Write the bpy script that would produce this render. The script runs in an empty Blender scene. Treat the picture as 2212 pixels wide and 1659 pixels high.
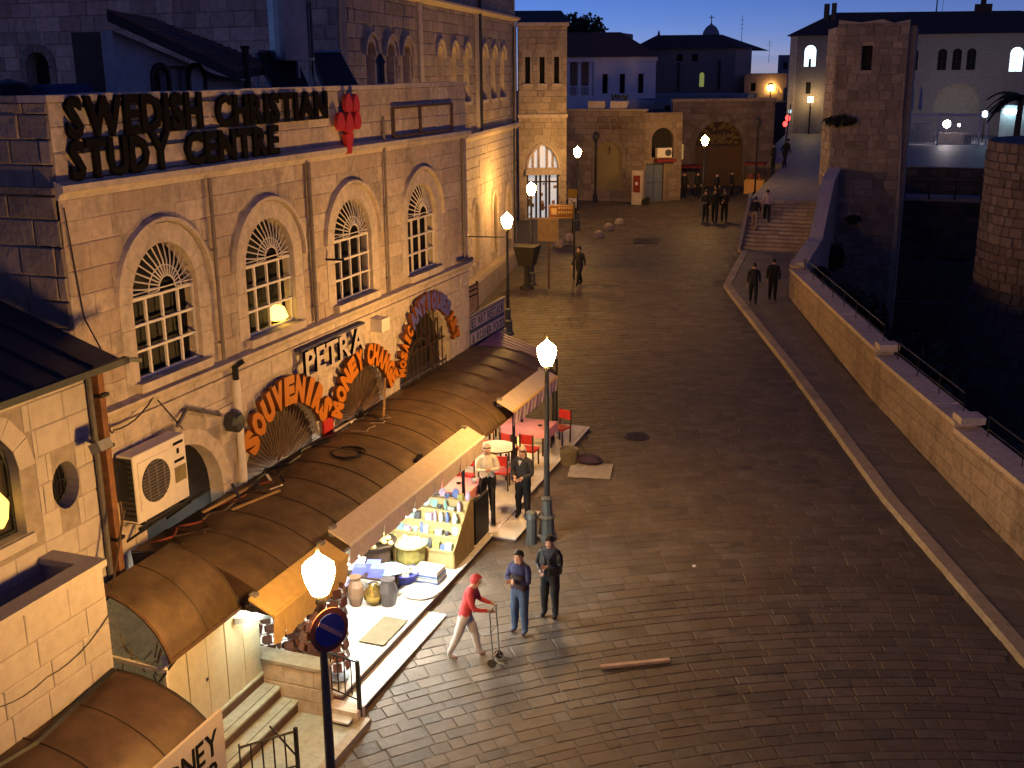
import bpy, bmesh, math, random
from mathutils import Vector, Matrix
from mathutils.geometry import tessellate_polygon
random.seed(7)
R = math.radians
scene = bpy.context.scene
col = scene.collection

# ---------------------------------------------------------------- camera
cam_d = bpy.data.cameras.new('camera'); cam = bpy.data.objects.new('camera', cam_d); col.objects.link(cam)
PITCH, YAW, ROLL = R(15.8), R(20.5), R(0.5)
fw = Vector((-math.sin(YAW)*math.cos(PITCH), math.cos(YAW)*math.cos(PITCH), -math.sin(PITCH)))
rt0 = Vector((math.cos(YAW), math.sin(YAW), 0)); up0 = rt0.cross(fw)
rt = rt0*math.cos(ROLL) - up0*math.sin(ROLL); up = up0*math.cos(ROLL) + rt0*math.sin(ROLL)
cam.matrix_world = Matrix(((rt.x, up.x, -fw.x, 0), (rt.y, up.y, -fw.y, 0), (rt.z, up.z, -fw.z, 10.5), (0, 0, 0, 1)))
cam_d.sensor_width = 36; cam_d.lens = 36*2400/2212; cam_d.clip_end = 2000; cam_d.clip_start = 0.1
scene.camera = cam

# ---------------------------------------------------------------- dusk sky, exposure
world = bpy.data.worlds.new('World'); scene.world = world; world.use_nodes = True
wn = world.node_tree; wn.nodes.clear()
w_out = wn.nodes.new('ShaderNodeOutputWorld'); w_bg = wn.nodes.new('ShaderNodeBackground')
sky = wn.nodes.new('ShaderNodeTexSky'); sky.sky_type = 'NISHITA'; sky.sun_disc = False
sky.sun_elevation = R(-1.0); sky.sun_rotation = R(-70); sky.air_density = 0.3; sky.altitude = 750; sky.ozone_density = 4.0; sky.dust_density = 0.0
w_wb = wn.nodes.new('ShaderNodeMixRGB'); w_wb.blend_type = 'MULTIPLY'; w_wb.inputs[0].default_value = 1.0; w_wb.inputs[2].default_value = (1.35, 0.47, 0.48, 1)   # tungsten white balance
w_bg.inputs['Strength'].default_value = 0.15
wn.links.new(sky.outputs[0], w_wb.inputs[1]); wn.links.new(w_wb.outputs[0], w_bg.inputs[0]); wn.links.new(w_bg.outputs[0], w_out.inputs[0])
scene.view_settings.view_transform = 'Standard'; scene.view_settings.look = 'None'
EXPO = 2.4
scene.view_settings.exposure = EXPO; scene.view_settings.gamma = 1.0; scene.view_settings.use_curve_mapping = False
scene.render.engine = 'CYCLES'
scene.cycles.use_denoising = True
scene.cycles.max_bounces = 6; scene.cycles.diffuse_bounces = 3; scene.cycles.glossy_bounces = 3
scene.cycles.sample_clamp_indirect = 2.0; scene.cycles.caustics_reflective = False; scene.cycles.caustics_refractive = False
LAMP = 560.0                     # globe radiance of the sodium street lamps
SODIUM = (1.0, 0.515, 0.125)

# ---------------------------------------------------------------- ground height of the sloping street
def gz(y):
    z = 0.03*(min(y, 48)-18)
    if y > 48: z += 0.055*(min(y, 80)-48)
    if y > 80: z += 0.01*(y-80)
    return z

# ---------------------------------------------------------------- materials
MATS = {}
def M(name, c, rough=0.85, var=0.25, scale=6.0, bump=0.25, bscale=40.0, metal=0.0, rand=0.0, spec=0.35, stain=0.0, emit=None, es=0.0, tint=None, alpha=None):
    if name in MATS: return MATS[name]
    m = bpy.data.materials.new(name); m.use_nodes = True; nt = m.node_tree; N = nt.nodes; L = nt.links
    b = N['Principled BSDF']
    b.inputs['Roughness'].default_value = rough; b.inputs['Metallic'].default_value = metal
    b.inputs['Specular IOR Level'].default_value = spec
    geo = N.new('ShaderNodeNewGeometry')
    rgb = N.new('ShaderNodeRGB'); rgb.outputs[0].default_value = (*c, 1)
    cur = rgb.outputs[0]
    if var > 0:
        n = N.new('ShaderNodeTexNoise'); n.inputs['Scale'].default_value = scale; n.inputs['Detail'].default_value = 6; n.inputs['Roughness'].default_value = 0.65
        L.new(geo.outputs['Position'], n.inputs['Vector'])
        mr = N.new('ShaderNodeMapRange'); mr.inputs[1].default_value = 0.3; mr.inputs[2].default_value = 0.7
        mr.inputs[3].default_value = 1-var; mr.inputs[4].default_value = 1+var*0.6
        L.new(n.outputs[0], mr.inputs[0])
        hv = N.new('ShaderNodeHueSaturation'); L.new(cur, hv.inputs['Color']); L.new(mr.outputs[0], hv.inputs['Value']); cur = hv.outputs[0]
    if stain > 0:
        n2 = N.new('ShaderNodeTexNoise'); n2.inputs['Scale'].default_value = 1.1; n2.inputs['Detail'].default_value = 8; n2.inputs['Roughness'].default_value = 0.7
        mp = N.new('ShaderNodeMapping'); mp.inputs['Scale'].default_value = (1, 1, 0.35)
        L.new(geo.outputs['Position'], mp.inputs[0]); L.new(mp.outputs[0], n2.inputs['Vector'])
        mr2 = N.new('ShaderNodeMapRange'); mr2.inputs[1].default_value = 0.5; mr2.inputs[2].default_value = 0.72
        mr2.inputs[3].default_value = 1.0; mr2.inputs[4].default_value = 1-stain
        L.new(n2.outputs[0], mr2.inputs[0])
        hv = N.new('ShaderNodeHueSaturation'); L.new(cur, hv.inputs['Color']); L.new(mr2.outputs[0], hv.inputs['Value']); cur = hv.outputs[0]
    if rand > 0:
        oi = N.new('ShaderNodeObjectInfo'); ad = N.new('ShaderNodeMath'); ad.operation = 'ADD'
        L.new(oi.outputs['Random'], ad.inputs[0]); L.new(geo.outputs['Random Per Island'], ad.inputs[1])
        fr = N.new('ShaderNodeMath'); fr.operation = 'FRACT'; L.new(ad.outputs[0], fr.inputs[0])
        mr = N.new('ShaderNodeMapRange'); mr.inputs[3].default_value = 1-rand; mr.inputs[4].default_value = 1+rand*0.7
        L.new(fr.outputs[0], mr.inputs[0])
        hv = N.new('ShaderNodeHueSaturation'); L.new(cur, hv.inputs['Color']); L.new(mr.outputs[0], hv.inputs['Value']); cur = hv.outputs[0]
        if tint:
            f2 = N.new('ShaderNodeMath'); f2.operation = 'MULTIPLY'; f2.inputs[1].default_value = 7.31; L.new(fr.outputs[0], f2.inputs[0])
            f3 = N.new('ShaderNodeMath'); f3.operation = 'FRACT'; L.new(f2.outputs[0], f3.inputs[0])
            f4 = N.new('ShaderNodeMath'); f4.operation = 'MULTIPLY'; f4.inputs[1].default_value = 0.55; L.new(f3.outputs[0], f4.inputs[0])
            mx = N.new('ShaderNodeMixRGB'); mx.inputs[2].default_value = (*tint, 1); L.new(f4.outputs[0], mx.inputs[0]); L.new(cur, mx.inputs[1]); cur = mx.outputs[0]
    L.new(cur, b.inputs['Base Color'])
    if bump > 0:
        nb = N.new('ShaderNodeTexNoise'); nb.inputs['Scale'].default_value = bscale; nb.inputs['Detail'].default_value = 4
        L.new(geo.outputs['Position'], nb.inputs['Vector'])
        bp = N.new('ShaderNodeBump'); bp.inputs['Strength'].default_value = bump; bp.inputs['Distance'].default_value = 0.02
        L.new(nb.outputs[0], bp.inputs['Height']); L.new(bp.outputs[0], b.inputs['Normal'])
    if emit:
        b.inputs['Emission Color'].default_value = (*emit, 1); b.inputs['Emission Strength'].default_value = es/2**EXPO
    MATS[name] = m
    return m

LIME = (0.54, 0.45, 0.37)
stone_a = M('limestone_ashlar', LIME, rand=0.24, stain=0.45, tint=(0.44, 0.32, 0.23), var=0.35, bump=0.7, bscale=18)
stone_w = M('limestone_smooth', (0.56, 0.47, 0.39), stain=0.35, bump=0.3)
mortar = M('lime_mortar', (0.43, 0.36, 0.29), stain=0.3)
stone_p = M('pale_render_block', (0.40, 0.355, 0.335), rand=0.04, var=0.12, stain=0.12, bump=0.2)
mortar_p = M('pale_block_joint', (0.26, 0.22, 0.20))
stone_d = M('weathered_rubble', (0.34, 0.27, 0.21), rand=0.35, stain=0.45, tint=(0.22, 0.18, 0.15), bump=0.8, bscale=12)
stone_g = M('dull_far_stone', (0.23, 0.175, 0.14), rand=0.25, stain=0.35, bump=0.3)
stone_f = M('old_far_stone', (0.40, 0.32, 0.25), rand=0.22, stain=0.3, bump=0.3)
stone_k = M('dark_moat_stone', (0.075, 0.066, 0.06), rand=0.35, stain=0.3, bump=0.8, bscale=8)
paver_m = M('street_paver', (0.118, 0.098, 0.083), rough=0.62, rand=0.26, tint=(0.115, 0.08, 0.05), var=0.45, scale=2.2, stain=0.5, bump=0.5, bscale=9, spec=0.3)
joint_m = M('street_joint', (0.085, 0.071, 0.059), rough=0.75, bump=0.3)
walk_m = M('sidewalk_slab', (0.15, 0.13, 0.115), rough=0.6, rand=0.2, bump=0.3)
kerb_m = M('kerb_stone', (0.36, 0.30, 0.23), rough=0.7, rand=0.15)
metal_roof = M('rusty_brown_sheet', (0.15, 0.098, 0.05), rough=0.55, metal=0.25, var=0.4, scale=2.5, stain=0.5, bump=0.15, bscale=5)
rust_roof = M('red_brown_sheet', (0.085, 0.05, 0.037), rough=0.5, metal=0.2, var=0.35, scale=3, stain=0.4, bump=0.1)
dark_metal = M('dark_sheet_metal', (0.05, 0.055, 0.06), rough=0.45, metal=0.3, var=0.2)
iron = M('black_iron', (0.018, 0.018, 0.02), rough=0.5, metal=0.4, var=0.1, bump=0)
lamp_grey = M('grey_lamp_paint', (0.10, 0.11, 0.11), rough=0.5, metal=0.3, var=0.15, bump=0.05)
white_paint = M('white_paint', (0.72, 0.66, 0.60), rough=0.55, var=0.1, bump=0.05)
glass_d = M('dark_window_glass', (0.012, 0.011, 0.012), rough=0.5, var=0.0, bump=0, spec=0.08)
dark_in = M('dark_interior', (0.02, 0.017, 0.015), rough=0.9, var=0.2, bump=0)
wood_d = M('dark_wood', (0.06, 0.035, 0.022), rough=0.6, var=0.3, scale=14)
wood_y = M('yellow_wood', (0.40, 0.32, 0.15), rough=0.5, var=0.15, scale=10)
panel_w = M('cream_board', (0.55, 0.50, 0.36), rough=0.5, var=0.12)
tile_w = M('white_floor_tile', (0.56, 0.54, 0.50), rough=0.3, var=0.08, rand=0.06, bump=0.02)
brown_stone = M('brown_riser', (0.12, 0.07, 0.05), rough=0.6)
step_m = M('grey_green_tread', (0.42, 0.42, 0.36), rough=0.5, var=0.25, scale=9)
letter_k = M('black_letter', (0.008, 0.007, 0.008), rough=0.9, spec=0.08, var=0.2, bump=0.1)
letter_o = M('orange_letter', (0.52, 0.17, 0.015), rough=0.4, var=0.12, bump=0)
letter_s = M('side_brown_letter', (0.16, 0.05, 0.015), rough=0.5, var=0.1, bump=0)
letter_w = M('pale_metal_letter', (0.55, 0.48, 0.45), rough=0.35, metal=0.2, var=0.15, bump=0)
letter_b = M('blue_letter', (0.10, 0.10, 0.34), rough=0.4, var=0.2, bump=0)
red_m = M('red_enamel', (0.50, 0.035, 0.03), rough=0.4, var=0.1, bump=0)
sign_blue = M('sign_blue', (0.03, 0.05, 0.30), rough=0.4, var=0.08, bump=0)
sign_red = M('sign_red', (0.20, 0.065, 0.055), rough=0.4, var=0.08, bump=0)
pink_m = M('pink_cloth', (0.72, 0.30, 0.30), rough=0.8, var=0.1)
white_cloth = M('white_cloth', (0.75, 0.70, 0.62), rough=0.8, var=0.08)
orange_cloth = M('beige_awning_cloth', (0.62, 0.42, 0.15), rough=0.8, var=0.15)
awn_cloth = M('pale_awning_cloth', (0.60, 0.50, 0.42), rough=0.75, var=0.12)
purple_m = M('purple_sheet', (0.26, 0.13, 0.26), rough=0.6, var=0.15)
purple_w = M('pale_stripe_cloth', (0.62, 0.50, 0.52), rough=0.8, var=0.1)
roof_tile = M('red_clay_tile', (0.13, 0.065, 0.05), rough=0.8, rand=0.3, var=0.3)
roof_dark = M('dark_clay_tile', (0.07, 0.045, 0.04), rough=0.85, var=0.3, bump=0.4, bscale=6)
blue_wall = M('blue_grey_plaster', (0.30, 0.36, 0.40), var=0.2, stain=0.3)
white_wall = M('white_plaster', (0.78, 0.74, 0.73), var=0.1, stain=0.15)
steel = M('galvanised_steel', (0.22, 0.24, 0.26), rough=0.35, metal=0.7, var=0.25, scale=3, bump=0.05)
solar = M('solar_glass', (0.010, 0.011, 0.014), rough=0.55, var=0.0, bump=0, spec=0.1)
globe_dim = M('lit_globe_dim', (0.8, 0.8, 0.7), var=0, bump=0, emit=SODIUM, es=LAMP*0.55)
globe_m = M('lit_globe', (0.8, 0.8, 0.7), var=0, bump=0, emit=SODIUM, es=LAMP)
amber_lit = M('amber_lampshade', (0.8, 0.6, 0.3), var=0, bump=0, emit=(1.0, 0.55, 0.08), es=3.0)
tube_lit = M('assumed_cool_tube', (0.8, 0.8, 0.8), var=0, bump=0, emit=(1.0, 0.99, 0.86), es=200.0)
tube_warm = M('assumed_warm_tube', (0.8, 0.8, 0.8), var=0, bump=0, emit=(1.0, 0.66, 0.42), es=300.0)
tube_green = M('assumed_greenish_tube', (0.8, 0.8, 0.8), var=0, bump=0, emit=(0.85, 1.0, 0.75), es=420.0)
blue_lit = M('lit_blue_window', (0.8, 0.8, 0.8), var=0, bump=0, emit=(0.62, 0.85, 1.0), es=2.6)
shop_lit = M('lit_shop_glass', (0.6, 0.6, 0.6), var=0, bump=0, emit=(0.75, 0.88, 1.0), es=0.40)
flood_lit = M('flood_lamp', (0.8, 0.8, 0.8), var=0, bump=0, emit=(1.0, 0.86, 0.85), es=100.0)
cool_lit = M('cool_wall_lamp', (0.8, 0.8, 0.8), var=0, bump=0, emit=(0.55, 0.85, 1.0), es=15.0)
green_lit = M('green_lit_window', (0.5, 0.5, 0.3), var=0, bump=0, emit=(0.5, 0.55, 0.12), es=0.35)
red_lit = M('red_neon', (0.8, 0.2, 0.2), var=0, bump=0, emit=(1.0, 0.05, 0.04), es=4.0)
teal_lit = M('pale_neon', (0.8, 0.8, 0.8), var=0, bump=0, emit=(0.6, 0.9, 0.9), es=1.0)
foliage = M('dark_foliage', (0.035, 0.042, 0.025), rough=0.7, rand=0.5, var=0.3, bump=0)
bark = M('bark', (0.07, 0.05, 0.035), rough=0.9)
skin_m = M('skin', (0.46, 0.27, 0.19), rough=0.55, var=0.08, bump=0)
hair_k = M('dark_hair', (0.015, 0.012, 0.010), rough=0.6, var=0.2, bump=0.3)
hair_g = M('grey_hair', (0.38, 0.35, 0.33), rough=0.7, var=0.2, bump=0.3)
gold = M('polished_brass', (0.55, 0.38, 0.10), rough=0.25, metal=0.9, var=0.1, bump=0)
def cloth(n, c, r=0.8): return M('cloth_'+n, c, rough=r, var=0.2, scale=12, bump=0.3, bscale=30)

# ---------------------------------------------------------------- mesh helpers
class MB:
    def __init__(s): s.v = []; s.f = []; s.m = []
    def add(s, vs, fs, m=0):
        o = len(s.v); s.v.extend(tuple(v) for v in vs)
        for f in fs: s.f.append(tuple(i+o for i in f)); s.m.append(m)
        return s
    def obox(s, c, ax, ay, az, m=0):
        c, ax, ay, az = Vector(c), Vector(ax), Vector(ay), Vector(az)
        vs = [c+ax*i+ay*j+az*k for k in (-1, 1) for j in (-1, 1) for i in (-1, 1)]
        return s.add(vs, [(0, 2, 3, 1), (4, 5, 7, 6), (0, 1, 5, 4), (2, 6, 7, 3), (0, 4, 6, 2), (1, 3, 7, 5)], m)
    def box(s, x0, x1, y0, y1, z0, z1, m=0):
        return s.obox(((x0+x1)/2, (y0+y1)/2, (z0+z1)/2), ((x1-x0)/2, 0, 0), (0, (y1-y0)/2, 0), (0, 0, (z1-z0)/2), m)
    def bar(s, p, q, w, h=None, m=0):
        p, q = Vector(p), Vector(q); d = (q-p)
        if d.length < 1e-6: return s
        h = h or w; n = d.normalized(); a = n.cross(Vector((0, 0, 1)))
        if a.length < 1e-3: a = Vector((1, 0, 0))
        a.normalize(); b = a.cross(n)
        return s.obox((p+q)/2, d/2, a*w/2, b*h/2, m)
    def cyl(s, p, q, r0, r1=None, n=10, m=0, caps=True):
        p, q = Vector(p), Vector(q); r1 = r0 if r1 is None else r1
        d = (q-p).normalized(); a = d.cross(Vector((0, 0, 1)))
        if a.length < 1e-3: a = Vector((1, 0, 0))
        a.normalize(); b = d.cross(a)
        vs = []
        for i in range(n):
            t = 2*math.pi*i/n; e = a*math.cos(t)+b*math.sin(t); vs += [p+e*r0, q+e*r1]
        fs = [(2*i, 2*i+1, (2*i+3) % (2*n), (2*i+2) % (2*n)) for i in range(n)]
        if caps: fs += [tuple(2*i for i in range(n)), tuple(2*i+1 for i in reversed(range(n)))]
        return s.add(vs, fs, m)
    def lathe(s, prof, c=(0, 0, 0), n=14, m=0):
        c = Vector(c); k = len(prof); vs = []
        for i in range(n):
            t = 2*math.pi*i/n
            for r, z in prof: vs.append(c+Vector((r*math.cos(t), r*math.sin(t), z)))
        fs = []
        for i in range(n):
            j = (i+1) % n
            for a in range(k-1): fs.append((i*k+a, j*k+a, j*k+a+1, i*k+a+1))
        fs.append(tuple(i*k for i in reversed(range(n)))); fs.append(tuple(i*k+k-1 for i in range(n)))
        return s.add(vs, fs, m)
    def tube(s, pts, r, n=6, m=0):
        pts = [Vector(p) for p in pts]; vs = []
        for i, p in enumerate(pts):
            d = (pts[min(i+1, len(pts)-1)]-pts[max(i-1, 0)]).normalized(); a = d.cross(Vector((0.13, 0.27, 0.95)))
            if a.length < 1e-3: a = Vector((1, 0, 0))
            a.normalize(); b = d.cross(a)
            rr = r[i] if isinstance(r, (list, tuple)) else r
            for k in range(n):
                t = 2*math.pi*k/n; vs.append(p+(a*math.cos(t)+b*math.sin(t))*rr)
        fs = []
        for i in range(len(pts)-1):
            for k in range(n): fs.append((i*n+k, i*n+(k+1) % n, (i+1)*n+(k+1) % n, (i+1)*n+k))
        fs.append(tuple(reversed(range(n)))); fs.append(tuple((len(pts)-1)*n+k for k in range(n)))
        return s.add(vs, fs, m)
    def poly(s, pts, m=0): return s.add(pts, [tuple(range(len(pts)))], m)
    def extrude(s, pts, d, m=0):              # closed outline pushed along d
        n = len(pts); d = Vector(d); a = [Vector(p) for p in pts]
        s.add(a+[p+d for p in a], [tuple(reversed(range(n))), tuple(range(n, 2*n))]+[(i, (i+1) % n, n+(i+1) % n, n+i) for i in range(n)], m)
        return s
    def ball(s, c, rx, ry=None, rz=None, n=10, m=0):
        ry = ry or rx; rz = rz or rx; c = Vector(c); h = max(4, n//2); vs = []; fs = []
        for i in range(h+1):
            t = math.pi*i/h
            for k in range(n):
                p = 2*math.pi*k/n; vs.append(c+Vector((rx*math.sin(t)*math.cos(p), ry*math.sin(t)*math.sin(p), rz*math.cos(t))))
        for i in range(h):
            for k in range(n): fs.append((i*n+k, (i+1)*n+k, (i+1)*n+(k+1) % n, i*n+(k+1) % n))
        return s.add(vs, fs, m)

WLOC = {}
def wloc(o):
    v = Vector((0, 0, 0))
    while o is not None: v = v + o.location; o = o.parent
    return v
def put(o, parent=None):
    col.objects.link(o)
    if parent is not None: o.parent = parent
    return o
def obj(name, mb, mats, parent=None, smooth=False, local=False):
    off = wloc(parent) if (parent is not None and not local) else Vector((0, 0, 0))
    me = bpy.data.meshes.new(name)
    me.from_pydata([(v[0]-off.x, v[1]-off.y, v[2]-off.z) for v in mb.v], [], mb.f)
    if not isinstance(mats, (list, tuple)): mats = [mats]
    for m in mats: me.materials.append(m)
    if len(mats) > 1: me.polygons.foreach_set('material_index', mb.m)
    bm = bmesh.new(); bm.from_mesh(me); bmesh.ops.recalc_face_normals(bm, faces=bm.faces); bm.to_mesh(me); bm.free()
    if smooth: me.polygons.foreach_set('use_smooth', [True]*len(me.polygons))
    return put(bpy.data.objects.new(name, me), parent)
def tag(o, label, cat=None, group=None, kind=None):
    if label: o['label'] = label
    if cat: o['category'] = cat
    if group: o['group'] = group
    if kind: o['kind'] = kind
    return o
def thing(name, label, cat, loc=(0, 0, 0), group=None, kind=None):
    o = bpy.data.objects.new(name, None); o.location = loc; o.empty_display_size = 0.2; col.objects.link(o)
    return tag(o, label, cat, group, kind)
def dup(root, loc, rotz=0.0, label=None, scale=None):
    def cp(o, par):
        c = o.copy(); col.objects.link(c)
        if par is not None: c.parent = par
        for ch in list(o.children): cp(ch, c)
        return c
    c = cp(root, None); c.location = loc; c.rotation_euler = (0, 0, rotz)
    if scale: c.scale = (scale, scale, scale)
    if label: c['label'] = label
    return c
def struct(name, mb, m, label=None):
    o = obj(name, mb, m); o['kind'] = 'structure'
    if label: o['label'] = label
    return o

# vertical wall frames: s along u, d outwards, z up
class Fr:
    def __init__(s, x, y, ux, uy):
        l = math.hypot(ux, uy); s.x, s.y, s.ux, s.uy = x, y, ux/l, uy/l; s.nx, s.ny = s.uy, -s.ux
    def p(s, a, d, z): return Vector((s.x+s.ux*a+s.nx*d, s.y+s.uy*a+s.ny*d, z))
    def n(s): return Vector((s.nx, s.ny, 0))
    def u(s): return Vector((s.ux, s.uy, 0))
    def ang(s): return math.atan2(s.uy, s.ux)
def Op(c, w, z0, zs, kind='arch', ring=0.0, depth=0.25):
    return dict(c=c, w=w, z0=z0, zs=zs, kind=kind, ring=ring, depth=depth)
def op_outline(o, g=0.0, n=12):
    c, w = o['c'], o['w']+g
    if o['kind'] == 'rect': return [(c-w, o['z0']-g), (c+w, o['z0']-g), (c+w, o['zs']+g), (c-w, o['zs']+g)]
    if o['kind'] == 'oval':
        h = (o['zs']-o['z0'])/2+g; zc = (o['zs']+o['z0'])/2
        return [(c+w*math.cos(2*math.pi*i/20), zc+h*math.sin(2*math.pi*i/20)) for i in range(20)]
    pts = [(c-w, o['z0']), (c+w, o['z0'])]
    if o['kind'] == 'arch':
        for i in range(n+1): t = math.pi*i/n; pts.append((c+w*math.cos(t), o['zs']+w*math.sin(t)))
    else:                                     # pointed
        Rr = 1.6*w; h = n//2
        tm = math.acos((Rr-w)/Rr)
        for i in range(h+1): t = tm*i/h; pts.append((c+w-Rr+Rr*math.cos(t), o['zs']+Rr*math.sin(t)))
        for i in range(h-1, -1, -1): t = tm*i/h; pts.append((c-w+Rr-Rr*math.cos(t), o['zs']+Rr*math.sin(t)))
    return pts
def op_top(o):
    if o['kind'] in ('rect', 'oval'): return o['zs']
    return max(z for _, z in op_outline(o))
def op_half(o, za, zb):                       # widest half width of opening plus ring inside the course za..zb
    w = o['w']+o['ring']
    if o['kind'] == 'rect':
        return w if (zb > o['z0']-0.02 and za < o['zs']+o['ring']) else 0
    if o['kind'] == 'oval':
        zc = (o['zs']+o['z0'])/2; h = (o['zs']-o['z0'])/2+o['ring']
        dz = 0 if za <= zc <= zb else min(abs(za-zc), abs(zb-zc))
        return w*math.sqrt(1-(dz/h)**2) if dz < h else 0
    if zb <= o['z0']+0.01: return 0
    if za < o['zs']: return w
    best = 0
    dz = za-o['zs']
    if o['kind'] == 'arch': return math.sqrt(w*w-dz*dz) if dz < w else 0
    Rr = 1.6*w
    return max(0, w-Rr+math.sqrt(Rr*Rr-dz*dz)) if dz < Rr else 0
def wall_panel(name, parent, fr, s0, s1, z0, z1, ops, m, th=0.4, top=None, rm=None):
    mb = MB(); outl = [(s0, z0), (s1, z0), (s1, z1), (s0, z1)] if top is None else top
    loops = [outl]+[op_outline(o) for o in ops]
    flat = [p for l in loops for p in l]
    tris = tessellate_polygon([[Vector((a, b, 0)) for a, b in l] for l in loops])
    mb.add([fr.p(a, 0, b) for a, b in flat], [tuple(t) for t in tris])
    n = len(outl)
    mb.add([fr.p(a, 0, b) for a, b in outl]+[fr.p(a, -th, b) for a, b in outl], [(i, (i+1) % n, n+(i+1) % n, n+i) for i in range(n)]+[tuple(range(2*n-1, n-1, -1))])
    for o in ops:
        l = op_outline(o); k = len(l); d = o['depth']
        mb.add([fr.p(a, 0, b) for a, b in l]+[fr.p(a, -d, b) for a, b in l], [(i, (i+1) % k, k+(i+1) % k, k+i) for i in range(k)], 1)
    me = obj(name, mb, [m, rm or m], parent)
    return me
UNIT = []
def unit_stone(m):
    key = m.name
    for k, l in UNIT:
        if k == key: return l
    l = []
    rr = random.Random(3)
    for v in range(5):
        mb = MB(); stone_geo(mb, lambda a, d, z: Vector((a, -d, z)), -0.5, 0.5, -0.5, 0.5, 1.0, rr, rel=True)
        me = bpy.data.meshes.new('stone'); me.from_pydata(mb.v, [], mb.f); me.materials.append(m); l.append(me)
    UNIT.append((key, l)); return l
def stone_geo(mb, P, s0, s1, z0, z1, d, rr, rel=False):
    bs, bz = ((0.03, 0.06) if rel else (min(0.02, (s1-s0)*0.1), 0.02))
    j = (lambda: rr.uniform(-0.25, 0.25))
    q = [P(s0, 0, z0), P(s1, 0, z0), P(s1, 0, z1), P(s0, 0, z1)]
    e = [P(s0+bs*0.2, d*0.6, z0+bz*0.2), P(s1-bs*0.2, d*0.6, z0+bz*0.2), P(s1-bs*0.2, d*0.6, z1-bz*0.2), P(s0+bs*0.2, d*0.6, z1-bz*0.2)]
    f = [P(s0+bs, d*(1+j()), z0+bz), P(s1-bs, d*(1+j()), z0+bz), P(s1-bs, d*(1+j()), z1-bz), P(s0+bs, d*(1+j()), z1-bz)]
    fs = [(8, 9, 10, 11)]
    for i in range(4): k = (i+1) % 4; fs += [(i, k, 4+k, 4+i), (4+i, 4+k, 8+k, 8+i)]
    mb.add(q+e+f, fs)
def ashlar(parent, fr, s0, s1, z0, z1, ops, h, lr, m, singles=300, dep=0.025, gap=0.012, seed=1, top=None, name='stone', hj=0.12):
    rr = random.Random(seed); st = []
    z = z0
    while z < z1-0.08:
        hh = h*(1+rr.uniform(-hj, hj)); zb = min(z+hh, z1)
        if z1-zb < 0.1: zb = z1
        s = s0-rr.uniform(0, lr[0]) ; first = True
        while s < s1-0.02:
            ln = rr.uniform(*lr); a, b = max(s, s0), min(s+ln, s1)
            s += ln
            if b-a < 0.06: continue
            segs = [(a, b)]
            for o in ops:
                w = op_half(o, z, zb)
                if w <= 0: continue
                lo, hi = o['c']-w, o['c']+w; ns = []
                for p, q in segs:
                    if q <= lo or p >= hi: ns.append((p, q))
                    else:
                        if lo-p > 0.07: ns.append((p, lo))
                        if q-hi > 0.07: ns.append((hi, q))
                segs = ns
            for p, q in segs: st.append((p+gap/2, q-gap/2, z+gap/2, zb-gap/2))
        z = zb
    if top is not None: st = [t for t in st if top((t[0]+t[1])/2, t[3])]
    st.sort(key=lambda t: -((t[1]-t[0])*(t[3]-t[2]))/((fr.p(t[0], 0, t[2])-Vector((0, 0, 10.5))).length_squared))
    us = unit_stone(m); off = wloc(parent); rot = fr.ang()
    for a, b, c, d in st[:singles]:
        o = bpy.data.objects.new(name, us[rr.randrange(5)]); o.parent = parent
        o.location = fr.p((a+b)/2, 0, (c+d)/2)-off; o.rotation_euler = (0, 0, rot); o.scale = (b-a, dep*rr.uniform(0.7, 1.3), d-c)
        col.objects.link(o)
    rest = st[singles:]
    if rest:
        mb = MB()
        for a, b, c, d in rest: stone_geo(mb, fr.p, a, b, c, d, dep*rr.uniform(0.7, 1.3), rr)
        o = obj('masonry', mb, m, parent); o['kind'] = 'stuff'
    return st
def arch_ring(mb, fr, o, rw, d0, d1, n=11, gap=0.02, m=0, legs=False):
    c, zs, w = o['c'], o['zs'], o['w']
    for i in range(n):
        a0 = math.pi*i/n+gap/2/(w+rw); a1 = math.pi*(i+1)/n-gap/2/(w+rw)
        P = []
        for d in (d0, d1):
            for r, a in ((w, a0), (w+rw, a0), (w+rw, a1), (w, a1)): P.append(fr.p(c+r*math.cos(a), d, zs+r*math.sin(a)))
        mb.add(P, [(0, 3, 2, 1), (4, 5, 6, 7), (0, 1, 5, 4), (1, 2, 6, 5), (2, 3, 7, 6), (3, 0, 4, 7)], m)
    if legs:
        for sg in (-1, 1):
            z = o['z0']
            while z < zs-0.02:
                zb = min(z+0.36, zs); mb.obox(fr.p(c+sg*(w+rw/2), (d0+d1)/2, (z+zb)/2), fr.u()*rw/2, fr.n()*(d1-d0)/2, (0, 0, (zb-z)/2-gap/2), m); z = zb
def fbox(mb, fr, s0, s1, d0, d1, z0, z1, m=0):
    mb.obox(fr.p((s0+s1)/2, (d0+d1)/2, (z0+z1)/2), fr.u()*(s1-s0)/2, fr.n()*(d1-d0)/2, (0, 0, (z1-z0)/2), m)
def pane_of(name, parent, fr, o, d, m, inset=0.0):
    mb = MB(); mb.poly([fr.p(a, d, b) for a, b in op_outline(o, -inset)]); return obj(name, mb, m, parent)

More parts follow.
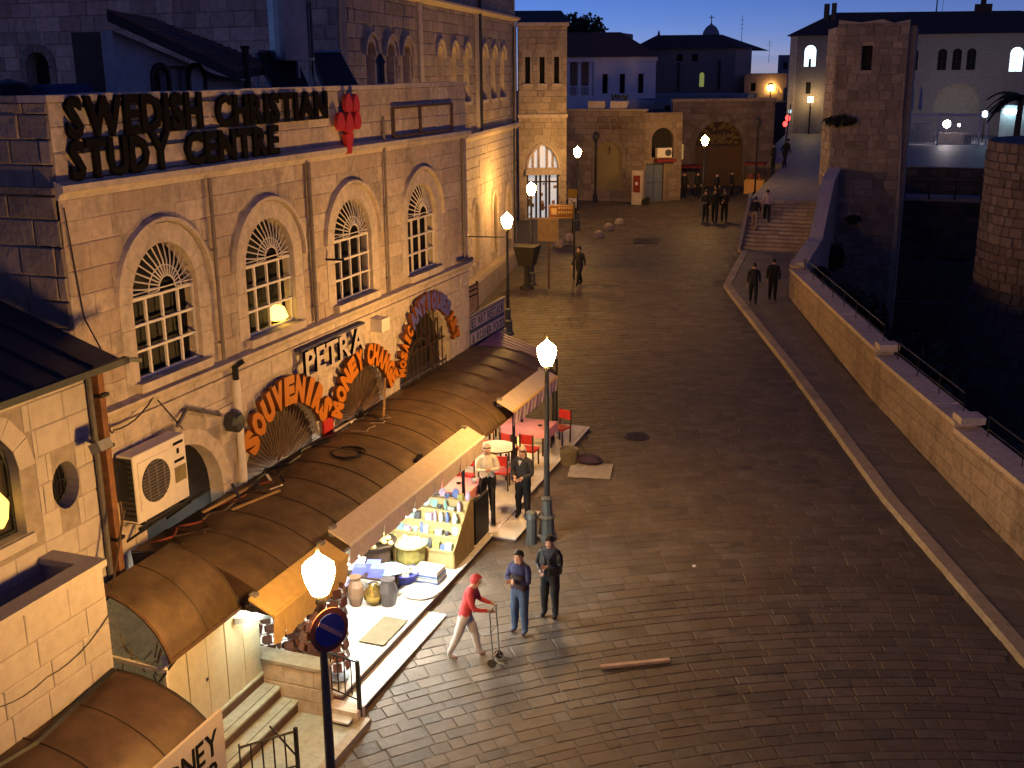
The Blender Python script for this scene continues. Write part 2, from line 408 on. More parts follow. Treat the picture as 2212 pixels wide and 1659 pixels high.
# lettering: one mesh per character
CH = {}
def char_mesh(ch, bold, ext, m, side=None):
    k = (ch, bold, ext, m.name)
    if k in CH: return CH[k]
    cu = bpy.data.curves.new('letter', 'FONT'); cu.body = ch; cu.size = 1.0; cu.offset = bold; cu.extrude = ext; cu.resolution_u = 2
    cu.align_x = 'CENTER'
    t = bpy.data.objects.new('letter', cu); col.objects.link(t)
    bpy.context.view_layer.update()
    dg = bpy.context.evaluated_depsgraph_get()
    me = bpy.data.meshes.new_from_object(t.evaluated_get(dg)); me.name = 'letter'
    bpy.data.objects.remove(t); bpy.data.curves.remove(cu)
    me.materials.clear(); me.materials.append(m)
    if side:
        me.materials.append(side)
        for p in me.polygons: p.material_index = 0 if p.normal.z > 0.7 else 1
    xs = [v.co.x for v in me.vertices] or [0]; ys = [v.co.y for v in me.vertices] or [0]
    cx = (min(xs)+max(xs))/2
    for v in me.vertices: v.co.x -= cx
    CH[k] = (me, max(xs)-min(xs), min(ys), max(ys)); return CH[k]
def letter(ch, parent, loc, u, upv, nrm, sx, sy, sz, bold, ext, m, side=None, name='letter'):
    me, w, y0, y1 = char_mesh(ch, bold, ext, m, side)
    o = bpy.data.objects.new(name, me); col.objects.link(o); o.parent = parent
    u, upv, nrm = Vector(u), Vector(upv), Vector(nrm); l = Vector(loc)-wloc(parent)
    o.matrix_local = Matrix(((u.x*sx, upv.x*sy, nrm.x*sz, l.x), (u.y*sx, upv.y*sy, nrm.y*sz, l.y), (u.z*sx, upv.z*sy, nrm.z*sz, l.z), (0, 0, 0, 1)))
    return o
def text_line(txt, parent, fr, s0, s1, z, height, d, bold=0.02, ext=0.06, m=None, side=None, space=0.32, name='letter'):
    ws = []
    for ch in txt: ws.append(space if ch == ' ' else char_mesh(ch, bold, ext, m, side)[1])
    gap = 0.07; tot = sum(ws)+gap*(len(txt)-1); sx = (s1-s0)/tot
    cap = char_mesh('H', bold, ext, m, side)[3]; sy = height/cap
    s = s0
    for ch, w in zip(txt, ws):
        if ch != ' ': letter(ch, parent, fr.p(s+w*sx/2, d, z), fr.u(), (0, 0, 1), fr.n(), sx, sy, 1.0, bold, ext, m, side, name)
        s += (w+gap)*sx
# ================================================================ THE SETTING
KERB = [(6.8, 9.0), (3.2, 17.5), (2.34, 19.9), (-0.48, 27.0), (-4.0, 37.4), (-8.34, 49.6), (-8.73, 57.0)]
WALL = [(8.2, 9.0), (3.75, 21.0), (2.6, 24.4), (0.53, 29.9), (-2.64, 39.2), (-5.25, 48.15), (-5.35, 57.0)]
def along(pl, y):
    if y <= pl[0][1]: a, b = pl[0], pl[1]
    elif y >= pl[-1][1]: return pl[-1][0]
    else:
        for a, b in zip(pl, pl[1:]):
            if a[1] <= y <= b[1]: break
    return a[0]+(b[0]-a[0])*(y-a[1])/(b[1]-a[1])
def left_edge(y): return -8.72 if y < 27.5 else -24.0

mb = MB(); mb.box(-260, 260, -60, 400, -8.0, -7.0); struct('terrain', mb, M('moat_earth', (0.05, 0.045, 0.035), bump=0.8, bscale=3))
mb = MB(); mb.obox((0, 260, 1.9), (260, 0, 0), (0, 140, 0), (0, 0, 1.0)); struct('hill', mb, M('far_ground', (0.10, 0.085, 0.07)))
# road bed, follows the slope
mb = MB(); ys = [4+2*i for i in range(58)]
for a, b in zip(ys, ys[1:]):
    ra = along(KERB, a)+0.08 if a < 57 else -8.6-0.03*(a-57); rb = along(KERB, b)+0.08 if b < 57 else -8.6-0.03*(b-57)
    za, zb = gz(a)-0.012, gz(b)-0.012
    mb.add([(-30, a, za), (ra, a, za), (rb, b, zb), (-30, b, zb), (-30, a, za-0.6), (ra, a, za-0.6), (rb, b, zb-0.6), (-30, b, zb-0.6)], [(0, 1, 2, 3), (1, 5, 6, 2), (7, 6, 5, 4)])
street = struct('street', mb, joint_m)
# pavers laid in sweeping arcs
rr = random.Random(11); CX, CY = 5.7, 2.5; pv = []
r = 6.0
while r < 74:
    dr = rr.choice((0.22, 0.26, 0.30, 0.34, 0.42))*rr.uniform(0.94, 1.06) if r < 40 else rr.uniform(0.38, 0.5); t = rr.uniform(0, 0.02)
    t = R(60)+t
    while t < R(175):
        ln = rr.choice((0.24, 0.34, 0.44, 0.52, 0.75))*rr.uniform(0.85, 1.15)*(1.0 if r < 34 else 1.35); dt = ln/r; x, y = CX+(r+dr/2)*math.cos(t+dt/2), CY+(r+dr/2)*math.sin(t+dt/2)
        if 6 < y < 74 and left_edge(y)+0.1 < x < (along(KERB, y)-0.14 if y < 57 else -9.05-0.03*(y-57)):
            if not (y > 27 and x < -12.0-0.16*(y-27)-2.2):
                # only what the camera can see
                v = Vector((x, y, gz(y)))-Vector((0, 0, 10.5)); dz = v.dot(fw)
                if dz > 3:
                    px = v.dot(rt)/dz*2400/2212; py = v.dot(up)/dz*2400/2212
                    if abs(px) < 0.56 and abs(py) < 0.43: pv.append((x, y, r, dr, t, dt, ln, dz))
        t += dt
    r += dr
pv.sort(key=lambda p: p[7])
PM = []
for v in range(4):
    b_ = MB(); stone_geo(b_, lambda a, d, z: Vector((a, z, d)), -0.5, 0.5, -0.5, 0.5, 1.0, rr, rel=True)
    me = bpy.data.meshes.new('paver'); me.from_pydata(b_.v, [], b_.f); me.materials.append(paver_m); PM.append(me)
for (x, y, r_, dr, t, dt, ln, dz) in pv[:300]:
    o = bpy.data.objects.new('paver', PM[rr.randrange(4)]); o.location = (x, y, gz(y)-0.009); o.rotation_euler = (math.atan(0.03)*0.8, 0, t+dt/2-math.pi/2)
    o.scale = (ln-0.014, dr-0.013, 0.007*rr.uniform(0.6, 1.8)); o.parent = street; col.objects.link(o)
mb = MB()
for (x, y, r_, dr, t, dt, ln, dz) in pv[300:]:
    def P(a, d, z): q = (r_+dr/2)+z; an = t+dt/2+a; xx, yy = CX+q*math.cos(an), CY+q*math.sin(an); return Vector((xx, yy, gz(yy)-0.009+d))
    g = 0.007/r_; w = dt/2-g; h2 = dr/2-0.0065; z_ = 0.009*rr.uniform(0.7, 1.4); zz = [z_+rr.uniform(-.0025, .0025) for _ in range(4)]
    vs = [P(w, 0, -h2), P(-w, 0, -h2), P(-w, 0, h2), P(w, 0, h2), P(w*.95, zz[0], -h2*.92), P(-w*.95, zz[1], -h2*.92), P(-w*.95, zz[2], h2*.92), P(w*.95, zz[3], h2*.92)]
    mb.add(vs, [(4, 5, 6, 7), (0, 1, 5, 4), (1, 2, 6, 5), (2, 3, 7, 6), (3, 0, 4, 7)])
o = obj('paving', mb, paver_m, street); o['kind'] = 'stuff'

# sidewalk, kerb stones
mb = MB(); ys = [9+2*i for i in range(25)]
for a, b in zip(ys, ys[1:]):
    mb.add([(along(KERB, a)+0.2, a, gz(a)+0.10), (along(WALL, a)+0.3, a, gz(a)+0.10), (along(WALL, b)+0.3, b, gz(b)+0.10), (along(KERB, b)+0.2, b, gz(b)+0.10)], [(0, 1, 2, 3)])
    mb.add([(along(KERB, a)+0.2, a, gz(a)-0.5), (along(WALL, a)+0.3, a, gz(a)-0.5), (along(WALL, b)+0.3, b, gz(b)-0.5), (along(KERB, b)+0.2, b, gz(b)-0.5)], [(0, 3, 2, 1)])
side = struct('sidewalk', mb, M('sidewalk_bed', (0.085, 0.075, 0.065), rough=0.7))
mb = MB(); rr = random.Random(5)
y = 13.0
while y < 56.5:                                # slabs of the walk
    d = 0.55; x0 = along(KERB, y)+0.36; x1 = along(WALL, y)-0.02; x = x0
    while x < x1-0.1:
        l = min(rr.uniform(0.5, 0.9), x1-x); h = gz(y+d/2)+0.10
        stone_geo(mb, lambda a, e, z: Vector((a+(along(KERB, z)-along(KERB, y)), z, h+(gz(z)-gz(y+d/2))+e)), x, x+l-0.015, y+0.008, y+d-0.008, 0.012, rr)
        x += l
    y += d
o = obj('slab', mb, walk_m, side); o['kind'] = 'stuff'
mb = MB(); y = 9.0; n = 0
kb = []
while y < 57:
    y2 = min(y+rr.uniform(0.8, 1.1), 57); kb.append((y, y2)); y = y2
for y, y2 in kb:
    b_ = MB(); x, x2 = along(KERB, y), along(KERB, y2); g = 0.012
    vs = []
    for yy, xx in ((y+g, x), (y2-g, x2)):
        z = gz(yy); vs += [(xx, yy, z-0.05), (xx+0.01, yy, z+0.10), (xx+0.04, yy, z+0.135), (xx+0.36, yy, z+0.135), (xx+0.36, yy, z-0.05)]
    b_.add(vs, [(0, 1, 6, 5), (1, 2, 7, 6), (2, 3, 8, 7), (3, 4, 9, 8), (0, 4, 3, 2, 1), (5, 6, 7, 8, 9)]); obj('kerb_stone', b_, kerb_m, side)

# ---------------------------------------------------------------- parapet wall above the moat
def wall_seg(name, label, ya, yb, top):
    t = thing(name, label, 'wall', (along(WALL, ya), ya, gz(ya)), 'parapet wall sections above the moat')
    a, b = Vector((along(WALL, ya), ya, 0)), Vector((along(WALL, yb), yb, 0)); fr = Fr(b.x, b.y, a.x-b.x, a.y-b.y); L_ = (b-a).length
    body = MB(); z0 = -7.0
    fbox(body, fr, 0, L_, -0.52, -0.02, z0, top-0.12); obj('wall', body, mortar, t)
    lo = min(gz(ya), gz(yb))-0.05
    ashlar(t, fr, 0, L_, lo, top-0.12, [], 0.36, (0.4, 1.15), M('parapet_stone', (0.36, 0.275, 0.205), rand=0.14, stain=0.5, var=0.35, bump=0.7, bscale=12), 40, dep=0.016, gap=0.010, seed=int(ya), name='stone', hj=0.25)
    s = 0; r2 = random.Random(int(ya))
    while s < L_-0.01:
        l = min(r2.uniform(0.9, 1.3), L_-s); c = MB(); q_ = r2.uniform(-0.012, 0.012); fbox(c, fr, s+0.006, s+l-0.006, -0.62+q_, 0.06+q_, top-0.12, top+q_); obj('coping_stone', c, stone_w, t); s += l
    cap = MB(); fbox(cap, fr, L_-0.28, L_+0.28, -0.60, 0.0, top, top+0.17); obj('cap_block', cap, stone_w, t)
    return t
wall_seg('parapet_wall', 'long limestone parapet wall section nearest the camera beside the sidewalk', 13.5, 28.3, 1.9)
wall_seg('parapet_wall', 'middle limestone parapet wall section between the two railing spans', 28.3, 34.6, 2.05)
wall_seg('parapet_wall', 'limestone parapet wall section ending beside the two sidewalk walkers', 34.6, 48.15, 2.25)
wall_seg('parapet_wall', 'short shaded parapet wall section at the foot of the stone steps', 48.15, 57.0, 2.4)
def railing(label, ya, yb, top):
    t = thing('iron_railing', label, 'railing', (along(WALL, ya)+0.5, ya, top), 'iron railings on the moat wall')
    rail = MB(); pts = []
    for y in (ya, yb):
        pts.append(Vector((along(WALL, y)+0.42, y, top+0.55)))
    rail.tube([pts[0]-Vector((0, 0, 0.5)), pts[0], pts[1], pts[1]-Vector((0, 0, 0.5))], 0.022, 6); obj('rail', rail, iron, t)
    low = MB(); low.tube([p-Vector((0, 0, 0.3)) for p in pts], 0.015, 5); obj('rail', low, iron, t)
    k = max(2, int((yb-ya)/1.6))
    for i in range(1, k):
        p = pts[0].lerp(pts[1], i/k); b = MB(); b.cyl(p-Vector((0, 0, 0.56)), p, 0.014, n=6); obj('post', b, iron, t)
railing('thin iron railing on the wall section nearest the camera', 15, 27.6, 1.9)
railing('thin iron railing on the middle wall section', 29, 34.0, 2.05)
railing('thin iron railing on the wall section beside the walkers', 35.4, 47.4, 2.25)

# ================================================================ MAIN BUILDING
MBX = -12.0
main = thing('limestone_building', 'two storey limestone building with four tall arched windows and a roof sign', 'building', (MBX, 20.9, 0))
F = Fr(MBX, 0, 0, 1)                           # s = y, d towards the street
WIN = [Op(15.35, 0.87, 5.56, 6.90, depth=0.30, ring=0.34), Op(18.60, 0.87, 5.56, 6.90, depth=0.30, ring=0.34), Op(22.0, 0.87, 5.56, 6.90, depth=0.30, ring=0.34), Op(25.68, 0.87, 5.56, 6.90, depth=0.30, ring=0.34)]
LOW = [Op(15.36, 1.12, 0.3, 3.02, depth=0.30, ring=0.28), Op(18.62, 1.5, 0.3, 2.5, depth=0.25, ring=0.30), Op(22.0, 1.3, 0.3, 2.66, depth=0.25, ring=0.28), Op(25.62, 1.58, 0.3, 2.95, depth=0.32, ring=0.30)]
Y0, Y1, ZT = 13.1, 28.65, 10.2
wall_panel('wall', main, F, Y0, Y1, -0.3, ZT-0.1, WIN+LOW, mortar, 0.45, rm=stone_w)
st_ = ashlar(main, F, Y0, Y1, 5.36, 8.70, WIN, 0.40, (0.45, 1.0), stone_a, 200, dep=0.014, gap=0.006, seed=4)
ashlar(main, F, Y0, Y1, 8.98, ZT-0.1, [], 0.40, (0.5, 1.0), stone_a, 60, dep=0.014, gap=0.006, seed=5)
ashlar(main, F, Y0, Y1, 2.4, 5.18, LOW, 0.42, (0.5, 1.1), stone_w, 40, dep=0.018, gap=0.008, seed=6)
S_ = Fr(MBX, Y0, -1, 0)                        # side wall towards the camera; frame runs -x so outward is +y
S_ = Fr(-23.0, Y0, 1, 0)
wall_panel('wall', main, S_, 0, 11.0-0.003, -0.3, ZT-0.1, [], mortar, 0.4)
ashlar(main, S_, 4.5, 11.0, 5.2, ZT-0.1, [], 0.40, (0.45, 0.95), stone_d, 0, dep=0.035, seed=8)
# far end wall, flat roof and parapet coping
b = MB(); b.box(-23, MBX-0.46, Y1-0.4, Y1, -0.3, ZT-0.1); obj('wall', b, stone_f, main)
b = MB(); b.box(-23, MBX-0.46, Y0+0.41, Y1-0.41, 9.4, 9.62); obj('roof', b, M('roof_felt', (0.12, 0.11, 0.10)), main)
y = Y0-0.06
rr = random.Random(9)
while y < Y1:
    l = min(rr.uniform(1.0, 1.6), Y1+0.06-y); b = MB(); fbox(b, F, y+0.004, y+l-0.004, -0.48, 0.05, ZT-0.1, ZT+rr.uniform(-0.01, 0.012)); obj('coping_stone', b, stone_w, main); y += l
b = MB(); b.box(-23, MBX-0.05, Y0-0.05, Y0+0.42, ZT-0.1+0.002, ZT-0.01); obj('coping_stone', b, stone_d, main)
# moulded cornice under the parapet and string course
b = MB(); prof = [(0.0, 8.70), (0.05, 8.70), (0.08, 8.78), (0.16, 8.82), (0.16, 8.92), (0.02, 8.98), (0.0, 8.98)]
b.extrude([F.p(Y0-0.05, d, z) for d, z in prof], (0, Y1-Y0+0.1, 0)); obj('cornice', b, stone_w, main)
b = MB(); prof = [(0.0, 5.18), (0.06, 5.18), (0.12, 5.24), (0.17, 5.30), (0.17, 5.34), (0.03, 5.38), (0.0, 5.38)]
b.extrude([F.p(Y0-0.02, d, z) for d, z in prof], (0, Y1-Y0+0.06, 0)); obj('string_course', b, stone_w, main)
b = MB(); prof = [(0.0, 4.96), (0.03, 4.96), (0.06, 5.05), (0.0, 5.06)]
b.extrude([F.p(Y0, d, z) for d, z in prof], (0, Y1-Y0, 0)); obj('string_course', b, stone_w, main)
b = MB(); b.obox((-17, Y0-0.05, 8.84), (5.0, 0, 0), (0, 0.06, 0), (0, 0, 0.05)); obj('string_course', b, stone_d, main)

def big_window(o, idx):
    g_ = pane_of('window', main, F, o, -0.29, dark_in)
    c, w, z0, zs = o['c'], o['w'], o['z0'], o['zs']
    for i in range(4):                          # panes, each tilted a hair
        for j in range(3):
            a0, a1 = c-w+i*w/2+0.02, c-w+(i+1)*w/2-0.02; b0, b1 = z0+j*(zs-z0)/3+0.02, z0+(j+1)*(zs-z0)/3-0.02
            t = rr.uniform(-0.006, 0.006); p = MB(); p.add([F.p(a0, -0.25+t, b0), F.p(a1, -0.25-t, b0), F.p(a1, -0.25+t, b1), F.p(a0, -0.25, b1)], [(0, 1, 2, 3)]); obj('pane', p, glass_d, g_)
    p = MB(); p.poly([F.p(a, -0.25, z) for a, z in [(c-w+0.02, zs+0.02), (c+w-0.02, zs+0.02)]+[(c+(w-0.02)*math.cos(math.pi*i/12), zs+0.02+(w-0.04)*math.sin(math.pi*i/12)) for i in range(1, 12)]]); obj('pane', p, glass_d, g_)
    # white iron grille: verticals, horizontals, sunburst
    gr = MB(); dd = -0.10; t = 0.044
    for s in (-0.5, 0, 0.5): gr.bar(F.p(c+s*w, dd, z0), F.p(c+s*w, dd, zs+0.02), t, t)
    for s in (-0.985, 0.985): gr.bar(F.p(c+s*w, dd, z0), F.p(c+s*w, dd, zs), t, t)
    for k in range(4): gr.bar(F.p(c-w, dd+0.012, z0+0.05+(zs-z0-0.05)*k/3 if k else z0+0.03), F.p(c+w, dd+0.012, z0+0.05+(zs-z0-0.05)*k/3 if k else z0+0.03), t, t)
    gr.bar(F.p(c-w, dd+0.01, zs+0.09), F.p(c+w, dd+0.01, zs+0.09), 0.02, 0.02)
    ri = 0.22; bul = 0.14
    pts = [F.p(c+ri*math.cos(math.pi*i/12), dd+bul, zs+0.09+ri*math.sin(math.pi*i/12)) for i in range(13)]; gr.tube(pts, 0.014, 5)
    pts = [F.p(c+0.5*w*math.cos(math.pi*i/14), dd+bul*0.7, zs+0.05+0.5*w*math.sin(math.pi*i/14)) for i in range(15)]; gr.tube(pts, 0.012, 5)
    for i in range(17):
        a = math.pi*i/16
        gr.tube([F.p(c+ri*math.cos(a), dd+bul, zs+0.09+ri*math.sin(a)), F.p(c+0.6*w*math.cos(a), dd+bul*0.7, zs+0.05+0.6*w*math.sin(a)), F.p(c+0.985*w*math.cos(a), dd, zs+0.03+0.95*w*math.sin(a))], 0.0135, 4)
    obj('grille', gr, white_paint, g_)
    su = MB(); arch_ring(su, F, o, 0.33, -0.02, 0.020, 11, 0.008); obj('arch_surround', su, stone_w, g_)
    for sg in (-1, 1):
        z = z0
        while z < zs-0.02:
            zb = min(z+0.45, zs); jm = MB(); fbox(jm, F, c+sg*(w+0.17)-0.165, c+sg*(w+0.17)+0.165, -0.02, 0.016, z+0.005, zb-0.005); z = zb
            obj('jamb_stone', jm, stone_w, g_)
    hm = MB(); r0, r1 = w+0.36, w+0.45; n = 18; vs = []
    for i in range(n+1):
        a = -0.02+math.pi*1.0*i/n+0.01
        for r_, d in ((r0, 0.0), (r0, 0.10), (r1-0.03, 0.10), (r1, 0.0)): vs.append(F.p(c+r_*math.cos(a), d, zs+r_*math.sin(a)))
    fs = []
    for i in range(n): fs += [(4*i+k, 4*i+(k+1) % 4, 4*i+4+(k+1) % 4, 4*i+4+k) for k in range(4)]
    fs += [(0, 1, 2, 3), (4*n+3, 4*n+2, 4*n+1, 4*n)]
    hm.add(vs, fs); obj('hood_mould', hm, stone_w, g_)
    si = MB(); fbox(si, F, c-w-0.12, c+w+0.12, -0.25, 0.14, z0-0.16, z0-0.005); obj('sill', si, stone_w, g_)
for i, o in enumerate(WIN): big_window(o, i)

def low_arch(o, kind):
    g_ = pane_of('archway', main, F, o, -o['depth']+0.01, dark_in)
    c, w, z0, zs = o['c'], o['w'], o['z0'], o['zs']
    su = MB(); arch_ring(su, F, o, o['ring'], -0.02, 0.022, 13, 0.008, legs=True); obj('arch_surround', su, stone_w, g_)
    if kind == 'fan':
        gr = MB(); gr.bar(F.p(c-w, -0.08, zs+0.02), F.p(c+w, -0.08, zs+0.02), 0.05, 0.05)
        for i in range(33):
            a = math.pi*i/32
            gr.bar(F.p(c+0.28*math.cos(a), -0.07, zs+0.05+0.28*math.sin(a)), F.p(c+w*0.99*math.cos(a), -0.09, zs+0.03+w*0.97*math.sin(a)), 0.016, 0.014)
        gr.tube([F.p(c+0.28*math.cos(math.pi*i/12), -0.06, zs+0.05+0.28*math.sin(math.pi*i/12)) for i in range(13)], 0.025, 5)
        gr.tube([F.p(c+0.16*math.cos(math.pi*i/6), -0.03, zs+0.24+0.16*math.sin(math.pi*i/6)) for i in range(13)], 0.02, 5)
        obj('fan_grille', gr, M('brown_fan_bars', (0.17, 0.10, 0.055), rough=0.5, bump=0), g_)
        sh = MB(); nn = 16                       # closed pleated shutter behind the bars
        for i in range(nn):
            a0, a1 = math.pi*i/nn, math.pi*(i+1)/nn; am = (a0+a1)/2
            sh.add([F.p(c, -0.2, zs), F.p(c+w*math.cos(a0), -0.2, zs+w*math.sin(a0)), F.p(c+w*math.cos(am), -0.15, zs+w*math.sin(am)), F.p(c+w*math.cos(a1), -0.2, zs+w*math.sin(a1))], [(0, 1, 2), (0, 2, 3)])
        obj('pleated_shutter', sh, wood_d, g_)
    if kind == 'gate':
        gr = MB()
        for i in range(13):
            s = c-w+w*2*i/12; gr.bar(F.p(s, -0.1, z0), F.p(s, -0.1, zs+math.sqrt(max(0, w*w-(s-c)**2))), 0.03, 0.03)
        for z in (zs-0.1, zs+0.55): gr.bar(F.p(c-w*0.98, -0.1, z), F.p(c+w*0.98, -0.1, z), 0.04, 0.04)
        gr.tube([F.p(c+0.8*math.cos(math.pi*i/14)-0.2, -0.07, zs+0.05+0.8*math.sin(math.pi*i/14)) for i in range(15)], 0.03, 5)
        for a, b_ in ((-0.9, 0.2), (0.9, -0.1), (0.5, 0.9)): gr.bar(F.p(c+a*w*0.8, -0.07, zs-0.1), F.p(c+b_*w*0.6, -0.07, zs+w*0.75), 0.03, 0.03)
        obj('gate_bars', gr, wood_d, g_)
    return g_
low_arch(LOW[0], 'plain'); low_arch(LOW[1], 'fan'); low_arch(LOW[2], 'fan'); low_arch(LOW[3], 'gate')

def pipe(label, s, z0, z1, r=0.055, m=None, d=0.09):
    t = thing('drain_pipe', label, 'pipe', F.p(s, d, z0), 'downpipes on the limestone facade')
    b = MB(); b.cyl(F.p(s, d, z0), F.p(s, d, z1), r, n=8); obj('pipe', b, m or M('pipe_grey', (0.21, 0.17, 0.15), rough=0.7), t)
    z = z0+0.3
    while z < z1:
        b = MB(); b.cyl(F.p(s, d, z), F.p(s, d, z+0.05), r*1.18, n=8); fbox(b, F, s-0.02, s+0.02, 0, d, z+0.01, z+0.05); obj('bracket', b, M('pipe_grey', (0.2, 0.2, 0.2)), t); z += 1.7
pipe('thin downpipe between the two arched windows nearest the camera', 16.72, 5.4, 8.7, 0.035)
pipe('thick downpipe between the second and third arched windows from the camera', 20.10, 5.4, 8.72, 0.05)
pipe('downpipe between the third and farthest arched windows', 23.55, 5.4, 9.5, 0.03)
pipe('thin downpipe at the far end of the limestone facade', 28.2, 5.4, 8.7, 0.04)

# roof sign, two lines of standing black letters, red emblem, empty sign frame
t = thing('letter_sign', 'two lines of big black letters fixed along the facade parapet', 'sign', F.p(17.3, 0.05, 8.95))
def sign_word(txt, s0, s1, z, h): text_line(txt, t, F, s0, s1, z, h, 0.075, 0.040, 0.03, letter_k, None)
sign_word('SWEDISH', 13.36, 16.68, 9.60, 0.58); sign_word('CHRISTIAN', 17.08, 21.02, 9.58, 0.53)
sign_word('STUDY', 13.34, 15.72, 8.99, 0.56); sign_word('CENTRE', 16.12, 19.07, 8.99, 0.52)
rail = MB()
for z in (9.56, 10.02, 8.97, 9.36): rail.bar(F.p(13.5, 0.04, z), F.p(21.1 if z > 9.5 else 19.1, 0.04, z), 0.025, 0.02)
obj('rail', rail, iron, t)
t = thing('church_emblem', 'red emblem of rounded leaves on a stem beside the black letters', 'emblem', F.p(21.85, 0.05, 8.8))
LD = [0.10]
def leaf(s, z, a, l, w):
    b = MB(); pts = []
    for i in range(14):
        q = 2*math.pi*i/14; x = w*math.cos(q)*(1-0.25*math.sin(q)); y = l*math.sin(q); pts.append(F.p(s+x*math.cos(a)-y*math.sin(a), LD[0], z+x*math.sin(a)+y*math.cos(a)))
    LD[0] += 0.004; b.extrude(pts, F.n()*0.09); obj('leaf', b, red_m, t)
for s, z, a, l, w in ((21.78, 9.84, 0.0, 0.20, 0.15), (22.12, 9.82, 0.0, 0.21, 0.14), (21.40, 9.47, 0.0, 0.20, 0.16), (21.76, 9.42, 0.0, 0.23, 0.17), (22.12, 9.47, 0.0, 0.20, 0.15)): leaf(s, z, a, l, w)
b = MB(); b.extrude([F.p(a, 0.09, z) for a, z in ((21.56, 9.19), (21.96, 9.19), (21.88, 9.0), (21.84, 8.78), (21.66, 8.78), (21.63, 9.0))], F.n()*0.09); obj('stem', b, red_m, t)
t = thing('empty_billboard', 'empty dark metal sign frame on the parapet right of the red emblem', 'billboard', F.p(25.8, 0.05, 8.95))
for a, b_ in (((24.1, 8.98), (24.1, 9.66)), ((25.6, 8.98), (25.6, 9.66)), ((27.55, 8.98), (27.55, 9.66)), ((24.1, 9.66), (27.55, 9.66)), ((24.1, 9.0), (27.55, 9.0))):
    b = MB(); b.bar(F.p(a[0], 0.08, a[1]), F.p(b_[0], 0.08, b_[1]), 0.05, 0.05); obj('bar', b, M('brown_iron', (0.09, 0.055, 0.04), bump=0), t)

# arched shop signs: fat letters standing round the arches
def arc_letters(t, txt, o, a0, a1, rin, h, m, wid=1.0, bold=0.075):
    n = len(txt)
    for i, ch in enumerate(txt):
        if ch == ' ': continue
        a = R(a0+(a1-a0)*(i+0.5)/n); uv = (0, math.sin(a), -math.cos(a)); upv = (0, math.cos(a), math.sin(a))
        me, w, y0, y1 = char_mesh(ch, bold, 0.05, m, letter_s)
        arcw = abs(R(a1-a0))*(rin+h*0.45)/n
        sx = wid*arcw/max(w, 0.3)*0.94; sx = min(sx, 1.5*h)
        letter(ch, t, F.p(o['c']+rin*math.cos(a), 0.14, o['zs']+rin*math.sin(a)), uv, upv, F.n(), sx, h/(y1), 1.0, bold, 0.05, m, letter_s)
t = thing('shop_letters', 'fat orange SOUVENIRS letters around the wide fan arch', 'sign', F.p(18.62, 0.1, 4.0), 'letter signs around the shop arches')
arc_letters(t, 'SOUVENIRS', LOW[1], 147, 27, 1.53, 0.54, letter_o)
t = thing('shop_letters', 'fat orange MONEY CHANGE letters around the narrow fan arch', 'sign', F.p(22.0, 0.1, 4.0), 'letter signs around the shop arches')
arc_letters(t, 'MONEY', LOW[2], 162, 93, 1.33, 0.46, letter_o); arc_letters(t, 'CHANGE', LOW[2], 87, 20, 1.33, 0.46, letter_o)
b = MB(); b.extrude([F.p(20.1, 0.06, 2.72), F.p(20.5, 0.06, 2.72), F.p(20.5, 0.06, 3.2), F.p(20.1, 0.06, 3.2)], F.n()*0.06)
tag(obj('notice_plate', b, red_m), 'small red plate on the pier between the two fan arches', 'plate')
t = thing('shop_letters', 'orange and blue letters around the gated third arch', 'sign', F.p(25.62, 0.1, 4.5), 'letter signs around the shop arches')
arc_letters(t, 'MOSAIC', LOW[3], 172, 130, 1.62, 0.36, letter_o); arc_letters(t, 'ANTIQUES', LOW[3], 128, 46, 1.64, 0.42, letter_b); arc_letters(t, 'ART', LOW[3], 44, 14, 1.62, 0.36, letter_o)
t = thing('shop_letters', 'pale metal PETRA letters under the blue ledge', 'sign', F.p(20.6, 0.1, 4.4), 'letter signs around the shop arches')
text_line('PETRA', t, F, 19.32, 21.92, 4.42, 0.50, 0.20, 0.022, 0.035, letter_w, letter_k)
b = MB(); b.bar(F.p(19.2, 0.12, 4.98), F.p(22.0, 0.12, 4.98), 0.18, 0.05); obj('backing_rail', b, M('blue_rail', (0.06, 0.06, 0.14), bump=0), t)
b = MB(); b.bar(F.p(19.25, 0.14, 4.40), F.p(21.95, 0.14, 4.40), 0.05, 0.05); obj('rail', b, M('blue_rail', (0.06, 0.06, 0.14), bump=0), t)
# stub for a fixture box, meter box, white downpipe, bird box
b = MB(); fbox(b, F, 22.62, 23.02, 0.02, 0.32, 4.62, 4.92); tag(obj('junction_box', b, white_paint), 'pale square box under the ledge between the two right arches', 'box')
t = thing('meter_box', 'dark electric meter on the wall between plain arch and first fan arch', 'meter', F.p(16.75, 0.1, 4.1))
b = MB(); fbox(b, F, 16.5, 16.95, 0.02, 0.06, 3.92, 4.5); obj('plate', b, stone_w, t)
b = MB(); b.lathe([(0.02, 0), (0.2, 0.02), (0.2, 0.22), (0.15, 0.27), (0.02, 0.28)], n=8)
mb2 = MB(); mb2.add([F.p(16.74+v[0], 0.06+v[2], 4.2+v[1]) for v in b.v], b.f); obj('drum', mb2, dark_metal, t)
t = thing('waste_pipe', 'white waste pipe beside the meter with a black open top', 'pipe', F.p(16.95, 0.1, 2.9))
b = MB(); b.cyl(F.p(17.0, 0.12, 2.9), F.p(17.0, 0.12, 4.95), 0.075, n=9); obj('pipe', b, white_paint, t)
b = MB(); b.cyl(F.p(17.0, 0.12, 4.951), F.p(17.0, 0.12, 5.25), 0.06, n=8); b.cyl(F.p(17.0, 0.12, 5.2), F.p(17.1, 0.25, 5.3), 0.05, n=8); obj('cowl', b, iron, t)
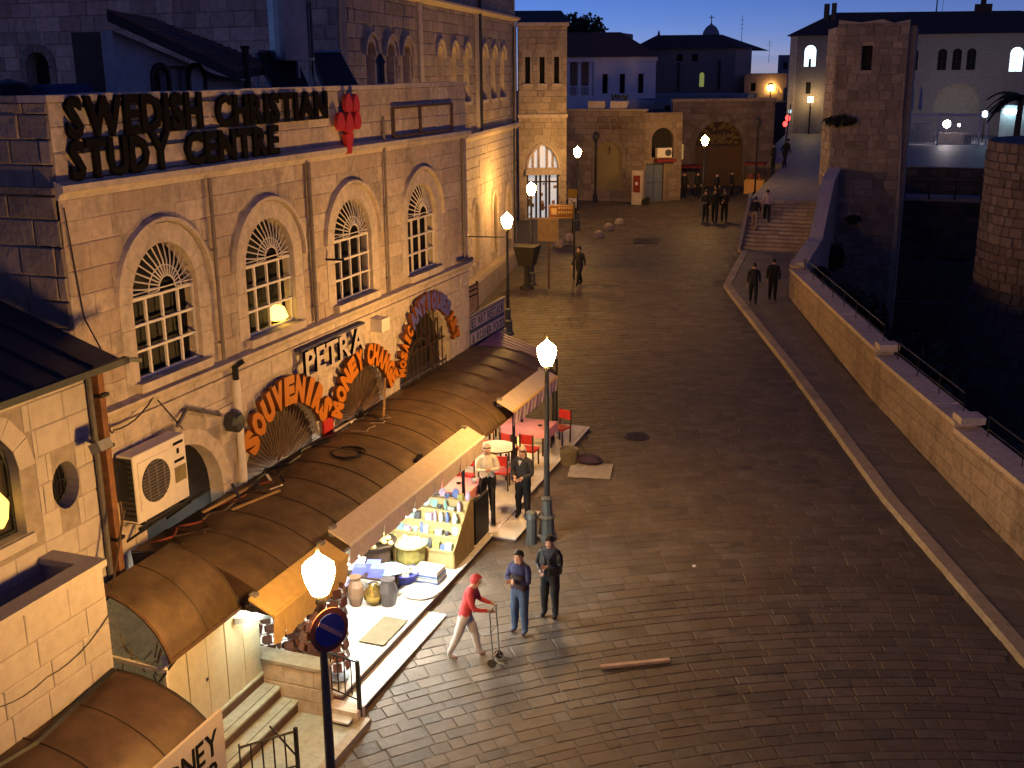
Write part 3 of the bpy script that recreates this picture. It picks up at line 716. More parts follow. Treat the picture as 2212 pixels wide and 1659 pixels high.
b = MB(); b.cyl(F.p(20.75, 0.0, 6.62), F.p(20.95, 0.35, 6.60), 0.025, n=6); tag(obj('wall_bracket', b, iron), 'small dark spike bracket right of the thick downpipe', 'bracket')
t = thing('table_lamp', 'glowing yellow lamp standing inside the second arched window from the camera', 'lamp', F.p(19.05, -0.2, 5.6))
b = MB(); b.lathe([(0.16, 0), (0.22, 0.05), (0.15, 0.26), (0.05, 0.30)], F.p(19.0, -0.17, 5.66), 10); obj('lamp_shade', b, M('bright_shade', (0.8, 0.6, 0.3), var=0, bump=0, emit=(1.0, 0.62, 0.10), es=5.0), t)
b = MB(); b.cyl(F.p(19.0, -0.17, 5.565), F.p(19.0, -0.17, 5.70), 0.05, n=8); obj('lamp_base', b, iron, t)

# ---------------------------------------------------------------- things on the flat roof
t = thing('roof_shed', 'pale plaster roof shed with a sloping tiled roof and two arched openings', 'shed', (-14.8, 18.5, 9.62))
FS = Fr(-13.6, 0, 0, 1)
so = [Op(17.82, 0.22, 9.9, 10.4, depth=0.2), Op(18.93, 0.22, 9.9, 10.4, depth=0.2)]
wall_panel('wall', t, FS, 16.62, 20.6, 9.62, 10.6, so, blue_wall, 0.25, top=[(16.62, 9.62), (20.6, 9.62), (20.6, 10.32), (19.55, 10.46), (16.62, 11.22)])
for o in so:
    g_ = pane_of('window', t, FS, o, -0.18, glass_d); fr_ = MB(); arch_ring(fr_, FS, o, 0.07, -0.03, 0.04, 7, 0.0, legs=True); fr_.bar(FS.p(o['c'], -0.1, o['z0']), FS.p(o['c'], -0.1, o['zs']+0.2), 0.04); obj('frame', fr_, iron, g_)
b = MB(); b.add([(-13.86, 16.625, 9.62), (-14.5, 16.625, 9.62), (-14.5, 16.625, 11.2), (-13.86, 16.625, 11.2)], [(0, 1, 2, 3)]); obj('wall', b, stone_k, t)  # side face's shade painted in with the dark stone colour
# roof slab falls away from the camera; tiles in courses
A, B_, C_, D_ = Vector((-13.25, 16.1, 11.50)), Vector((-13.25, 19.75, 10.50)), Vector((-14.4, 22.97, 10.63)), Vector((-14.4, 18.7, 11.50))
b = MB(); dn = Vector((0, 0, -0.16)); b.add([A, B_, C_, D_, A+dn, B_+dn, C_+dn, D_+dn], [(0, 1, 2, 3), (7, 6, 5, 4), (0, 4, 5, 1), (1, 5, 6, 2), (2, 6, 7, 3), (3, 7, 4, 0)]); rf = obj('roof', b, M('dark_fascia', (0.03, 0.03, 0.035)), t)
tl = MB(); rr = random.Random(2)
for i in range(16):
    for j in range(20):
        u0, u1, v0, v1 = i/16, (i+0.97)/16, j/20, (j+0.94)/20
        Pf = lambda u, v: A.lerp(B_, u).lerp(D_.lerp(C_, u), v)+Vector((0, 0, 0.012))
        h0 = Vector((0, 0, 0.05)); tl.add([Pf(u0, v0)+h0*rr.uniform(.3, .6), Pf(u1, v0)+h0, Pf(u1, v1)+h0, Pf(u0, v1)+h0*rr.uniform(.3, .6), Pf(u0, v0), Pf(u1, v0), Pf(u1, v1), Pf(u0, v1)], [(0, 1, 2, 3), (4, 5, 1, 0), (5, 6, 2, 1), (6, 7, 3, 2), (7, 4, 0, 3)])
o = obj('tile', tl, roof_tile, rf); o['kind'] = 'stuff'
b = MB(); b.cyl((-13.5, 20.55, 9.6), (-13.5, 20.55, 10.95), 0.07, n=8); b.cyl((-13.5, 20.55, 10.951), (-13.5, 20.55, 11.02), 0.10, n=8); tag(obj('vent_pipe', b, iron), 'short black vent pipe between the tiled shed and solar panels', 'pipe')
t = thing('water_tank', 'tall galvanised steel cylinder standing above the solar panels', 'tank', (-13.9, 22.6, 10.7))
b = MB(); b.cyl((-14.0, 23.2, 10.74), (-14.0, 23.2, 12.6), 0.50, n=24); obj('body', b, steel, t, smooth=False)
for z in (10.75, 11.9): b = MB(); b.cyl((-14.0, 23.2, z), (-14.0, 23.2, z+0.05), 0.512, n=24); obj('band', b, steel, t)
b = MB()
for x, y in ((-13.66, 22.86), (-14.34, 22.86), (-13.66, 23.54), (-14.34, 23.54)): b.bar((x, y, 9.62), (x, y, 10.72), 0.06)
obj('stand', b, steel, t)
b = MB(); b.tube([(-13.46, 23.2, 10.8), (-13.45, 23.2, 12.4)], 0.03, 6); obj('pipe', b, dark_metal, t)
def solar_panel(label, P):
    t = thing('solar_panel', label, 'solar panel', P[0], 'black solar panels behind the parapet')
    a, b1, c, d = [Vector(p) for p in P]; nrm = (b1-a).cross(d-a).normalized(); ctr = (a+b1+c+d)/4
    b = MB(); b.extrude([a, b1, c, d], -nrm*0.07); obj('frame', b, dark_metal, t)
    ins = [p+(ctr-p)*0.06+nrm*0.006 for p in (a, b1, c, d)]; b = MB(); b.poly(ins); obj('glass', b, solar, t)
    b = MB(); b.tube([d+nrm*0.0, c], 0.05, 6); obj('pipe', b, steel, t)
    b = MB(); b.bar(d-nrm*0.08, (d.x, d.y, 9.6), 0.05); b.bar(c-nrm*0.08, (c.x, c.y, 9.6), 0.05); obj('stand', b, steel, t)
solar_panel('black tilted solar panel partly behind the steel cylinder', [(-13.3, 21.2, 10.12), (-13.3, 22.75, 10.12), (-14.5, 24.1, 10.93), (-14.5, 22.5, 10.93)])
solar_panel('black tilted solar panel right of the steel cylinder', [(-13.3, 23.4, 10.12), (-13.3, 25.1, 10.12), (-14.5, 26.4, 10.98), (-14.5, 24.85, 10.95)])
b = MB(); b.cyl((-14.2, 28.05, 10.0), (-14.2, 28.05, 10.78), 0.11, n=8); b.cyl((-14.2, 28.05, 10.70), (-14.2, 28.05, 10.95), 0.16, 0.03, n=8); tag(obj('flue', b, dark_metal), 'dark capped flue pipe in front of the narrow arched windows', 'flue')
t = thing('storage_tank', 'low blue plastic tank lying on the roof behind the sign', 'tank', (-14.5, 14.6, 9.62))
b = MB(); b.cyl((-14.0, 15.1, 10.05), (-14.0, 16.2, 10.05), 0.28, n=12); obj('body', b, M('blue_plastic', (0.03, 0.05, 0.12), bump=0), t)
b = MB(); b.box(-14.2, -13.8, 15.2, 16.1, 9.62, 9.85); obj('cradle', b, iron, t)
b = MB(); b.ball((-14.2, 14.7, 10.05), 0.55, 0.4, 0.38, 10); tag(obj('tarpaulin_bundle', b, iron), 'dark covered bundle on the roof beside the blue tank', 'bundle')
# ================================================================ NEAR LEFT BUILDING
FA = Fr(-11.4, 0, 0, 1)
t = nearb = thing('rendered_building', 'pale block building with oval window and dark metal roof at left edge', 'building', (-11.4, 9.0, 0))
WA = [Op(10.42, 0.68, 4.32, 5.25, depth=0.30, ring=0.0), Op(11.93, 0.27, 4.38, 5.10, kind='oval', depth=0.28, ring=0.0)]
wall_panel('wall', t, FA, 4.0, 12.62, -0.4, 6.4, WA, mortar_p, 0.3, rm=stone_p)
b = MB(); b.box(-16, -11.7, 12.3, 12.62, -0.4, 6.4); obj('wall', b, stone_p, t)
wa2 = [dict(WA[0]), dict(WA[1])]; wa2[0]['ring'] = 0.3
ashlar(t, FA, 8.6, 12.62, 2.0, 6.4, wa2, 0.42, (0.55, 1.05), stone_p, 120, dep=0.012, gap=0.010, seed=12, hj=0.05, name='block')
b = MB(); arch_ring(b, FA, WA[0], 0.3, -0.01, 0.014, 7, 0.012); obj('arch_surround', b, stone_p, t)
g_ = pane_of('window', t, FA, WA[0], -0.27, M('warm_glow_glass', (0.03, 0.022, 0.016), rough=0.15, var=0, bump=0, emit=(1.0, 0.5, 0.15), es=0.035))  # faint pane glow stands in for the lantern's light
b = MB(); o = WA[0]
for s in (-0.97, 0, 0.97): b.bar(FA.p(o['c']+s*o['w'], -0.2, o['z0']), FA.p(o['c']+s*o['w'], -0.2, o['zs']+(0.62 if s == 0 else 0.12)), 0.05)
for z in (o['z0']+0.03, 4.85, 5.4): b.bar(FA.p(o['c']-o['w'], -0.2, z), FA.p(o['c']+o['w'], -0.2, z), 0.045)
b.tube([FA.p(o['c']+o['w']*0.97*math.cos(math.pi*i/12), -0.2, o['zs']+o['w']*0.97*math.sin(math.pi*i/12)) for i in range(13)], 0.028, 5)
obj('frame', b, iron, g_)
b = MB(); fbox(b, FA, o['c']-0.8, o['c']+0.78, -0.27, 0.06, 4.16, 4.31); obj('sill', b, stone_p, g_)
lt = thing('window_lantern', 'glowing yellow lantern hanging inside the arched window at left edge', 'lantern', FA.p(10.62, -0.12, 4.45))
b = MB(); b.lathe([(0.04, 0), (0.11, 0.12), (0.15, 0.36), (0.06, 0.50), (0.02, 0.55)], FA.p(10.80, -0.15, 4.50), 10); obj('lamp_shade', b, amber_lit, lt)
b = MB(); b.cyl(FA.p(10.80, -0.15, 5.06), FA.p(10.80, -0.15, 5.75), 0.012, n=5); obj('cord', b, iron, lt)
g_ = pane_of('window', t, FA, WA[1], -0.25, glass_d); b = MB()
oo = op_outline(WA[1], -0.03); b.tube([FA.p(a, -0.23, z) for a, z in oo+oo[:1]], 0.022, 5); b.bar(FA.p(11.93, -0.23, 4.38), FA.p(11.93, -0.23, 5.1), 0.025); b.bar(FA.p(11.68, -0.23, 4.74), FA.p(12.18, -0.23, 4.74), 0.02)
for i in range(6): b.bar(FA.p(11.70+i*0.085, -0.22, 4.45), FA.p(11.80+i*0.06, -0.22, 5.03), 0.012)
obj('frame', b, iron, g_)
# standing seam metal roof
e0, e1 = 4.0, 12.95
def RP(y, u): return Vector((-11.05-u*3.4, y, 6.42+u*1.15))
b = MB(); hip = [RP(e0, 0), RP(e1, 0), RP(12.98, 1.0), RP(e0, 1.0)]
b.extrude(hip, (0, 0, -0.06)); rf = obj('roof', b, dark_metal, t)
y = 8.3
while y < 12.9:
    s = MB(); s.bar(RP(y, 0)+Vector((0, 0, 0.02)), RP(y, 1)+Vector((0, 0, 0.02)), 0.035, 0.05); obj('seam', s, dark_metal, rf); y += 0.58
b = MB(); b.bar((-11.02, e0, 6.38), (-11.02, e1+0.1, 6.38), 0.10, 0.10); b.bar((-11.02, e1+0.1, 6.38), (-10.9, e1+0.28, 6.34), 0.06); obj('gutter', b, dark_metal, t)
tp = thing('rusty_drain_pipe', 'rusty square downpipe at the corner beside the air conditioner', 'pipe', (-11.3, 12.72, 2.9))
b = MB(); b.bar((-11.30, 12.70, 2.9), (-11.30, 12.70, 6.3), 0.13, 0.12); obj('pipe', b, M('rust', (0.17, 0.075, 0.035), rough=0.8, var=0.45, scale=5), tp)
for z in (3.6, 5.1, 5.9): b = MB(); b.bar((-11.42, 12.72, z), (-11.2, 12.72, z), 0.17, 0.05); obj('bracket', b, iron, tp)
b = MB(); b.cyl((-11.33, 12.55, 2.9), (-11.33, 12.55, 6.2), 0.045, n=7); tag(obj('conduit_pipe', b, M('grey_conduit', (0.10, 0.09, 0.09), bump=0)), 'grey conduit pipe running beside the rusty square downpipe', 'pipe')
tp = thing('floodlight', 'small floodlight on a bracket beside the rusty downpipe', 'floodlight', (-11.2, 12.3, 5.25))
b = MB(); b.bar((-11.35, 12.6, 5.15), (-11.05, 12.35, 5.2), 0.04); obj('bracket', b, iron, tp)
b = MB(); b.obox((-11.0, 12.28, 5.27), (0.09, 0, 0.04), (0, 0.13, 0), (-0.03, 0, 0.07)); obj('head', b, M('grey_metal', (0.25, 0.25, 0.27), metal=0.4, bump=0), tp)
# roof terrace in front of it
t = thing('terrace', 'walled pale terrace projecting below the arched window at left edge', 'terrace', (-10.9, 9.5, 3.3))
FT = Fr(-10.5, 0, 0, 1)
wall_panel('wall', t, FT, 4.0, 11.47, -0.4, 3.80, [], mortar_p, 0.2); ashlar(t, FT, 8.8, 11.47, 1.7, 3.78, [], 0.42, (0.6, 1.0), stone_p, 60, dep=0.012, gap=0.010, seed=13, hj=0.05, name='block')
FT2 = Fr(-10.5, 11.47, -1, 0)
b = MB(); b.box(-11.4+0.02, -10.701, 11.27, 11.47, -0.4, 3.80); obj('wall', b, stone_p, t)
b = MB(); b.box(-10.74, -10.44, 4.0, 11.51, 3.80, 3.90); obj('coping', b, stone_p, t); b = MB(); b.box(-11.39, -10.741, 11.22, 11.51, 3.80, 3.90); obj('coping', b, stone_p, t)
b = MB(); b.box(-11.39, -10.70, 4.0, 11.27, 3.2, 3.35); obj('floor', b, M('terrace_floor', (0.16, 0.16, 0.17)), t)
# thin wire sagging over the blocks
def cable(label, pts, r=0.012, m=None, name='cable', grp=None, sag=0.0):
    P = [Vector(p) for p in pts]; out = []
    for a, b in zip(P, P[1:]):
        for k in range(6): q = a.lerp(b, k/6); q.z -= sag*4*(k/6)*(1-k/6); out.append(q)
    out.append(P[-1]); b = MB(); b.tube(out, r, 5); return tag(obj(name, b, m or iron), label, 'cable', grp)
cable('thin black cable running down the wall from the parapet corner to the metal roof', [(-11.93, 13.12, 8.6), (-11.95, 13.3, 6.9), (-11.5, 13.1, 6.45)], 0.012)
cable('black cable drooping from the rusty downpipe to the ledge', [(-11.3, 12.8, 5.5), (-11.8, 13.5, 5.05), (-11.85, 14.6, 5.3)], 0.014, sag=0.12)
cable('black cable down from the ledge to the air conditioner', [(-11.86, 14.7, 5.2), (-11.8, 15.2, 4.55)], 0.014)
cable('thin wire lying across the pale terrace wall', [(-10.47, 9.0, 2.95), (-10.47, 10.2, 2.75), (-10.46, 11.45, 3.05)], 0.008, sag=0.12)
cable('insulated pipe curving from the air conditioner up to the meter', [(-11.75, 15.0, 4.66), (-11.9, 15.5, 4.82), (-11.9, 16.45, 4.42)], 0.035, M('grey_conduit', (0.10, 0.09, 0.09), bump=0), 'insulated_pipe')

# air conditioner
t = thing('air_conditioner', 'white air conditioner with round fan grille bracketed above the curved roof', 'air conditioner', (-11.7, 14.25, 3.5))
ax0, ax1, ay0, ay1, az0, az1 = -11.92, -11.58, 13.60, 14.95, 3.42, 4.58
b = MB(); b.box(ax0, ax1, ay0, ay1, az0, az1); me = obj('body', b, white_paint, t)
bv = me.modifiers.new('edge', 'BEVEL'); bv.width = 0.02; bv.segments = 2
FC = Fr(ax1, 0, 0, 1)
b = MB(); fbox(b, FC, 13.68, 14.50, 0.002, 0.02, 3.60, 4.44); obj('fan_panel', b, white_paint, t)
b = MB(); b.box(ax0+0.03, ax1-0.03, ay0-0.004, ay0-0.0015, az0+0.04, az1-0.04); obj('side_recess', b, iron, t); b = MB(); b.cyl(FC.p(14.09, 0.02, 4.02), FC.p(14.09, 0.03, 4.02), 0.36, n=28); dk = obj('fan_recess', b, M('ac_dark', (0.05, 0.045, 0.045), bump=0), t)
b = MB()
for i in range(13): z = 4.02-0.33+i*0.055; w = math.sqrt(max(0.0, 0.35**2-(z-4.02)**2)); b.bar(FC.p(14.09-w, 0.04, z), FC.p(14.09+w, 0.04, z), 0.012)
for s in (-0.2, 0, 0.2): b.bar(FC.p(14.09+s, 0.045, 4.02-0.28), FC.p(14.09+s, 0.045, 4.02+0.28), 0.016)
obj('fan_grille', b, M('ac_grey', (0.17, 0.15, 0.15), bump=0), t)
b = MB(); fbox(b, FC, 14.60, 14.90, 0.002, 0.012, 3.78, 4.05); obj('access_panel', b, M('ac_label', (0.22, 0.18, 0.09), bump=0), t)
for z, h in ((4.44, 0.05), (4.28, 0.09), (4.13, 0.05)): b = MB(); fbox(b, FC, 14.62 if h < .06 else 14.70, 14.88 if h < .06 else 14.76, 0.002, 0.008, z, z+h); obj('badge', b, letter_k, t)
b = MB()
for i in range(12): b.box(ax0+0.04, ax1-0.04, ay0-0.012, ay0-0.0045, az0+0.06+i*0.09, az0+0.12+i*0.09)
obj('side_grille', b, M('ac_dark', (0.05, 0.045, 0.045), bump=0), t)
b = MB()
for y in (13.75, 14.8): b.bar((-12.0, y, 3.38), (-11.45, y, 3.38), 0.05); b.bar((-12.0, y, 3.0), (-11.5, y, 3.36), 0.04)
b.bar((-11.5, 13.5, 3.39), (-11.5, 15.4, 3.39), 0.05); obj('bracket', b, iron, t)
b = MB(); b.box(-11.98, -11.7, 13.30, 13.58, 3.9, 4.5); tag(obj('cable_box', b, iron), 'dark box between the rusty downpipe and the air conditioner', 'box')

# ================================================================ PLATFORM, STAIRS, NEAR CANOPIES
def fz(y): return 0.20+max(0, y-20.5)*0.025
PX = -8.72
mb = MB(); ys = [14.75, 20.5, 24, 29.5]
for a, b in zip(ys, ys[1:]):
    mb.add([(-12, a, fz(a)-0.03), (PX, a, fz(a)-0.03), (PX, b, fz(b)-0.03), (-12, b, fz(b)-0.03), (-12, a, -0.8), (PX, a, -0.8), (PX, b, -0.8), (-12, b, -0.8)], [(0, 1, 2, 3), (4, 7, 6, 5), (1, 5, 6, 2), (0, 4, 5, 1), (3, 2, 6, 7)])
plat = thing('shop_platform', 'raised white tiled floor in front of the arched shops', 'platform', (-10.4, 20, 0))
obj('base', mb, brown_stone, plat)
TM = []
b_ = MB(); stone_geo(b_, lambda a, d, z: Vector((a, z, d)), -0.5, 0.5, -0.5, 0.5, 1.0, random.Random(1), rel=True)
me = bpy.data.meshes.new('tile'); me.from_pydata([(v[0], v[1], min(v[2], 0.7)) for v in b_.v], [], b_.f); me.materials.append(tile_w)
y = 14.78
while y < 29.4:
    x = -11.9; w = 0.62
    while x < PX-0.05:
        x1 = min(x+w, PX+0.03); o = bpy.data.objects.new('tile', me); o.parent = plat; o.location = Vector(((x+x1)/2, y+0.30, fz(y+0.3)-0.03))-plat.location
        o.rotation_euler = (math.atan(0.025) if y > 20.5 else 0, 0, 0); o.scale = (x1-x-0.006, 0.594, 0.042); col.objects.link(o); x = x1
    y += 0.60
# long step plank along the front edge, brown riser below
t = thing('front_step', 'long pale stone step below the edge of the tiled floor', 'step', (-8.5, 16.5, 0))
b = MB(); b.box(PX+0.02, -8.32, 14.3, 18.3, -0.5, 0.02); obj('riser', b, brown_stone, t); b = MB()
b = MB(); b.box(PX+0.01, -8.29, 14.25, 16.25, 0.02, 0.055); obj('tread', b, tile_w, t); b = MB(); b.box(PX+0.01, -8.29, 16.256, 18.33, 0.02, 0.055); obj('tread', b, tile_w, t)
# small step by the dark suited man
t = thing('front_step', 'short low pale step beside the lamp post at the cafe edge', 'step', (-8.4, 22.6, 0.1))
b = MB(); b.box(PX+0.02, -8.15, 21.9, 23.6, -0.2, 0.20); obj('riser', b, brown_stone, t); b = MB(); b.box(PX+0.02, -8.12, 21.88, 23.62, 0.20, 0.235); obj('tread', b, tile_w, t)
# end parapet and stairs down beside the shop platform
t = thing('end_wall', 'low beige stone end wall with railing beside the steps', 'wall', (-9.6, 14.6, 0))
FE = Fr(-10.45, 14.45, 1, 0)
wall_panel('wall', t, FE, 0, 1.62, -0.4, 0.80, [], mortar, 0.28)
ashlar(t, FE, 0, 1.62, -0.1, 0.80, [], 0.30, (0.4, 0.7), stone_w, 40, dep=0.015, seed=3, name='stone')
b = MB(); b.box(-10.47, -8.80, 14.40, 14.78, 0.80, 0.86); obj('coping', b, kerb_m, t)
b = MB(); b.box(-8.82, -8.22, 14.45, 14.72, -0.4, 0.14); obj('end_block', b, stone_w, t)
rl = thing('iron_railing', 'black iron railing at the corner of the tiled floor above the steps', 'railing', (-8.4, 14.6, 0.1))
b = MB(); b.tube([(-8.85, 14.7, 1.02), (-8.28, 14.62, 1.0), (-8.25, 14.58, 0.9)], 0.018, 5); obj('rail', b, iron, rl); b = MB(); b.tube([(-8.85, 14.7, 0.35), (-8.25, 14.6, 0.30)], 0.014, 5); obj('rail', b, iron, rl)
b = MB(); b.bar((-8.25, 14.59, -0.1), (-8.25, 14.59, 1.05), 0.06); obj('post', b, iron, rl)
for i in range(4): b = MB(); b.bar((-8.82+i*0.14, 14.69-i*0.02, 0.35), (-8.82+i*0.14, 14.69-i*0.02, 1.01), 0.016); obj('baluster', b, iron, rl)
t = thing('stone_steps', 'three worn pale steps with brown risers beside the low beige wall', 'steps', (-9.5, 13.4, 0))
for i, (x0, x1, z) in enumerate(((-10.6, -10.0, 0.60), (-10.0, -9.68, 0.385), (-9.68, -9.36, 0.17))):
    b = MB(); b.box(x0+0.01, x1, 11.5, 14.43, -0.4, z-0.04); obj('riser', b, brown_stone, t)
    b = MB(); b.box(x0, x1+0.03, 11.5, 14.43, z-0.04, z); obj('tread', b, step_m, t)
    b = MB(); b.box(x1-0.10, x1-0.085, 11.52, 14.4, z, z+0.004); obj('groove', b, M('groove', (0.08, 0.09, 0.08), bump=0), t)
b = MB(); b.box(-9.349, -8.22, 11.0, 14.43, -0.5, -0.045); obj('landing', b, step_m, t)
b = MB(); b.box(-8.22, -8.05, 10.5, 14.6, -0.5, -0.01); obj('landing_edge', b, kerb_m, t)
rl = thing('iron_railing', 'black iron gate railing at the bottom edge below the steps', 'railing', (-8.6, 12.3, 0))
b = MB(); pA, pB, pC = Vector((-8.95, 12.15, 0.78)), Vector((-8.32, 12.72, 0.85)), Vector((-8.9, 12.9, 0.70))
b.tube([pA, pB], 0.02, 5); obj('rail', b, iron, rl); b = MB(); b.tube([pA-Vector((0, 0, .6)), pB-Vector((0, 0, .6))], 0.016, 5); obj('rail', b, iron, rl); b = MB(); b.tube([pC, pB-Vector((0, 0, .45))], 0.018, 5); obj('rail', b, iron, rl)
for i in range(6): q = pA.lerp(pB, i/5); b = MB(); b.bar(q-Vector((0, 0, 0.82)), q+Vector((0, 0, 0.06 if i in (0, 5) else 0)), 0.05 if i == 5 else 0.018); obj('baluster', b, iron, rl)

# curved sheet canopy over the shops; every sheet a part
def canopy(t, prof, y0, y1, step, m, skew=0.0, seed=1):
    r2 = random.Random(seed); y = y0; fine = []
    for a, b in zip(prof, prof[1:]):
        for k in range(3): fine.append((a[0]+(b[0]-a[0])*k/3, a[1]+(b[1]-a[1])*k/3))
    fine.append(prof[-1]); sm = [fine[0]]
    for a, b, c in zip(fine, fine[1:], fine[2:]): sm.append(((a[0]+2*b[0]+c[0])/4, (a[1]+2*b[1]+c[1])/4))
    prof = sm+[fine[-1]]; n = len(prof)
    while y < y1-0.05:
        e = min(y+step, y1); b = MB(); lift = r2.uniform(0, 0.012)
        T = [(x, yy, z+dz) for yy, dz in ((y, lift), (e+0.03, 0.012+lift)) for x, z in prof]; U = [(p[0], p[1], p[2]-0.025) for p in T]
        b.add(T, [(i, i+1, n+i+1, n+i) for i in range(n-1)]); b.add(U, [(n+i, n+i+1, i+1, i) for i in range(n-1)])
        q = T+U; b.add(q, [(i, 2*n+i, 2*n+i+1, i+1) for i in range(n-1)]+[(n+i, n+i+1, 3*n+i+1, 3*n+i) for i in range(n-1)]+[(0, n, 3*n, 2*n), (n-1, 3*n-1, 4*n-1, 2*n-1)])
        o = obj('roof_sheet', b, m, t); o.data.polygons.foreach_set('use_smooth', [k < 2*(n-1) for k in range(len(o.data.polygons))])
        s = MB(); s.tube([(x, e, z+lift+0.012) for x, z in prof], 0.015, 5); obj('seam', s, M('seam_brown', (0.055, 0.035, 0.022), rough=0.6, bump=0), t); y = e
PR = [(-11.95, 2.83), (-11.6, 2.90), (-11.2, 2.93), (-10.8, 2.92), (-10.45, 2.87), (-10.1, 2.78), (-9.8, 2.66), (-9.55, 2.52), (-9.38, 2.38), (-9.30, 2.22)]
t = thing('curved_canopy', 'long brown curved sheet metal roof over the souvenir shops', 'canopy', (-10.6, 20, 2.4))
canopy(t, PR, 13.75, 28.45, 0.92, metal_roof, seed=4)
b = MB(); b.bar((-9.32, 13.75, 2.2), (-9.32, 28.4, 2.2), 0.06, 0.08); obj('eave_beam', b, M('brown_beam', (0.11, 0.06, 0.03), bump=0.1), t)
b = MB()
for y in (15.2, 21.8, 25.1, 28.3): b.bar((-9.35, y, fz(y)), (-9.35, y, 2.2), 0.06); b.bar((-9.35, y, 2.18), (-12, y, 2.18), 0.05)
obj('frame', b, iron, t)
b = MB(); b.poly([(x, 13.76, z-0.03) for x, z in PR]+[(-9.30, 13.76, 2.1), (-9.9, 13.76, 2.1), (-9.9, 13.76, 2.35), (-11.9, 13.76, 2.35)]); obj('end_board', b, rust_roof, t)
# loose things lying on the curved roof
rr = random.Random(21)
def on_roof(x):
    for (a, za), (b, zb) in zip(PR, PR[1:]):
        if a <= x <= b: return za+(zb-za)*(x-a)/(b-a)
    return 2.83
for lab, ya, yb, x0, m, r in (('rusty red cable looping along the curved roof below the air conditioner', 13.9, 17.0, -11.5, M('red_cable', (0.25, 0.06, 0.03), bump=0), 0.02), ('brown hose lying beside the red cable on the curved roof', 14.0, 16.2, -11.25, wood_d, 0.018), ('black cable bundle at the foot of the wide fan arch', 16.2, 19.6, -11.7, iron, 0.03), ('tangled dark wire on the curved roof below the two fan arches', 19.5, 22.6, -11.55, iron, 0.02), ('pale wire curled on the curved roof near the narrow fan arch', 20.2, 21.6, -11.1, M('pale_wire', (0.35, 0.28, 0.24), bump=0), 0.01)):
    pts = []
    k = 9
    for i in range(k+1):
        y = ya+(yb-ya)*i/k; x = min(-9.4, max(-11.9, x0+rr.uniform(-0.22, 0.22))); pts.append((x, y, on_roof(x)+0.03+rr.uniform(0, 0.06)))
    cable(lab, pts, r, m, 'roof_cable', 'cables lying on the curved roof')
for lab, p, q, m in (('pale wooden stick on the curved roof just right of the air conditioner', (-11.6, 15.3, 2.98), (-11.5, 16.6, 2.99), M('pale_wood', (0.38, 0.24, 0.10), bump=0.1)), ('yellow plank on the curved roof beside the cables', (-11.2, 15.6, 2.97), (-10.9, 16.7, 2.97), M('pale_wood', (0.38, 0.24, 0.10), bump=0.1)), ('short pale batten between the two fan arches', (-11.7, 20.2, 2.95), (-11.65, 21.1, 2.96), white_paint), ('dark thin stick crossing the red cable', (-11.7, 14.6, 2.96), (-11.0, 14.5, 3.0), wood_d), ('long thin rod leaning against the narrow fan arch', (-11.1, 21.4, 2.98), (-11.85, 23.0, 3.4), M('pale_wood', (0.38, 0.24, 0.10), bump=0.1))):
    b = MB(); b.bar(p, q, 0.05, 0.04); tag(obj('loose_stick', b, m), lab, 'stick', 'sticks lying on the curved roof')
for i in range(7):
    y = 16.5+rr.uniform(-0.5, 0.8); x = -11.3+rr.uniform(-0.3, 0.4); a = rr.uniform(0, 3)
    b = MB(); b.bar((x, y, 2.97), (x+0.25*math.cos(a), y+0.25*math.sin(a), 3.05+rr.uniform(0, .15)), 0.05, 0.02); tag(obj('scrap_piece', b, [white_paint, iron, dark_metal, wood_d][i % 4]), ['pale chip', 'black chip', 'grey metal offcut', 'brown wood chip', 'second pale chip', 'second black chip', 'second grey offcut'][i]+' in the scrap heap on the curved roof below the wide fan arch', 'scrap', 'scrap heap on the curved roof')
b = MB(); b.tube([(-10.75+0.35*math.cos(a*0.5), 19.1+0.35*math.sin(a*0.5), 2.94) for a in range(13)], 0.025, 6); tag(obj('rubber_ring', b, iron), 'dark rubber ring lying flat on the curved roof below the wide fan arch', 'ring')
b = MB(); b.cyl((-9.62, 19.9, 2.58), (-9.62, 20.1, 2.62), 0.05, n=7); b.obox((-9.6, 20.0, 2.63), (0.06, 0, 0), (0, 0.12, 0.03), (0, 0, 0.03)); tag(obj('roof_clamp', b, iron), 'small black clamp near the front edge of the curved roof', 'clamp')

# small canopy and boarded kiosk at the top of the stairs
PS = [(-11.1, 3.10), (-10.8, 3.06), (-10.5, 2.95), (-10.25, 2.78), (-10.05, 2.57), (-9.92, 2.34), (-9.86, 2.18)]
t = thing('small_canopy', 'short curved brown sheet roof over the boarded kiosk by the steps', 'canopy', (-10.5, 12.8, 2.3))
canopy(t, PS, 11.95, 13.7, 0.9, metal_roof, seed=6)
b = MB(); b.tube([(x, 11.93, z) for x, z in PS], 0.03, 5); b.bar((-9.86, 11.9, 2.17), (-9.86, 13.75, 2.17), 0.05, 0.07); obj('rim', b, M('brown_beam', (0.11, 0.06, 0.03), bump=0.1), t)
t = thing('boarded_kiosk', 'cream boarded kiosk with a leafy glass end under the small canopy', 'kiosk', (-10.5, 13.0, 0.4))
y = 12.0
for i in range(5):
    b = MB(); b.box(-10.06, -10.02+0.006*(i % 2), y+0.010, y+0.48, 0.60, 2.15); obj('board', b, panel_w, t); y += 0.49
b = MB(); b.box(-11.0, -10.07, 14.2, 14.24, 0.44, 2.2); obj('wall', b, panel_w, t)
for z in (1.25,): b = MB(); b.box(-10.018, -10.01, 12.9, 12.96, z, z+0.06); obj('latch', b, iron, t)
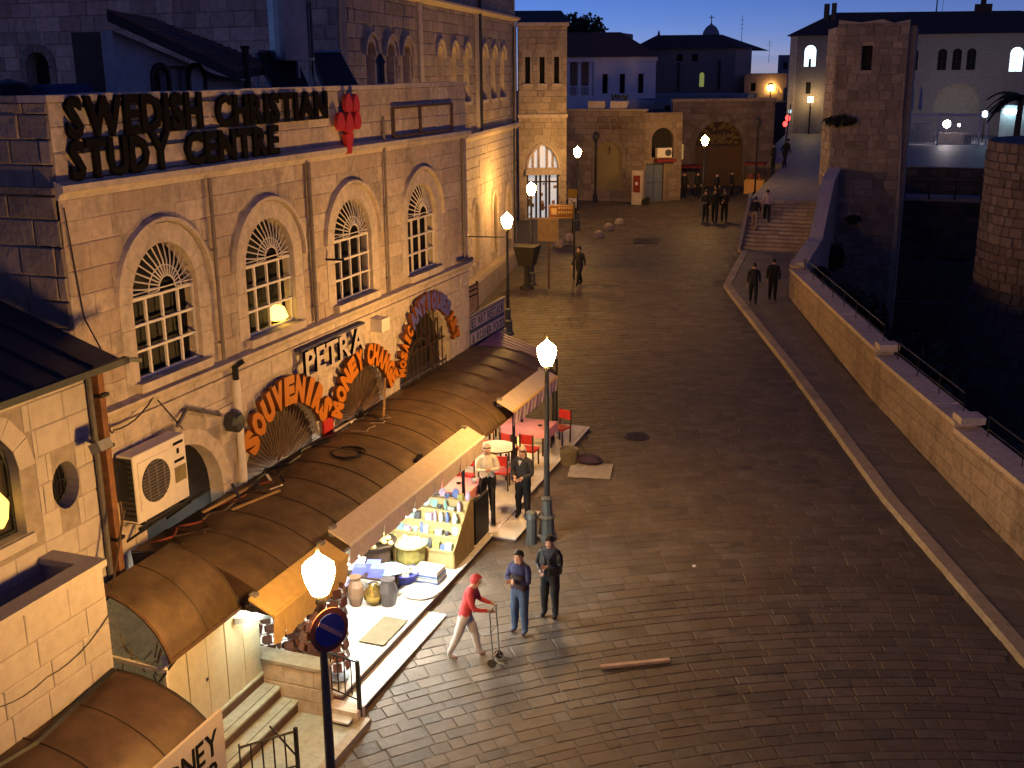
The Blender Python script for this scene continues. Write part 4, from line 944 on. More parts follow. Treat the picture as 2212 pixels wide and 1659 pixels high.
b = MB(); b.poly([(-11.05, 12.02, 0.5), (-10.05, 12.02, 0.5), (-10.05, 12.02, 2.2)]+[(x, 12.02, z-0.05) for x, z in reversed(PS[:-1])]); gl = obj('end_glass', b, M('lit_etched_glass', (0.30, 0.25, 0.14), rough=0.3, var=0.9, scale=7, bump=0.4, bscale=14, emit=(0.60, 0.42, 0.18), es=0.14), t)  # glass glows in place of a light inside the kiosk
b = MB(); rr = random.Random(5)
for i in range(26):
    x = -10.85+rr.random()*0.7; z = 0.8+rr.random()*1.4; a = rr.uniform(0.4, 2.6); b.bar((x, 12.0, z), (x+0.22*math.cos(a), 11.99, z+0.3*math.sin(a)), 0.016)
obj('lattice', b, wood_y, gl)
b = MB(); b.bar((-11.0, 11.96, 2.0), (-9.95, 11.96, 1.96), 0.05, 0.07); b.bar((-10.02, 11.98, 0.45), (-10.02, 11.98, 2.2), 0.05); obj('frame', b, white_paint, t)
b = MB(); b.bar((-10.0, 13.72, 1.90), (-9.55, 14.4, 1.80), 0.06, 0.10); b.bar((-9.98, 13.74, 2.25), (-9.62, 14.38, 1.9), 0.05); obj('brace', b, M('grey_beam', (0.30, 0.30, 0.32), bump=0), t)
b = MB(); b.add([(-10.0, 13.8, 1.96), (-9.6, 14.4, 1.88), (-9.95, 14.2, 2.5), (-10.03, 13.8, 1.96), (-9.63, 14.42, 1.88), (-9.98, 14.22, 2.5)], [(0, 1, 2), (5, 4, 3), (0, 3, 4, 1), (1, 4, 5, 2), (2, 5, 3, 0)]); obj('gable_board', b, white_paint, t)
cable('dark cable hanging in front of the kiosk down to the red brown roof', [(-9.9, 12.1, 2.1), (-10.1, 11.7, 1.7), (-10.6, 11.2, 2.25)], 0.018)
b = MB(); b.tube([(-10.9, 12.5, 4.2), (-10.95, 12.1, 3.0), (-11.0, 11.6, 2.8)], 0.02, 5); tag(obj('hanging_pole', b, wood_d), 'thin stick hanging from the roof corner beside the terrace', 'stick')

# red brown roof of the next shop and its sign board
PN = [(-10.5, 2.12), (-10.1, 2.10), (-9.8, 2.04), (-9.5, 1.93), (-9.25, 1.80), (-9.05, 1.64), (-8.95, 1.52)]
t = thing('low_shop_roof', 'low red brown curved sheet roof in the bottom left corner', 'canopy', (-9.7, 9, 1.6))
canopy(t, PN, 6.0, 11.5, 0.92, rust_roof, seed=8)
b = MB(); b.tube([(x, 11.52, z) for x, z in PN], 0.03, 5); obj('rim', b, iron, t)
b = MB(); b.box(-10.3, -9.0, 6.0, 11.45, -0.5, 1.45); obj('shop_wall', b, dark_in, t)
cable('thick black cable along the join of the red brown roof and terrace wall', [(-10.4, 8.0, 2.2), (-10.2, 9.6, 2.18), (-10.45, 11.4, 2.2)], 0.04)
t = thing('sign_board', 'tilted white board with black NEY and ER letters at the bottom edge', 'sign', (-8.6, 10, 1.0))
FB = Fr(-8.6, 0, 0, 1)
b = MB(); fbox(b, FB, 9.0, 11.36, -0.05, 0.0, 0.85, 1.97); obj('board', b, M('sign_white', (0.36, 0.32, 0.33), rough=0.5, var=0.06, bump=0), t)
text_line('MONEY', t, FB, 9.75, 11.2, 1.42, 0.36, 0.006, 0.012, 0.004, letter_k); text_line('CHANGER', t, FB, 9.3, 11.2, 0.98, 0.34, 0.006, 0.012, 0.004, letter_k)
b = MB(); b.bar((-8.63, 10.3, 0.9), (-9.05, 10.3, 0.9), 0.04); b.bar((-8.63, 11.0, 1.85), (-9.0, 11.0, 1.6), 0.04); obj('bracket', b, iron, t)

# ---------------------------------------------------------------- awnings on the canopy edge
def awning(name, label, ya, yb, x, z, cm, tm, scal=0.0, stripes=None, drop=0.42, deep=0.42):
    t = thing(name, label, 'awning', (x, ya, z), 'awnings along the shop canopy')
    b = MB(); a = [(x-deep, z+0.22), (x, z), (x, z-0.03), (x-deep, z+0.18)]
    b.extrude([(p, ya, q) for p, q in a], (0, yb-ya, 0)); obj('fabric_top', b, cm, t)
    b = MB(); b.tube([(x+0.015, ya, z-0.01), (x+0.015, yb, z-0.01)], 0.035, 6); obj('front_bar', b, tm, t)
    n = max(1, int((yb-ya)/(stripes or 0.32)))
    bs = [MB(), MB()]
    for i in range(n):
        p, q = ya+(yb-ya)*i/n, ya+(yb-ya)*(i+1)/n; w = 0.02*math.sin(i*1.7)
        k = i % 2 if stripes else 0
        bs[k].add([(x+0.02, p, z-0.03), (x+0.02, q, z-0.03), (x-0.02+w, q, z-drop), (x-0.02+w, (p+q)/2, z-drop-scal), (x-0.02+w, p, z-drop)], [(0, 1, 2, 3, 4)])
    for k, mm in ((0, cm if not stripes else purple_m), (1, purple_w)):
        if bs[k].v:
            o = obj('valance', bs[k], mm, t); so = o.modifiers.new('cloth', 'SOLIDIFY'); so.thickness = 0.006
    b = MB()
    for y in (ya+0.15, yb-0.15): b.bar((x-deep, y, z+0.16), (x, y, z-0.03), 0.04); b.box(x-deep-0.05, x-deep+0.06, y-0.06, y+0.06, z+0.05, z+0.24)
    obj('arm', b, M('grey_metal', (0.25, 0.25, 0.27), metal=0.4, bump=0), t)
    return t
awning('shop_awning', 'long pale retracted awning above the souvenir shelves', 15.95, 22.3, -9.05, 2.46, awn_cloth, white_cloth, 0.0)
awning('shop_awning', 'orange lit awning behind the nearest street lamp', 13.35, 15.75, -9.0, 2.36, orange_cloth, orange_cloth, 0.06, drop=0.5)
awning('shop_awning', 'purple and white striped awning with light bar above the cafe tables', 24.2, 27.6, -9.02, 2.50, awn_cloth, orange_cloth, 0.05, stripes=0.14, drop=0.36)
t = thing('purple_awning', 'purple sheet awning over the cafe past the end of the curved roof', 'awning', (-10.7, 29.2, 2.7))
n = 18
for i in range(n):
    a = i/n; c = (i+0.94)/n; A0, A1, B0, B1 = Vector((-11.8, 28.5, 2.82)), Vector((-12.0, 30.9, 2.78)), Vector((-9.5, 27.7, 2.55)), Vector((-9.6, 29.4, 2.55))
    b = MB(); P4 = [A0.lerp(A1, a), A0.lerp(A1, c), B0.lerp(B1, c), B0.lerp(B1, a)]; b.extrude(P4, (0, 0, 0.02+0.012*(i % 2))); obj('slat', b, purple_m, t)
b = MB(); b.bar((-9.5, 27.7, 2.5), (-9.6, 29.4, 2.5), 0.05); b.bar((-9.6, 29.35, 0.45), (-9.6, 29.35, 2.5), 0.05); obj('frame', b, iron, t)
# board fence with restaurant sign beyond the building corner
t = thing('restaurant_board', 'blue and white restaurant board on a frame at the building corner', 'sign', (-12.2, 30.6, 2.6))
FR_ = Fr(-12.2, 0, 0, 1)
b = MB(); fbox(b, FR_, 29.15, 32.0, -0.05, 0, 2.66, 3.58); obj('board', b, M('sign_navy', (0.05, 0.06, 0.13), bump=0), t)
for z in (2.74, 3.2): b = MB(); fbox(b, FR_, 29.2, 31.95, 0.002, 0.012, z, z+0.34); obj('band', b, M('sign_lilac', (0.42, 0.36, 0.42), bump=0), t)
text_line('IES ART RESTAUR', t, FR_, 29.25, 31.9, 3.23, 0.27, 0.016, 0.01, 0.003, M('sign_navy', (0.05, 0.06, 0.13), bump=0)); text_line('& KOSHER FOOD', t, FR_, 29.3, 31.9, 2.77, 0.25, 0.016, 0.01, 0.003, M('sign_navy', (0.05, 0.06, 0.13), bump=0))
b = MB(); b.bar(FR_.p(29.1, 0, 3.63), FR_.p(32.05, 0, 3.63), 0.07); b.bar(FR_.p(29.1, 0, 2.6), FR_.p(32.05, 0, 2.6), 0.09); fbox(b, FR_, 29.9, 30.05, -0.05, 0.1, 2.45, 2.62); fbox(b, FR_, 31.8, 31.95, -0.05, 0.1, 2.45, 2.62); obj('frame', b, kerb_m, t)
b = MB()
for s in (29.2, 31.9): b.bar(FR_.p(s, -0.06, 0.3), FR_.p(s, -0.06, 2.7), 0.08)
obj('post', b, iron, t)
t = thing('notice_board', 'small brown framed notice board above the restaurant board', 'notice board', (-12.3, 29.6, 3.7))
b = MB(); fbox(b, FR_, 29.2, 30.0, -0.12, -0.08, 3.68, 4.4); obj('panel', b, M('notice_tan', (0.34, 0.22, 0.13), bump=0), t)
b = MB(); b.bar(FR_.p(30.02, -0.1, 2.7), FR_.p(30.02, -0.1, 4.5), 0.06); b.bar(FR_.p(29.2, -0.1, 4.42), FR_.p(30.0, -0.1, 4.42), 0.05); obj('frame', b, wood_d, t)
b = MB(); fbox(b, FR_, 29.25, 29.95, -0.078, -0.07, 4.12, 4.16); fbox(b, FR_, 29.25, 29.95, -0.078, -0.07, 4.28, 4.32); obj('line', b, letter_k, t)
# strip of blue tarpaulin tubes hanging at the corner
cable('dark rolled cloth hanging at the far top corner of the shop arches', [(-11.9, 27.7, 5.5), (-11.85, 28.6, 5.42)], 0.05, M('blue_rail', (0.06, 0.06, 0.14), bump=0), 'rolled_cloth')

# ---------------------------------------------------------------- unseen lights under the canopy, assumed from the bright floor and street
def assumed_tube_light(label, x, y, z, l, m, ang=0.0):
    t = thing('assumed_tube_light', label, 'light', (x, y, z), 'assumed fluorescent lights under the shop canopy')
    b = MB(); b.box(x-0.05, x+0.05, y-l/2, y+l/2, z+0.02, z+0.07); obj('housing', b, white_paint, t)
    b = MB(); b.box(x-0.03, x+0.03, y-l/2+0.03, y+l/2-0.03, z-0.012, z+0.019); obj('tube', b, m, t)
assumed_tube_light('assumed cool tube light under the canopy above the postcard racks', -10.0, 16.2, 2.35, 1.2, tube_lit)  # assumed tube, hidden by the canopy, added to light the tiles
assumed_tube_light('assumed cool tube light under the canopy above the souvenir shelves', -10.0, 18.4, 2.35, 1.2, tube_lit)  # assumed like the one above, lights the shelves from out of view
assumed_tube_light('assumed cool tube light added behind the hanging edge of the pale awning, near end', -9.2, 16.7, 1.98, 1.2, M('assumed_edge_tube', (0.8, 0.8, 0.8), var=0, bump=0, emit=(1.0, 1.0, 0.88), es=680.0))  # assumed tube, placed out of view to throw light onto the street
assumed_tube_light('assumed cool tube light added behind the hanging edge of the pale awning, shelf end', -9.2, 19.0, 1.98, 1.2, M('assumed_edge_tube', (0.8, 0.8, 0.8)))  # second assumed street-lighting tube, also hidden by the valance
assumed_tube_light('assumed warm tube light under the canopy above the first cafe table', -10.5, 22.6, 2.35, 1.0, tube_warm)  # assumed tube, added unseen for the warm cafe light
assumed_tube_light('assumed warm tube light under the canopy above the cafe chairs', -10.5, 26.0, 2.35, 1.0, tube_warm)  # assumed too, a second unseen source of the warm cafe light
assumed_tube_light('assumed greenish tube light inside the stair recess below the kiosk brace', -9.75, 14.15, 1.98, 0.5, tube_green)  # assumed tube, added out of view to light the steps greenish
# ================================================================ B2: long stone building behind, B3, far buildings
D2 = (-0.158, 0.987)
F2 = Fr(-15.8, 28.7, *D2)
long_b = thing('long_stone_building', 'tall stone building behind with triple arched windows and lamplit lower wall', 'building', (-15.8, 28.7, 0))
def o2(c, w, z0, zs, **k): return Op(c, w, z0, zs, **k)
UP = [o2(s, 0.42, 9.25, 10.95, ring=0.16, depth=0.3) for s in (2.75, 4.75, 6.55, 10.9, 13.0, 15.1, 18.3, 20.3, 22.3)]
DN = [o2(s, 0.55, 2.3, 4.3, kind='pointed', ring=0.2, depth=0.3) for s in (16.2, 20.1, 23.4)]
wall_panel('wall', long_b, F2, 0, 25.4, -0.5, 14.2, UP+DN, mortar, 0.5, rm=stone_w)
ashlar(long_b, F2, 0, 25.4, 8.0, 14.2, UP, 0.38, (0.45, 0.9), stone_f, 160, dep=0.03, seed=21)
ashlar(long_b, F2, 0, 25.4, 1.9, 7.62, DN, 0.42, (0.5, 1.0), stone_w, 80, dep=0.03, seed=22)  # paler stone than above: street lamp light put into the colour
FS2 = Fr(-36.0, 28.66, 1, 0)
wall_panel('wall', long_b, FS2, 0, 20.2-0.002, 5, 15.5, [Op(9.6, 0.45, 9.6, 10.7, ring=0.25, depth=0.4)], mortar, 0.5)
ashlar(long_b, FS2, 4.0, 20.2, 9.0, 15.5, [Op(9.6, 0.45, 9.6, 10.7, ring=0.25)], 0.40, (0.45, 0.95), M('end_wall_lit_stone', (0.62, 0.46, 0.36), rand=0.3, stain=0.4, bump=0.5, bscale=14), 60, dep=0.035, seed=23)  # pale warm colour stands in for lamp light from behind the camera
g_ = pane_of('niche', long_b, FS2, Op(9.6, 0.45, 9.6, 10.7), -0.38, dark_in); b = MB(); arch_ring(b, FS2, Op(9.6, 0.45, 9.6, 10.7), 0.24, -0.02, 0.05, 9, 0.02, legs=True); obj('arch_surround', b, stone_d, g_)
for o in UP:
    g_ = pane_of('window', long_b, F2, o, -0.28, M('warm_brown_glass', (0.10, 0.05, 0.02), rough=0.3, var=0.2, bump=0))
    b = MB(); fr2 = 0.05; b.bar(F2.p(o['c'], -0.25, o['z0']), F2.p(o['c'], -0.25, o['zs']+0.4), fr2); b.bar(F2.p(o['c']-0.42, -0.25, 10.3), F2.p(o['c']+0.42, -0.25, 10.3), fr2); obj('frame', b, M('window_cream', (0.45, 0.36, 0.28), bump=0), g_)
    b = MB(); arch_ring(b, F2, o, 0.16, -0.02, 0.05, 7, 0.015); obj('arch_surround', b, stone_w, g_)
    b = MB(); q = dict(o); q['w'] = o['w']+0.2; arch_ring(b, F2, q, 0.07, 0.0, 0.12, 8, 0.0); obj('hood_mould', b, stone_w, g_)
    b = MB(); fbox(b, F2, o['c']-0.55, o['c']+0.55, -0.28, 0.12, o['z0']-0.14, o['z0']-0.004); obj('sill', b, stone_w, g_)
for o in DN:
    g_ = pane_of('window', long_b, F2, o, -0.28, M('warm_brown_glass', (0.10, 0.05, 0.02), bump=0))
    b = MB(); q = op_outline(o, 0.0); b.tube([F2.p(a, 0.03, z) for a, z in q[1:]+q[:1]], 0.09, 5); obj('surround', b, stone_w, g_)
    b = MB(); b.bar(F2.p(o['c'], -0.2, o['z0']), F2.p(o['c'], -0.2, op_top(o)), 0.06); obj('frame', b, wood_d, g_)
for z0, z1, d in ((7.62, 8.0, 0.22), (12.75, 13.0, 0.30), (13.9, 14.25, 0.15)):
    b = MB(); pr = [(0.0, z0), (0.06, z0), (d, z0+(z1-z0)*0.5), (d, z1-0.05), (0.03, z1), (0.0, z1)]; b.extrude([F2.p(-0.05, a, z) for a, z in pr], F2.u()*25.5); obj('cornice', b, stone_w, long_b)
for s in (8.15, 16.9, 24.9):
    b = MB(); fbox(b, F2, s-0.22, s+0.22, 0.0, 0.10, 8.0, 12.75); obj('pilaster', b, stone_w, long_b)
b = MB(); b.extrude([F2.p(0.5, d, z) for d, z in ((0.0, -0.3), (0.45, -0.3), (0.45, 1.75), (0.38, 1.9), (0.0, 1.9))], F2.u()*24.5); obj('plinth', b, stone_f, long_b)
b = MB(); b.add([F2.p(25.4, -12, 14.0), F2.p(0, -12, 14.0), F2.p(0, -0.05, 14.0), F2.p(25.4, -0.05, 14.0)], [(0, 1, 2, 3)]); obj('roof', b, roof_dark, long_b)
b = MB(); fbox(b, F2, 25.36, 25.40, -12, -0.5, -0.5, 14.2); obj('wall', b, stone_f, long_b)
for lab, s, z0, z1, r in (('dark drain pipe on the long stone building between triple windows', 17.3, 7.9, 13.9, 0.07), ('thin dark pipe at the far end of the long stone building', 24.5, 2, 12.5, 0.05)):
    b = MB(); b.cyl(F2.p(s, 0.12, z0), F2.p(s, 0.12, z1), r, n=7); tag(obj('drain_pipe', b, dark_metal), lab, 'pipe')
b = MB(); fbox(b, F2, 17.1, 19.3, -0.02, 0.05, 5.9, 6.7); tag(obj('wall_plaque', b, stone_w), 'raised stone plaque above the pointed window of the lamplit wall', 'plaque')
t = thing('wall_sconce', 'small white triangular bracket sign on the wall behind the third street lamp', 'bracket', F2.p(12.6, 0.3, 4.4))
b = MB(); b.extrude([F2.p(11.9, 0.0, 4.2), F2.p(11.9, 0.75, 4.2), F2.p(11.9, 0.05, 5.1)], F2.u()*0.05); obj('plate', b, white_paint, t); b = MB(); b.bar(F2.p(11.93, 0.0, 4.15), F2.p(11.93, 2.2, 4.15), 0.05); obj('arm', b, iron, t)
# narrow tower with lit pointed shop front
F3 = Fr(-23.0, 63.3, 2.45, 1.1)
LB = Fr(-23.0, 63.3, 2.45, 1.1)
tw = thing('gothic_shop_tower', 'narrow stone block with three slit windows above a lit pointed shop front', 'building', (-22, 64, 1.7))
O3 = [Op(1.34, 0.95, 4.75, 4.85, kind='pointed', ring=0.22, depth=0.3), Op(1.34, 0.95, 1.85, 4.45, kind='rect', ring=0.1, depth=0.3)]+[Op(s, 0.15, 9.7, 11.2, kind='rect', ring=0.12, depth=0.3) for s in (0.45, 1.3, 2.15)]
wall_panel('wall', tw, F3, -0.1, 2.75, 1.5, 12.9, O3, mortar, 0.5, rm=stone_w)
ashlar(tw, F3, -0.1, 2.75, 1.8, 12.9, O3, 0.38, (0.4, 0.8), stone_f, 60, dep=0.03, seed=31)
b = MB(); b.add([F3.p(2.74, -0.5, 1.5), F3.p(2.74, -4, 1.5), F3.p(2.74, -4, 12.9), F3.p(2.74, -0.5, 12.9)], [(0, 1, 2, 3)]); obj('wall', b, stone_f, tw)
b = MB(); fbox(b, F3, -0.2, 2.85, -0.5, 0.15, 12.9, 13.1); fbox(b, F3, -0.15, 2.8, 0, 0.12, 7.75, 7.95); obj('cornice', b, stone_w, tw)
b = MB(); b.add([F3.p(-0.3, 0.2, 13.1), F3.p(2.95, 0.2, 13.1), F3.p(2.95, -5, 14.0), F3.p(-0.3, -5, 14.0)], [(0, 1, 2, 3)]); obj('roof', b, roof_dark, tw)
b = MB(); fbox(b, F3, -2.2, -0.12, -1.4, -1.0, 1.5, 13.0); obj('recess_wall', b, stone_f, tw)
g_ = pane_of('window', tw, F3, O3[0], -0.25, shop_lit); b = MB(); q = op_outline(O3[0]); b.tube([F3.p(a, 0.02, z) for a, z in q[1:]+q[:2]], 0.10, 5)
for s in (0.75, 1.1, 1.6, 1.95): b.bar(F3.p(s, -0.2, 4.75), F3.p(s, -0.2, 6.2), 0.12)
obj('frame', b, stone_w, g_)
b = MB(); fbox(b, F3, 0.3, 2.4, 0.02, 0.2, 4.42, 4.72); obj('lintel', b, stone_w, tw)
g_ = pane_of('shop_window', tw, F3, O3[1], -0.25, shop_lit); b = MB()
for s in (0.42, 0.95, 1.2, 1.55, 1.75, 2.25): b.bar(F3.p(s, -0.2, 1.85), F3.p(s, -0.2, 4.45), 0.10)
b.bar(F3.p(0.4, -0.2, 4.0), F3.p(2.3, -0.2, 4.0), 0.08); obj('frame', b, wood_d, g_)
b = MB(); rr = random.Random(4)
for i in range(26):
    s = rr.choice((0.65, 1.37, 2.0))+rr.uniform(-.12, .12); z = rr.uniform(2.0, 3.9); fbox(b, F3, s-0.09, s+0.09, -0.24, -0.16, z, z+rr.uniform(0.08, 0.22))
obj('shop_goods', b, M('mixed_goods', (0.30, 0.18, 0.12), rand=0.6, bump=0), g_)
for o in O3[2:]:
    g_ = pane_of('window', tw, F3, o, -0.25, glass_d); b = MB(); fbox(b, F3, o['c']-0.28, o['c']+0.28, -0.02, 0.08, 9.54, 9.69); obj('sill', b, stone_w, g_)
# low shop wall with inscription, niche and blue door
F4 = Fr(-23.2, 71.0, 5.9, -0.2)
sh = thing('low_inscribed_building', 'low stone building with inscription and tall blocked arch behind the street lamp', 'building', (-20, 71, 2))
O4 = [Op(3.55, 0.92, 2.9, 5.05, ring=0.25, depth=0.12)]
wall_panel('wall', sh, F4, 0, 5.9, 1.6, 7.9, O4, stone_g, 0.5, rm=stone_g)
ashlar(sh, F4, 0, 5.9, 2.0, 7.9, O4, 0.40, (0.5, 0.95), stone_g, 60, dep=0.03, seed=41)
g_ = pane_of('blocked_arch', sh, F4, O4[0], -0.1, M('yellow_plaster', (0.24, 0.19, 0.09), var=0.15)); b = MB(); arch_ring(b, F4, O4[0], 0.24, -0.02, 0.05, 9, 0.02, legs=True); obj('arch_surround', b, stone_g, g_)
b = MB(); b.bar(F4.p(3.55, -0.08, 5.2), F4.p(3.55, -0.08, 5.7), 0.06); b.bar(F4.p(3.4, -0.08, 5.5), F4.p(3.7, -0.08, 5.5), 0.06); obj('cross_mark', b, wood_d, g_)
tt = thing('wall_inscription', 'two lines of dark letters high on the low stone building', 'inscription', F4.p(3.6, 0.05, 7.0))
b = MB(); rr = random.Random(8)
for z, n, s0, s1 in ((7.15, 9, 2.75, 4.55), (6.75, 11, 2.9, 4.5)):
    for i in range(n):
        if i == n//2: continue
        s = s0+(s1-s0)*i/n; fbox(b, F4, s, s+0.03, 0.03, 0.05, z, z+0.25); fbox(b, F4, s, s+0.10, 0.03, 0.05, z+0.22*(i % 2), z+0.22*(i % 2)+0.03)
obj('lettering', b, M('brown_ink', (0.10, 0.05, 0.03), bump=0), tt)['kind'] = 'stuff'
b = MB(); fbox(b, F4, -0.05, 5.95, -0.6, 0.08, 7.9, 8.02); obj('coping', b, stone_f, sh)
b = MB(); b.add([F4.p(0, -0.5, 7.6), F4.p(5.9, -0.5, 7.6), F4.p(5.9, -12, 7.6), F4.p(0, -12, 7.6)], [(0, 1, 2, 3)]); obj('roof', b, roof_dark, sh)
for lab, s in (('plain stone planter box on the low building roof', 2.6), ('stone planter box with dark plants on the low building roof', 4.1)):
    b = MB(); fbox(b, F4, s-0.55, s+0.55, -0.6, -0.1, 8.025, 8.5); pt = tag(obj('roof_planter', b, stone_w), lab, 'planter', 'planter boxes on the roof edge')
    if 'plants' in lab:
        l = MB(); rr = random.Random(3)
        for i in range(90): p = F4.p(s+rr.uniform(-.55, .55), -0.35+rr.uniform(-.25, .25), 8.5+rr.uniform(0, .3)); a = rr.uniform(0, 6.3); l.add([p, p+Vector((.12*math.cos(a), .12*math.sin(a), .06)), p+Vector((.05*math.cos(a+1), .05*math.sin(a+1), .16))], [(0, 1, 2)])
        obj('leaves', l, foliage, pt)
F5 = Fr(-17.3, 70.8, 2.1, 1.5)
db = thing('recessed_doorway_building', 'narrow stone bay with dark arch above a tall blue door', 'building', (-16.5, 71.5, 2))
O5 = [Op(1.25, 0.75, 5.0, 6.1, ring=0.18, depth=0.35), Op(0.75, 0.62, 2.2, 4.6, kind='rect', ring=0.12, depth=0.3)]
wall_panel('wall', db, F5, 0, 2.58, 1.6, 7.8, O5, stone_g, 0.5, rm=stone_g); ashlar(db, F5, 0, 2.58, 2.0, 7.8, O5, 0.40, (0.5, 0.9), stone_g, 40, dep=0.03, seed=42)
pane_of('archway', db, F5, O5[0], -0.3, dark_in); d_ = pane_of('door', db, F5, O5[1], -0.22, M('blue_door', (0.13, 0.16, 0.24), bump=0.1))
b = MB(); b.bar(F5.p(0.75, -0.2, 2.2), F5.p(0.75, -0.2, 4.6), 0.04); b.bar(F5.p(0.13, -0.2, 3.4), F5.p(1.37, -0.2, 3.4), 0.05); obj('rail', b, M('blue_door_d', (0.08, 0.10, 0.16), bump=0), d_)
ac = thing('air_conditioner', 'white air conditioner below the dark arch over the blue door', 'air conditioner', F5.p(1.2, 0.3, 5.0)); b = MB(); fbox(b, F5, 0.75, 1.75, 0.0, 0.35, 5.0, 5.6); obj('body', b, white_paint, ac); b = MB(); b.cyl(F5.p(1.5, 0.35, 5.3), F5.p(1.5, 0.37, 5.3), 0.22, n=12); obj('fan_grille', b, dark_metal, ac)
b = MB(); fbox(b, F5, 0.7, 2.0, 0.04, 0.5, 4.72, 4.9); tag(obj('door_awning', b, M('dark_red_sheet', (0.2, 0.02, 0.03), bump=0)), 'dark red slab awning under the white air conditioner', 'awning')
# gate building with big arch
F6 = Fr(-16.8, 76.5, 6.4, 3.0)
gb = thing('arched_gate_building', 'broad low stone building with one big dark arch lit by a lamp', 'building', (-13, 77, 2))
O6 = [Op(3.33, 1.67, 2.2, 5.3, ring=0.32, depth=0.45)]
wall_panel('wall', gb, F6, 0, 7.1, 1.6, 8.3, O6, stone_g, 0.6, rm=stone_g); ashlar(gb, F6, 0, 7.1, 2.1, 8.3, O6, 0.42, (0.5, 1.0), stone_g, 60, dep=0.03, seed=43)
b = MB(); fbox(b, F6, 1.67, 4.99, -0.44, -0.40, 2.2, 5.3); obj('gate', b, M('brown_gate', (0.14, 0.085, 0.045), var=0.3, bump=0), gb)
pane_of('archway', gb, F6, O6[0], -0.44+0.03, wood_d); b = MB(); arch_ring(b, F6, O6[0], 0.34, -0.02, 0.06, 13, 0.02); rg = obj('arch_surround', b, stone_g, gb)
b = MB(); rr = random.Random(6)
for i in range(60): a = rr.uniform(0.1, 3.0); r_ = rr.uniform(0.2, 1.9); p = F6.p(3.33+r_*0.85*math.cos(a), -0.35, 5.3+r_*0.8*math.sin(a)); b.add([p, p+Vector((.3, .2, .1)), p+Vector((.1, .05, .28))], [(0, 1, 2)])
obj('lattice', b, M('olive_lattice', (0.20, 0.15, 0.05), bump=0), gb)
b = MB(); fbox(b, F6, -0.05, 7.15, -0.65, 0.1, 8.3, 8.5); obj('coping', b, stone_f, gb)
b = MB(); b.add([F6.p(0, -0.6, 8.2), F6.p(7.05, -0.6, 8.2), F6.p(7.05, -14, 8.2), F6.p(0, -14, 8.2)], [(0, 1, 2, 3)]); b.add([F6.p(7.09, -0.6, 1.6), F6.p(7.09, -14, 1.6), F6.p(7.09, -14, 8.3), F6.p(7.09, -0.6, 8.3)], [(0, 1, 2, 3)]); obj('roof', b, M('blue_grey_felt', (0.12, 0.13, 0.15)), gb)
b = MB(); fbox(b, F6, 0.15, 0.75, 0.1, 0.4, 4.5, 5.5); tag(obj('lit_sign', b, M('amber_sign', (0.4, 0.3, 0.15), bump=0, emit=(1.0, 0.6, 0.2), es=0.25)), 'small lit amber sign at the left edge of the gate building', 'sign')
b = MB(); b.obox(F6.p(0.8, 0.6, 4.05), F6.u()*1.0, F6.n()*0.7, (0, 0, 0.08)); tag(obj('door_awning', b, M('dark_red_sheet', (0.2, 0.02, 0.03), bump=0)), 'flat red awning below the lit amber sign', 'awning')
# white columned building with red roof
FW = Fr(-29.5, 86.5, 8.2, 4.0)
cb = thing('columned_building', 'white building with tall columns and red tiled roof beyond the low stone building', 'building', (-25, 88, 5))
wall_panel('wall', cb, FW, 4.1, 9.1, 3, 11.3, [Op(s, 0.22, 8.6, 10.1, kind='rect', depth=0.2) for s in (5.0, 6.4, 7.9)], white_wall, 0.5)
for s in (5.0, 6.4, 7.9): o = Op(s, 0.22, 8.6, 10.1, kind='rect'); g_ = pane_of('window', cb, FW, o, -0.18, glass_d); b = MB(); fbox(b, FW, s-0.36, s-0.24, -0.02, 0.04, 8.5, 10.2); fbox(b, FW, s+0.24, s+0.36, -0.02, 0.04, 8.5, 10.2); obj('shutter', b, white_wall, g_)
b = MB(); fbox(b, FW, 0, 4.1, -1.9, -1.7, 3, 11.3); obj('wall', b, M('porch_wall', (0.28, 0.20, 0.15)), cb); b = MB(); fbox(b, FW, 0, 4.15, -1.7, 0.0, 3, 8.4); obj('porch_floor', b, white_wall, cb)
for s in (0.2, 1.15, 2.05, 2.95, 3.85): b = MB(); b.lathe([(0.2, 8.4), (0.16, 8.6), (0.13, 10.9), (0.22, 11.05)], (FW.p(s, -0.2, 0).x, FW.p(s, -0.2, 0).y, 0), 9); obj('column', b, white_wall, cb)
b = MB(); fbox(b, FW, 0, 4.1, -0.3, -0.1, 8.4, 8.46); fbox(b, FW, 0, 4.1, -0.25, -0.15, 9.1, 9.2)
for i in range(28): fbox(b, FW, 0.1+i*0.145, 0.15+i*0.145, -0.23, -0.17, 8.46, 9.1)
obj('balustrade', b, white_wall, cb)
b = MB(); fbox(b, FW, -0.1, 9.2, -0.4, 0.1, 11.05, 11.4); obj('cornice', b, white_wall, cb)
b = MB(); b.add([FW.p(-0.3, 0.35, 11.4), FW.p(9.4, 0.35, 11.4), FW.p(7.0, -4, 13.4), FW.p(-0.3, -4, 13.4), FW.p(9.4, -8, 11.4)], [(0, 1, 2, 3), (1, 4, 2)]); obj('roof', b, roof_tile, cb)
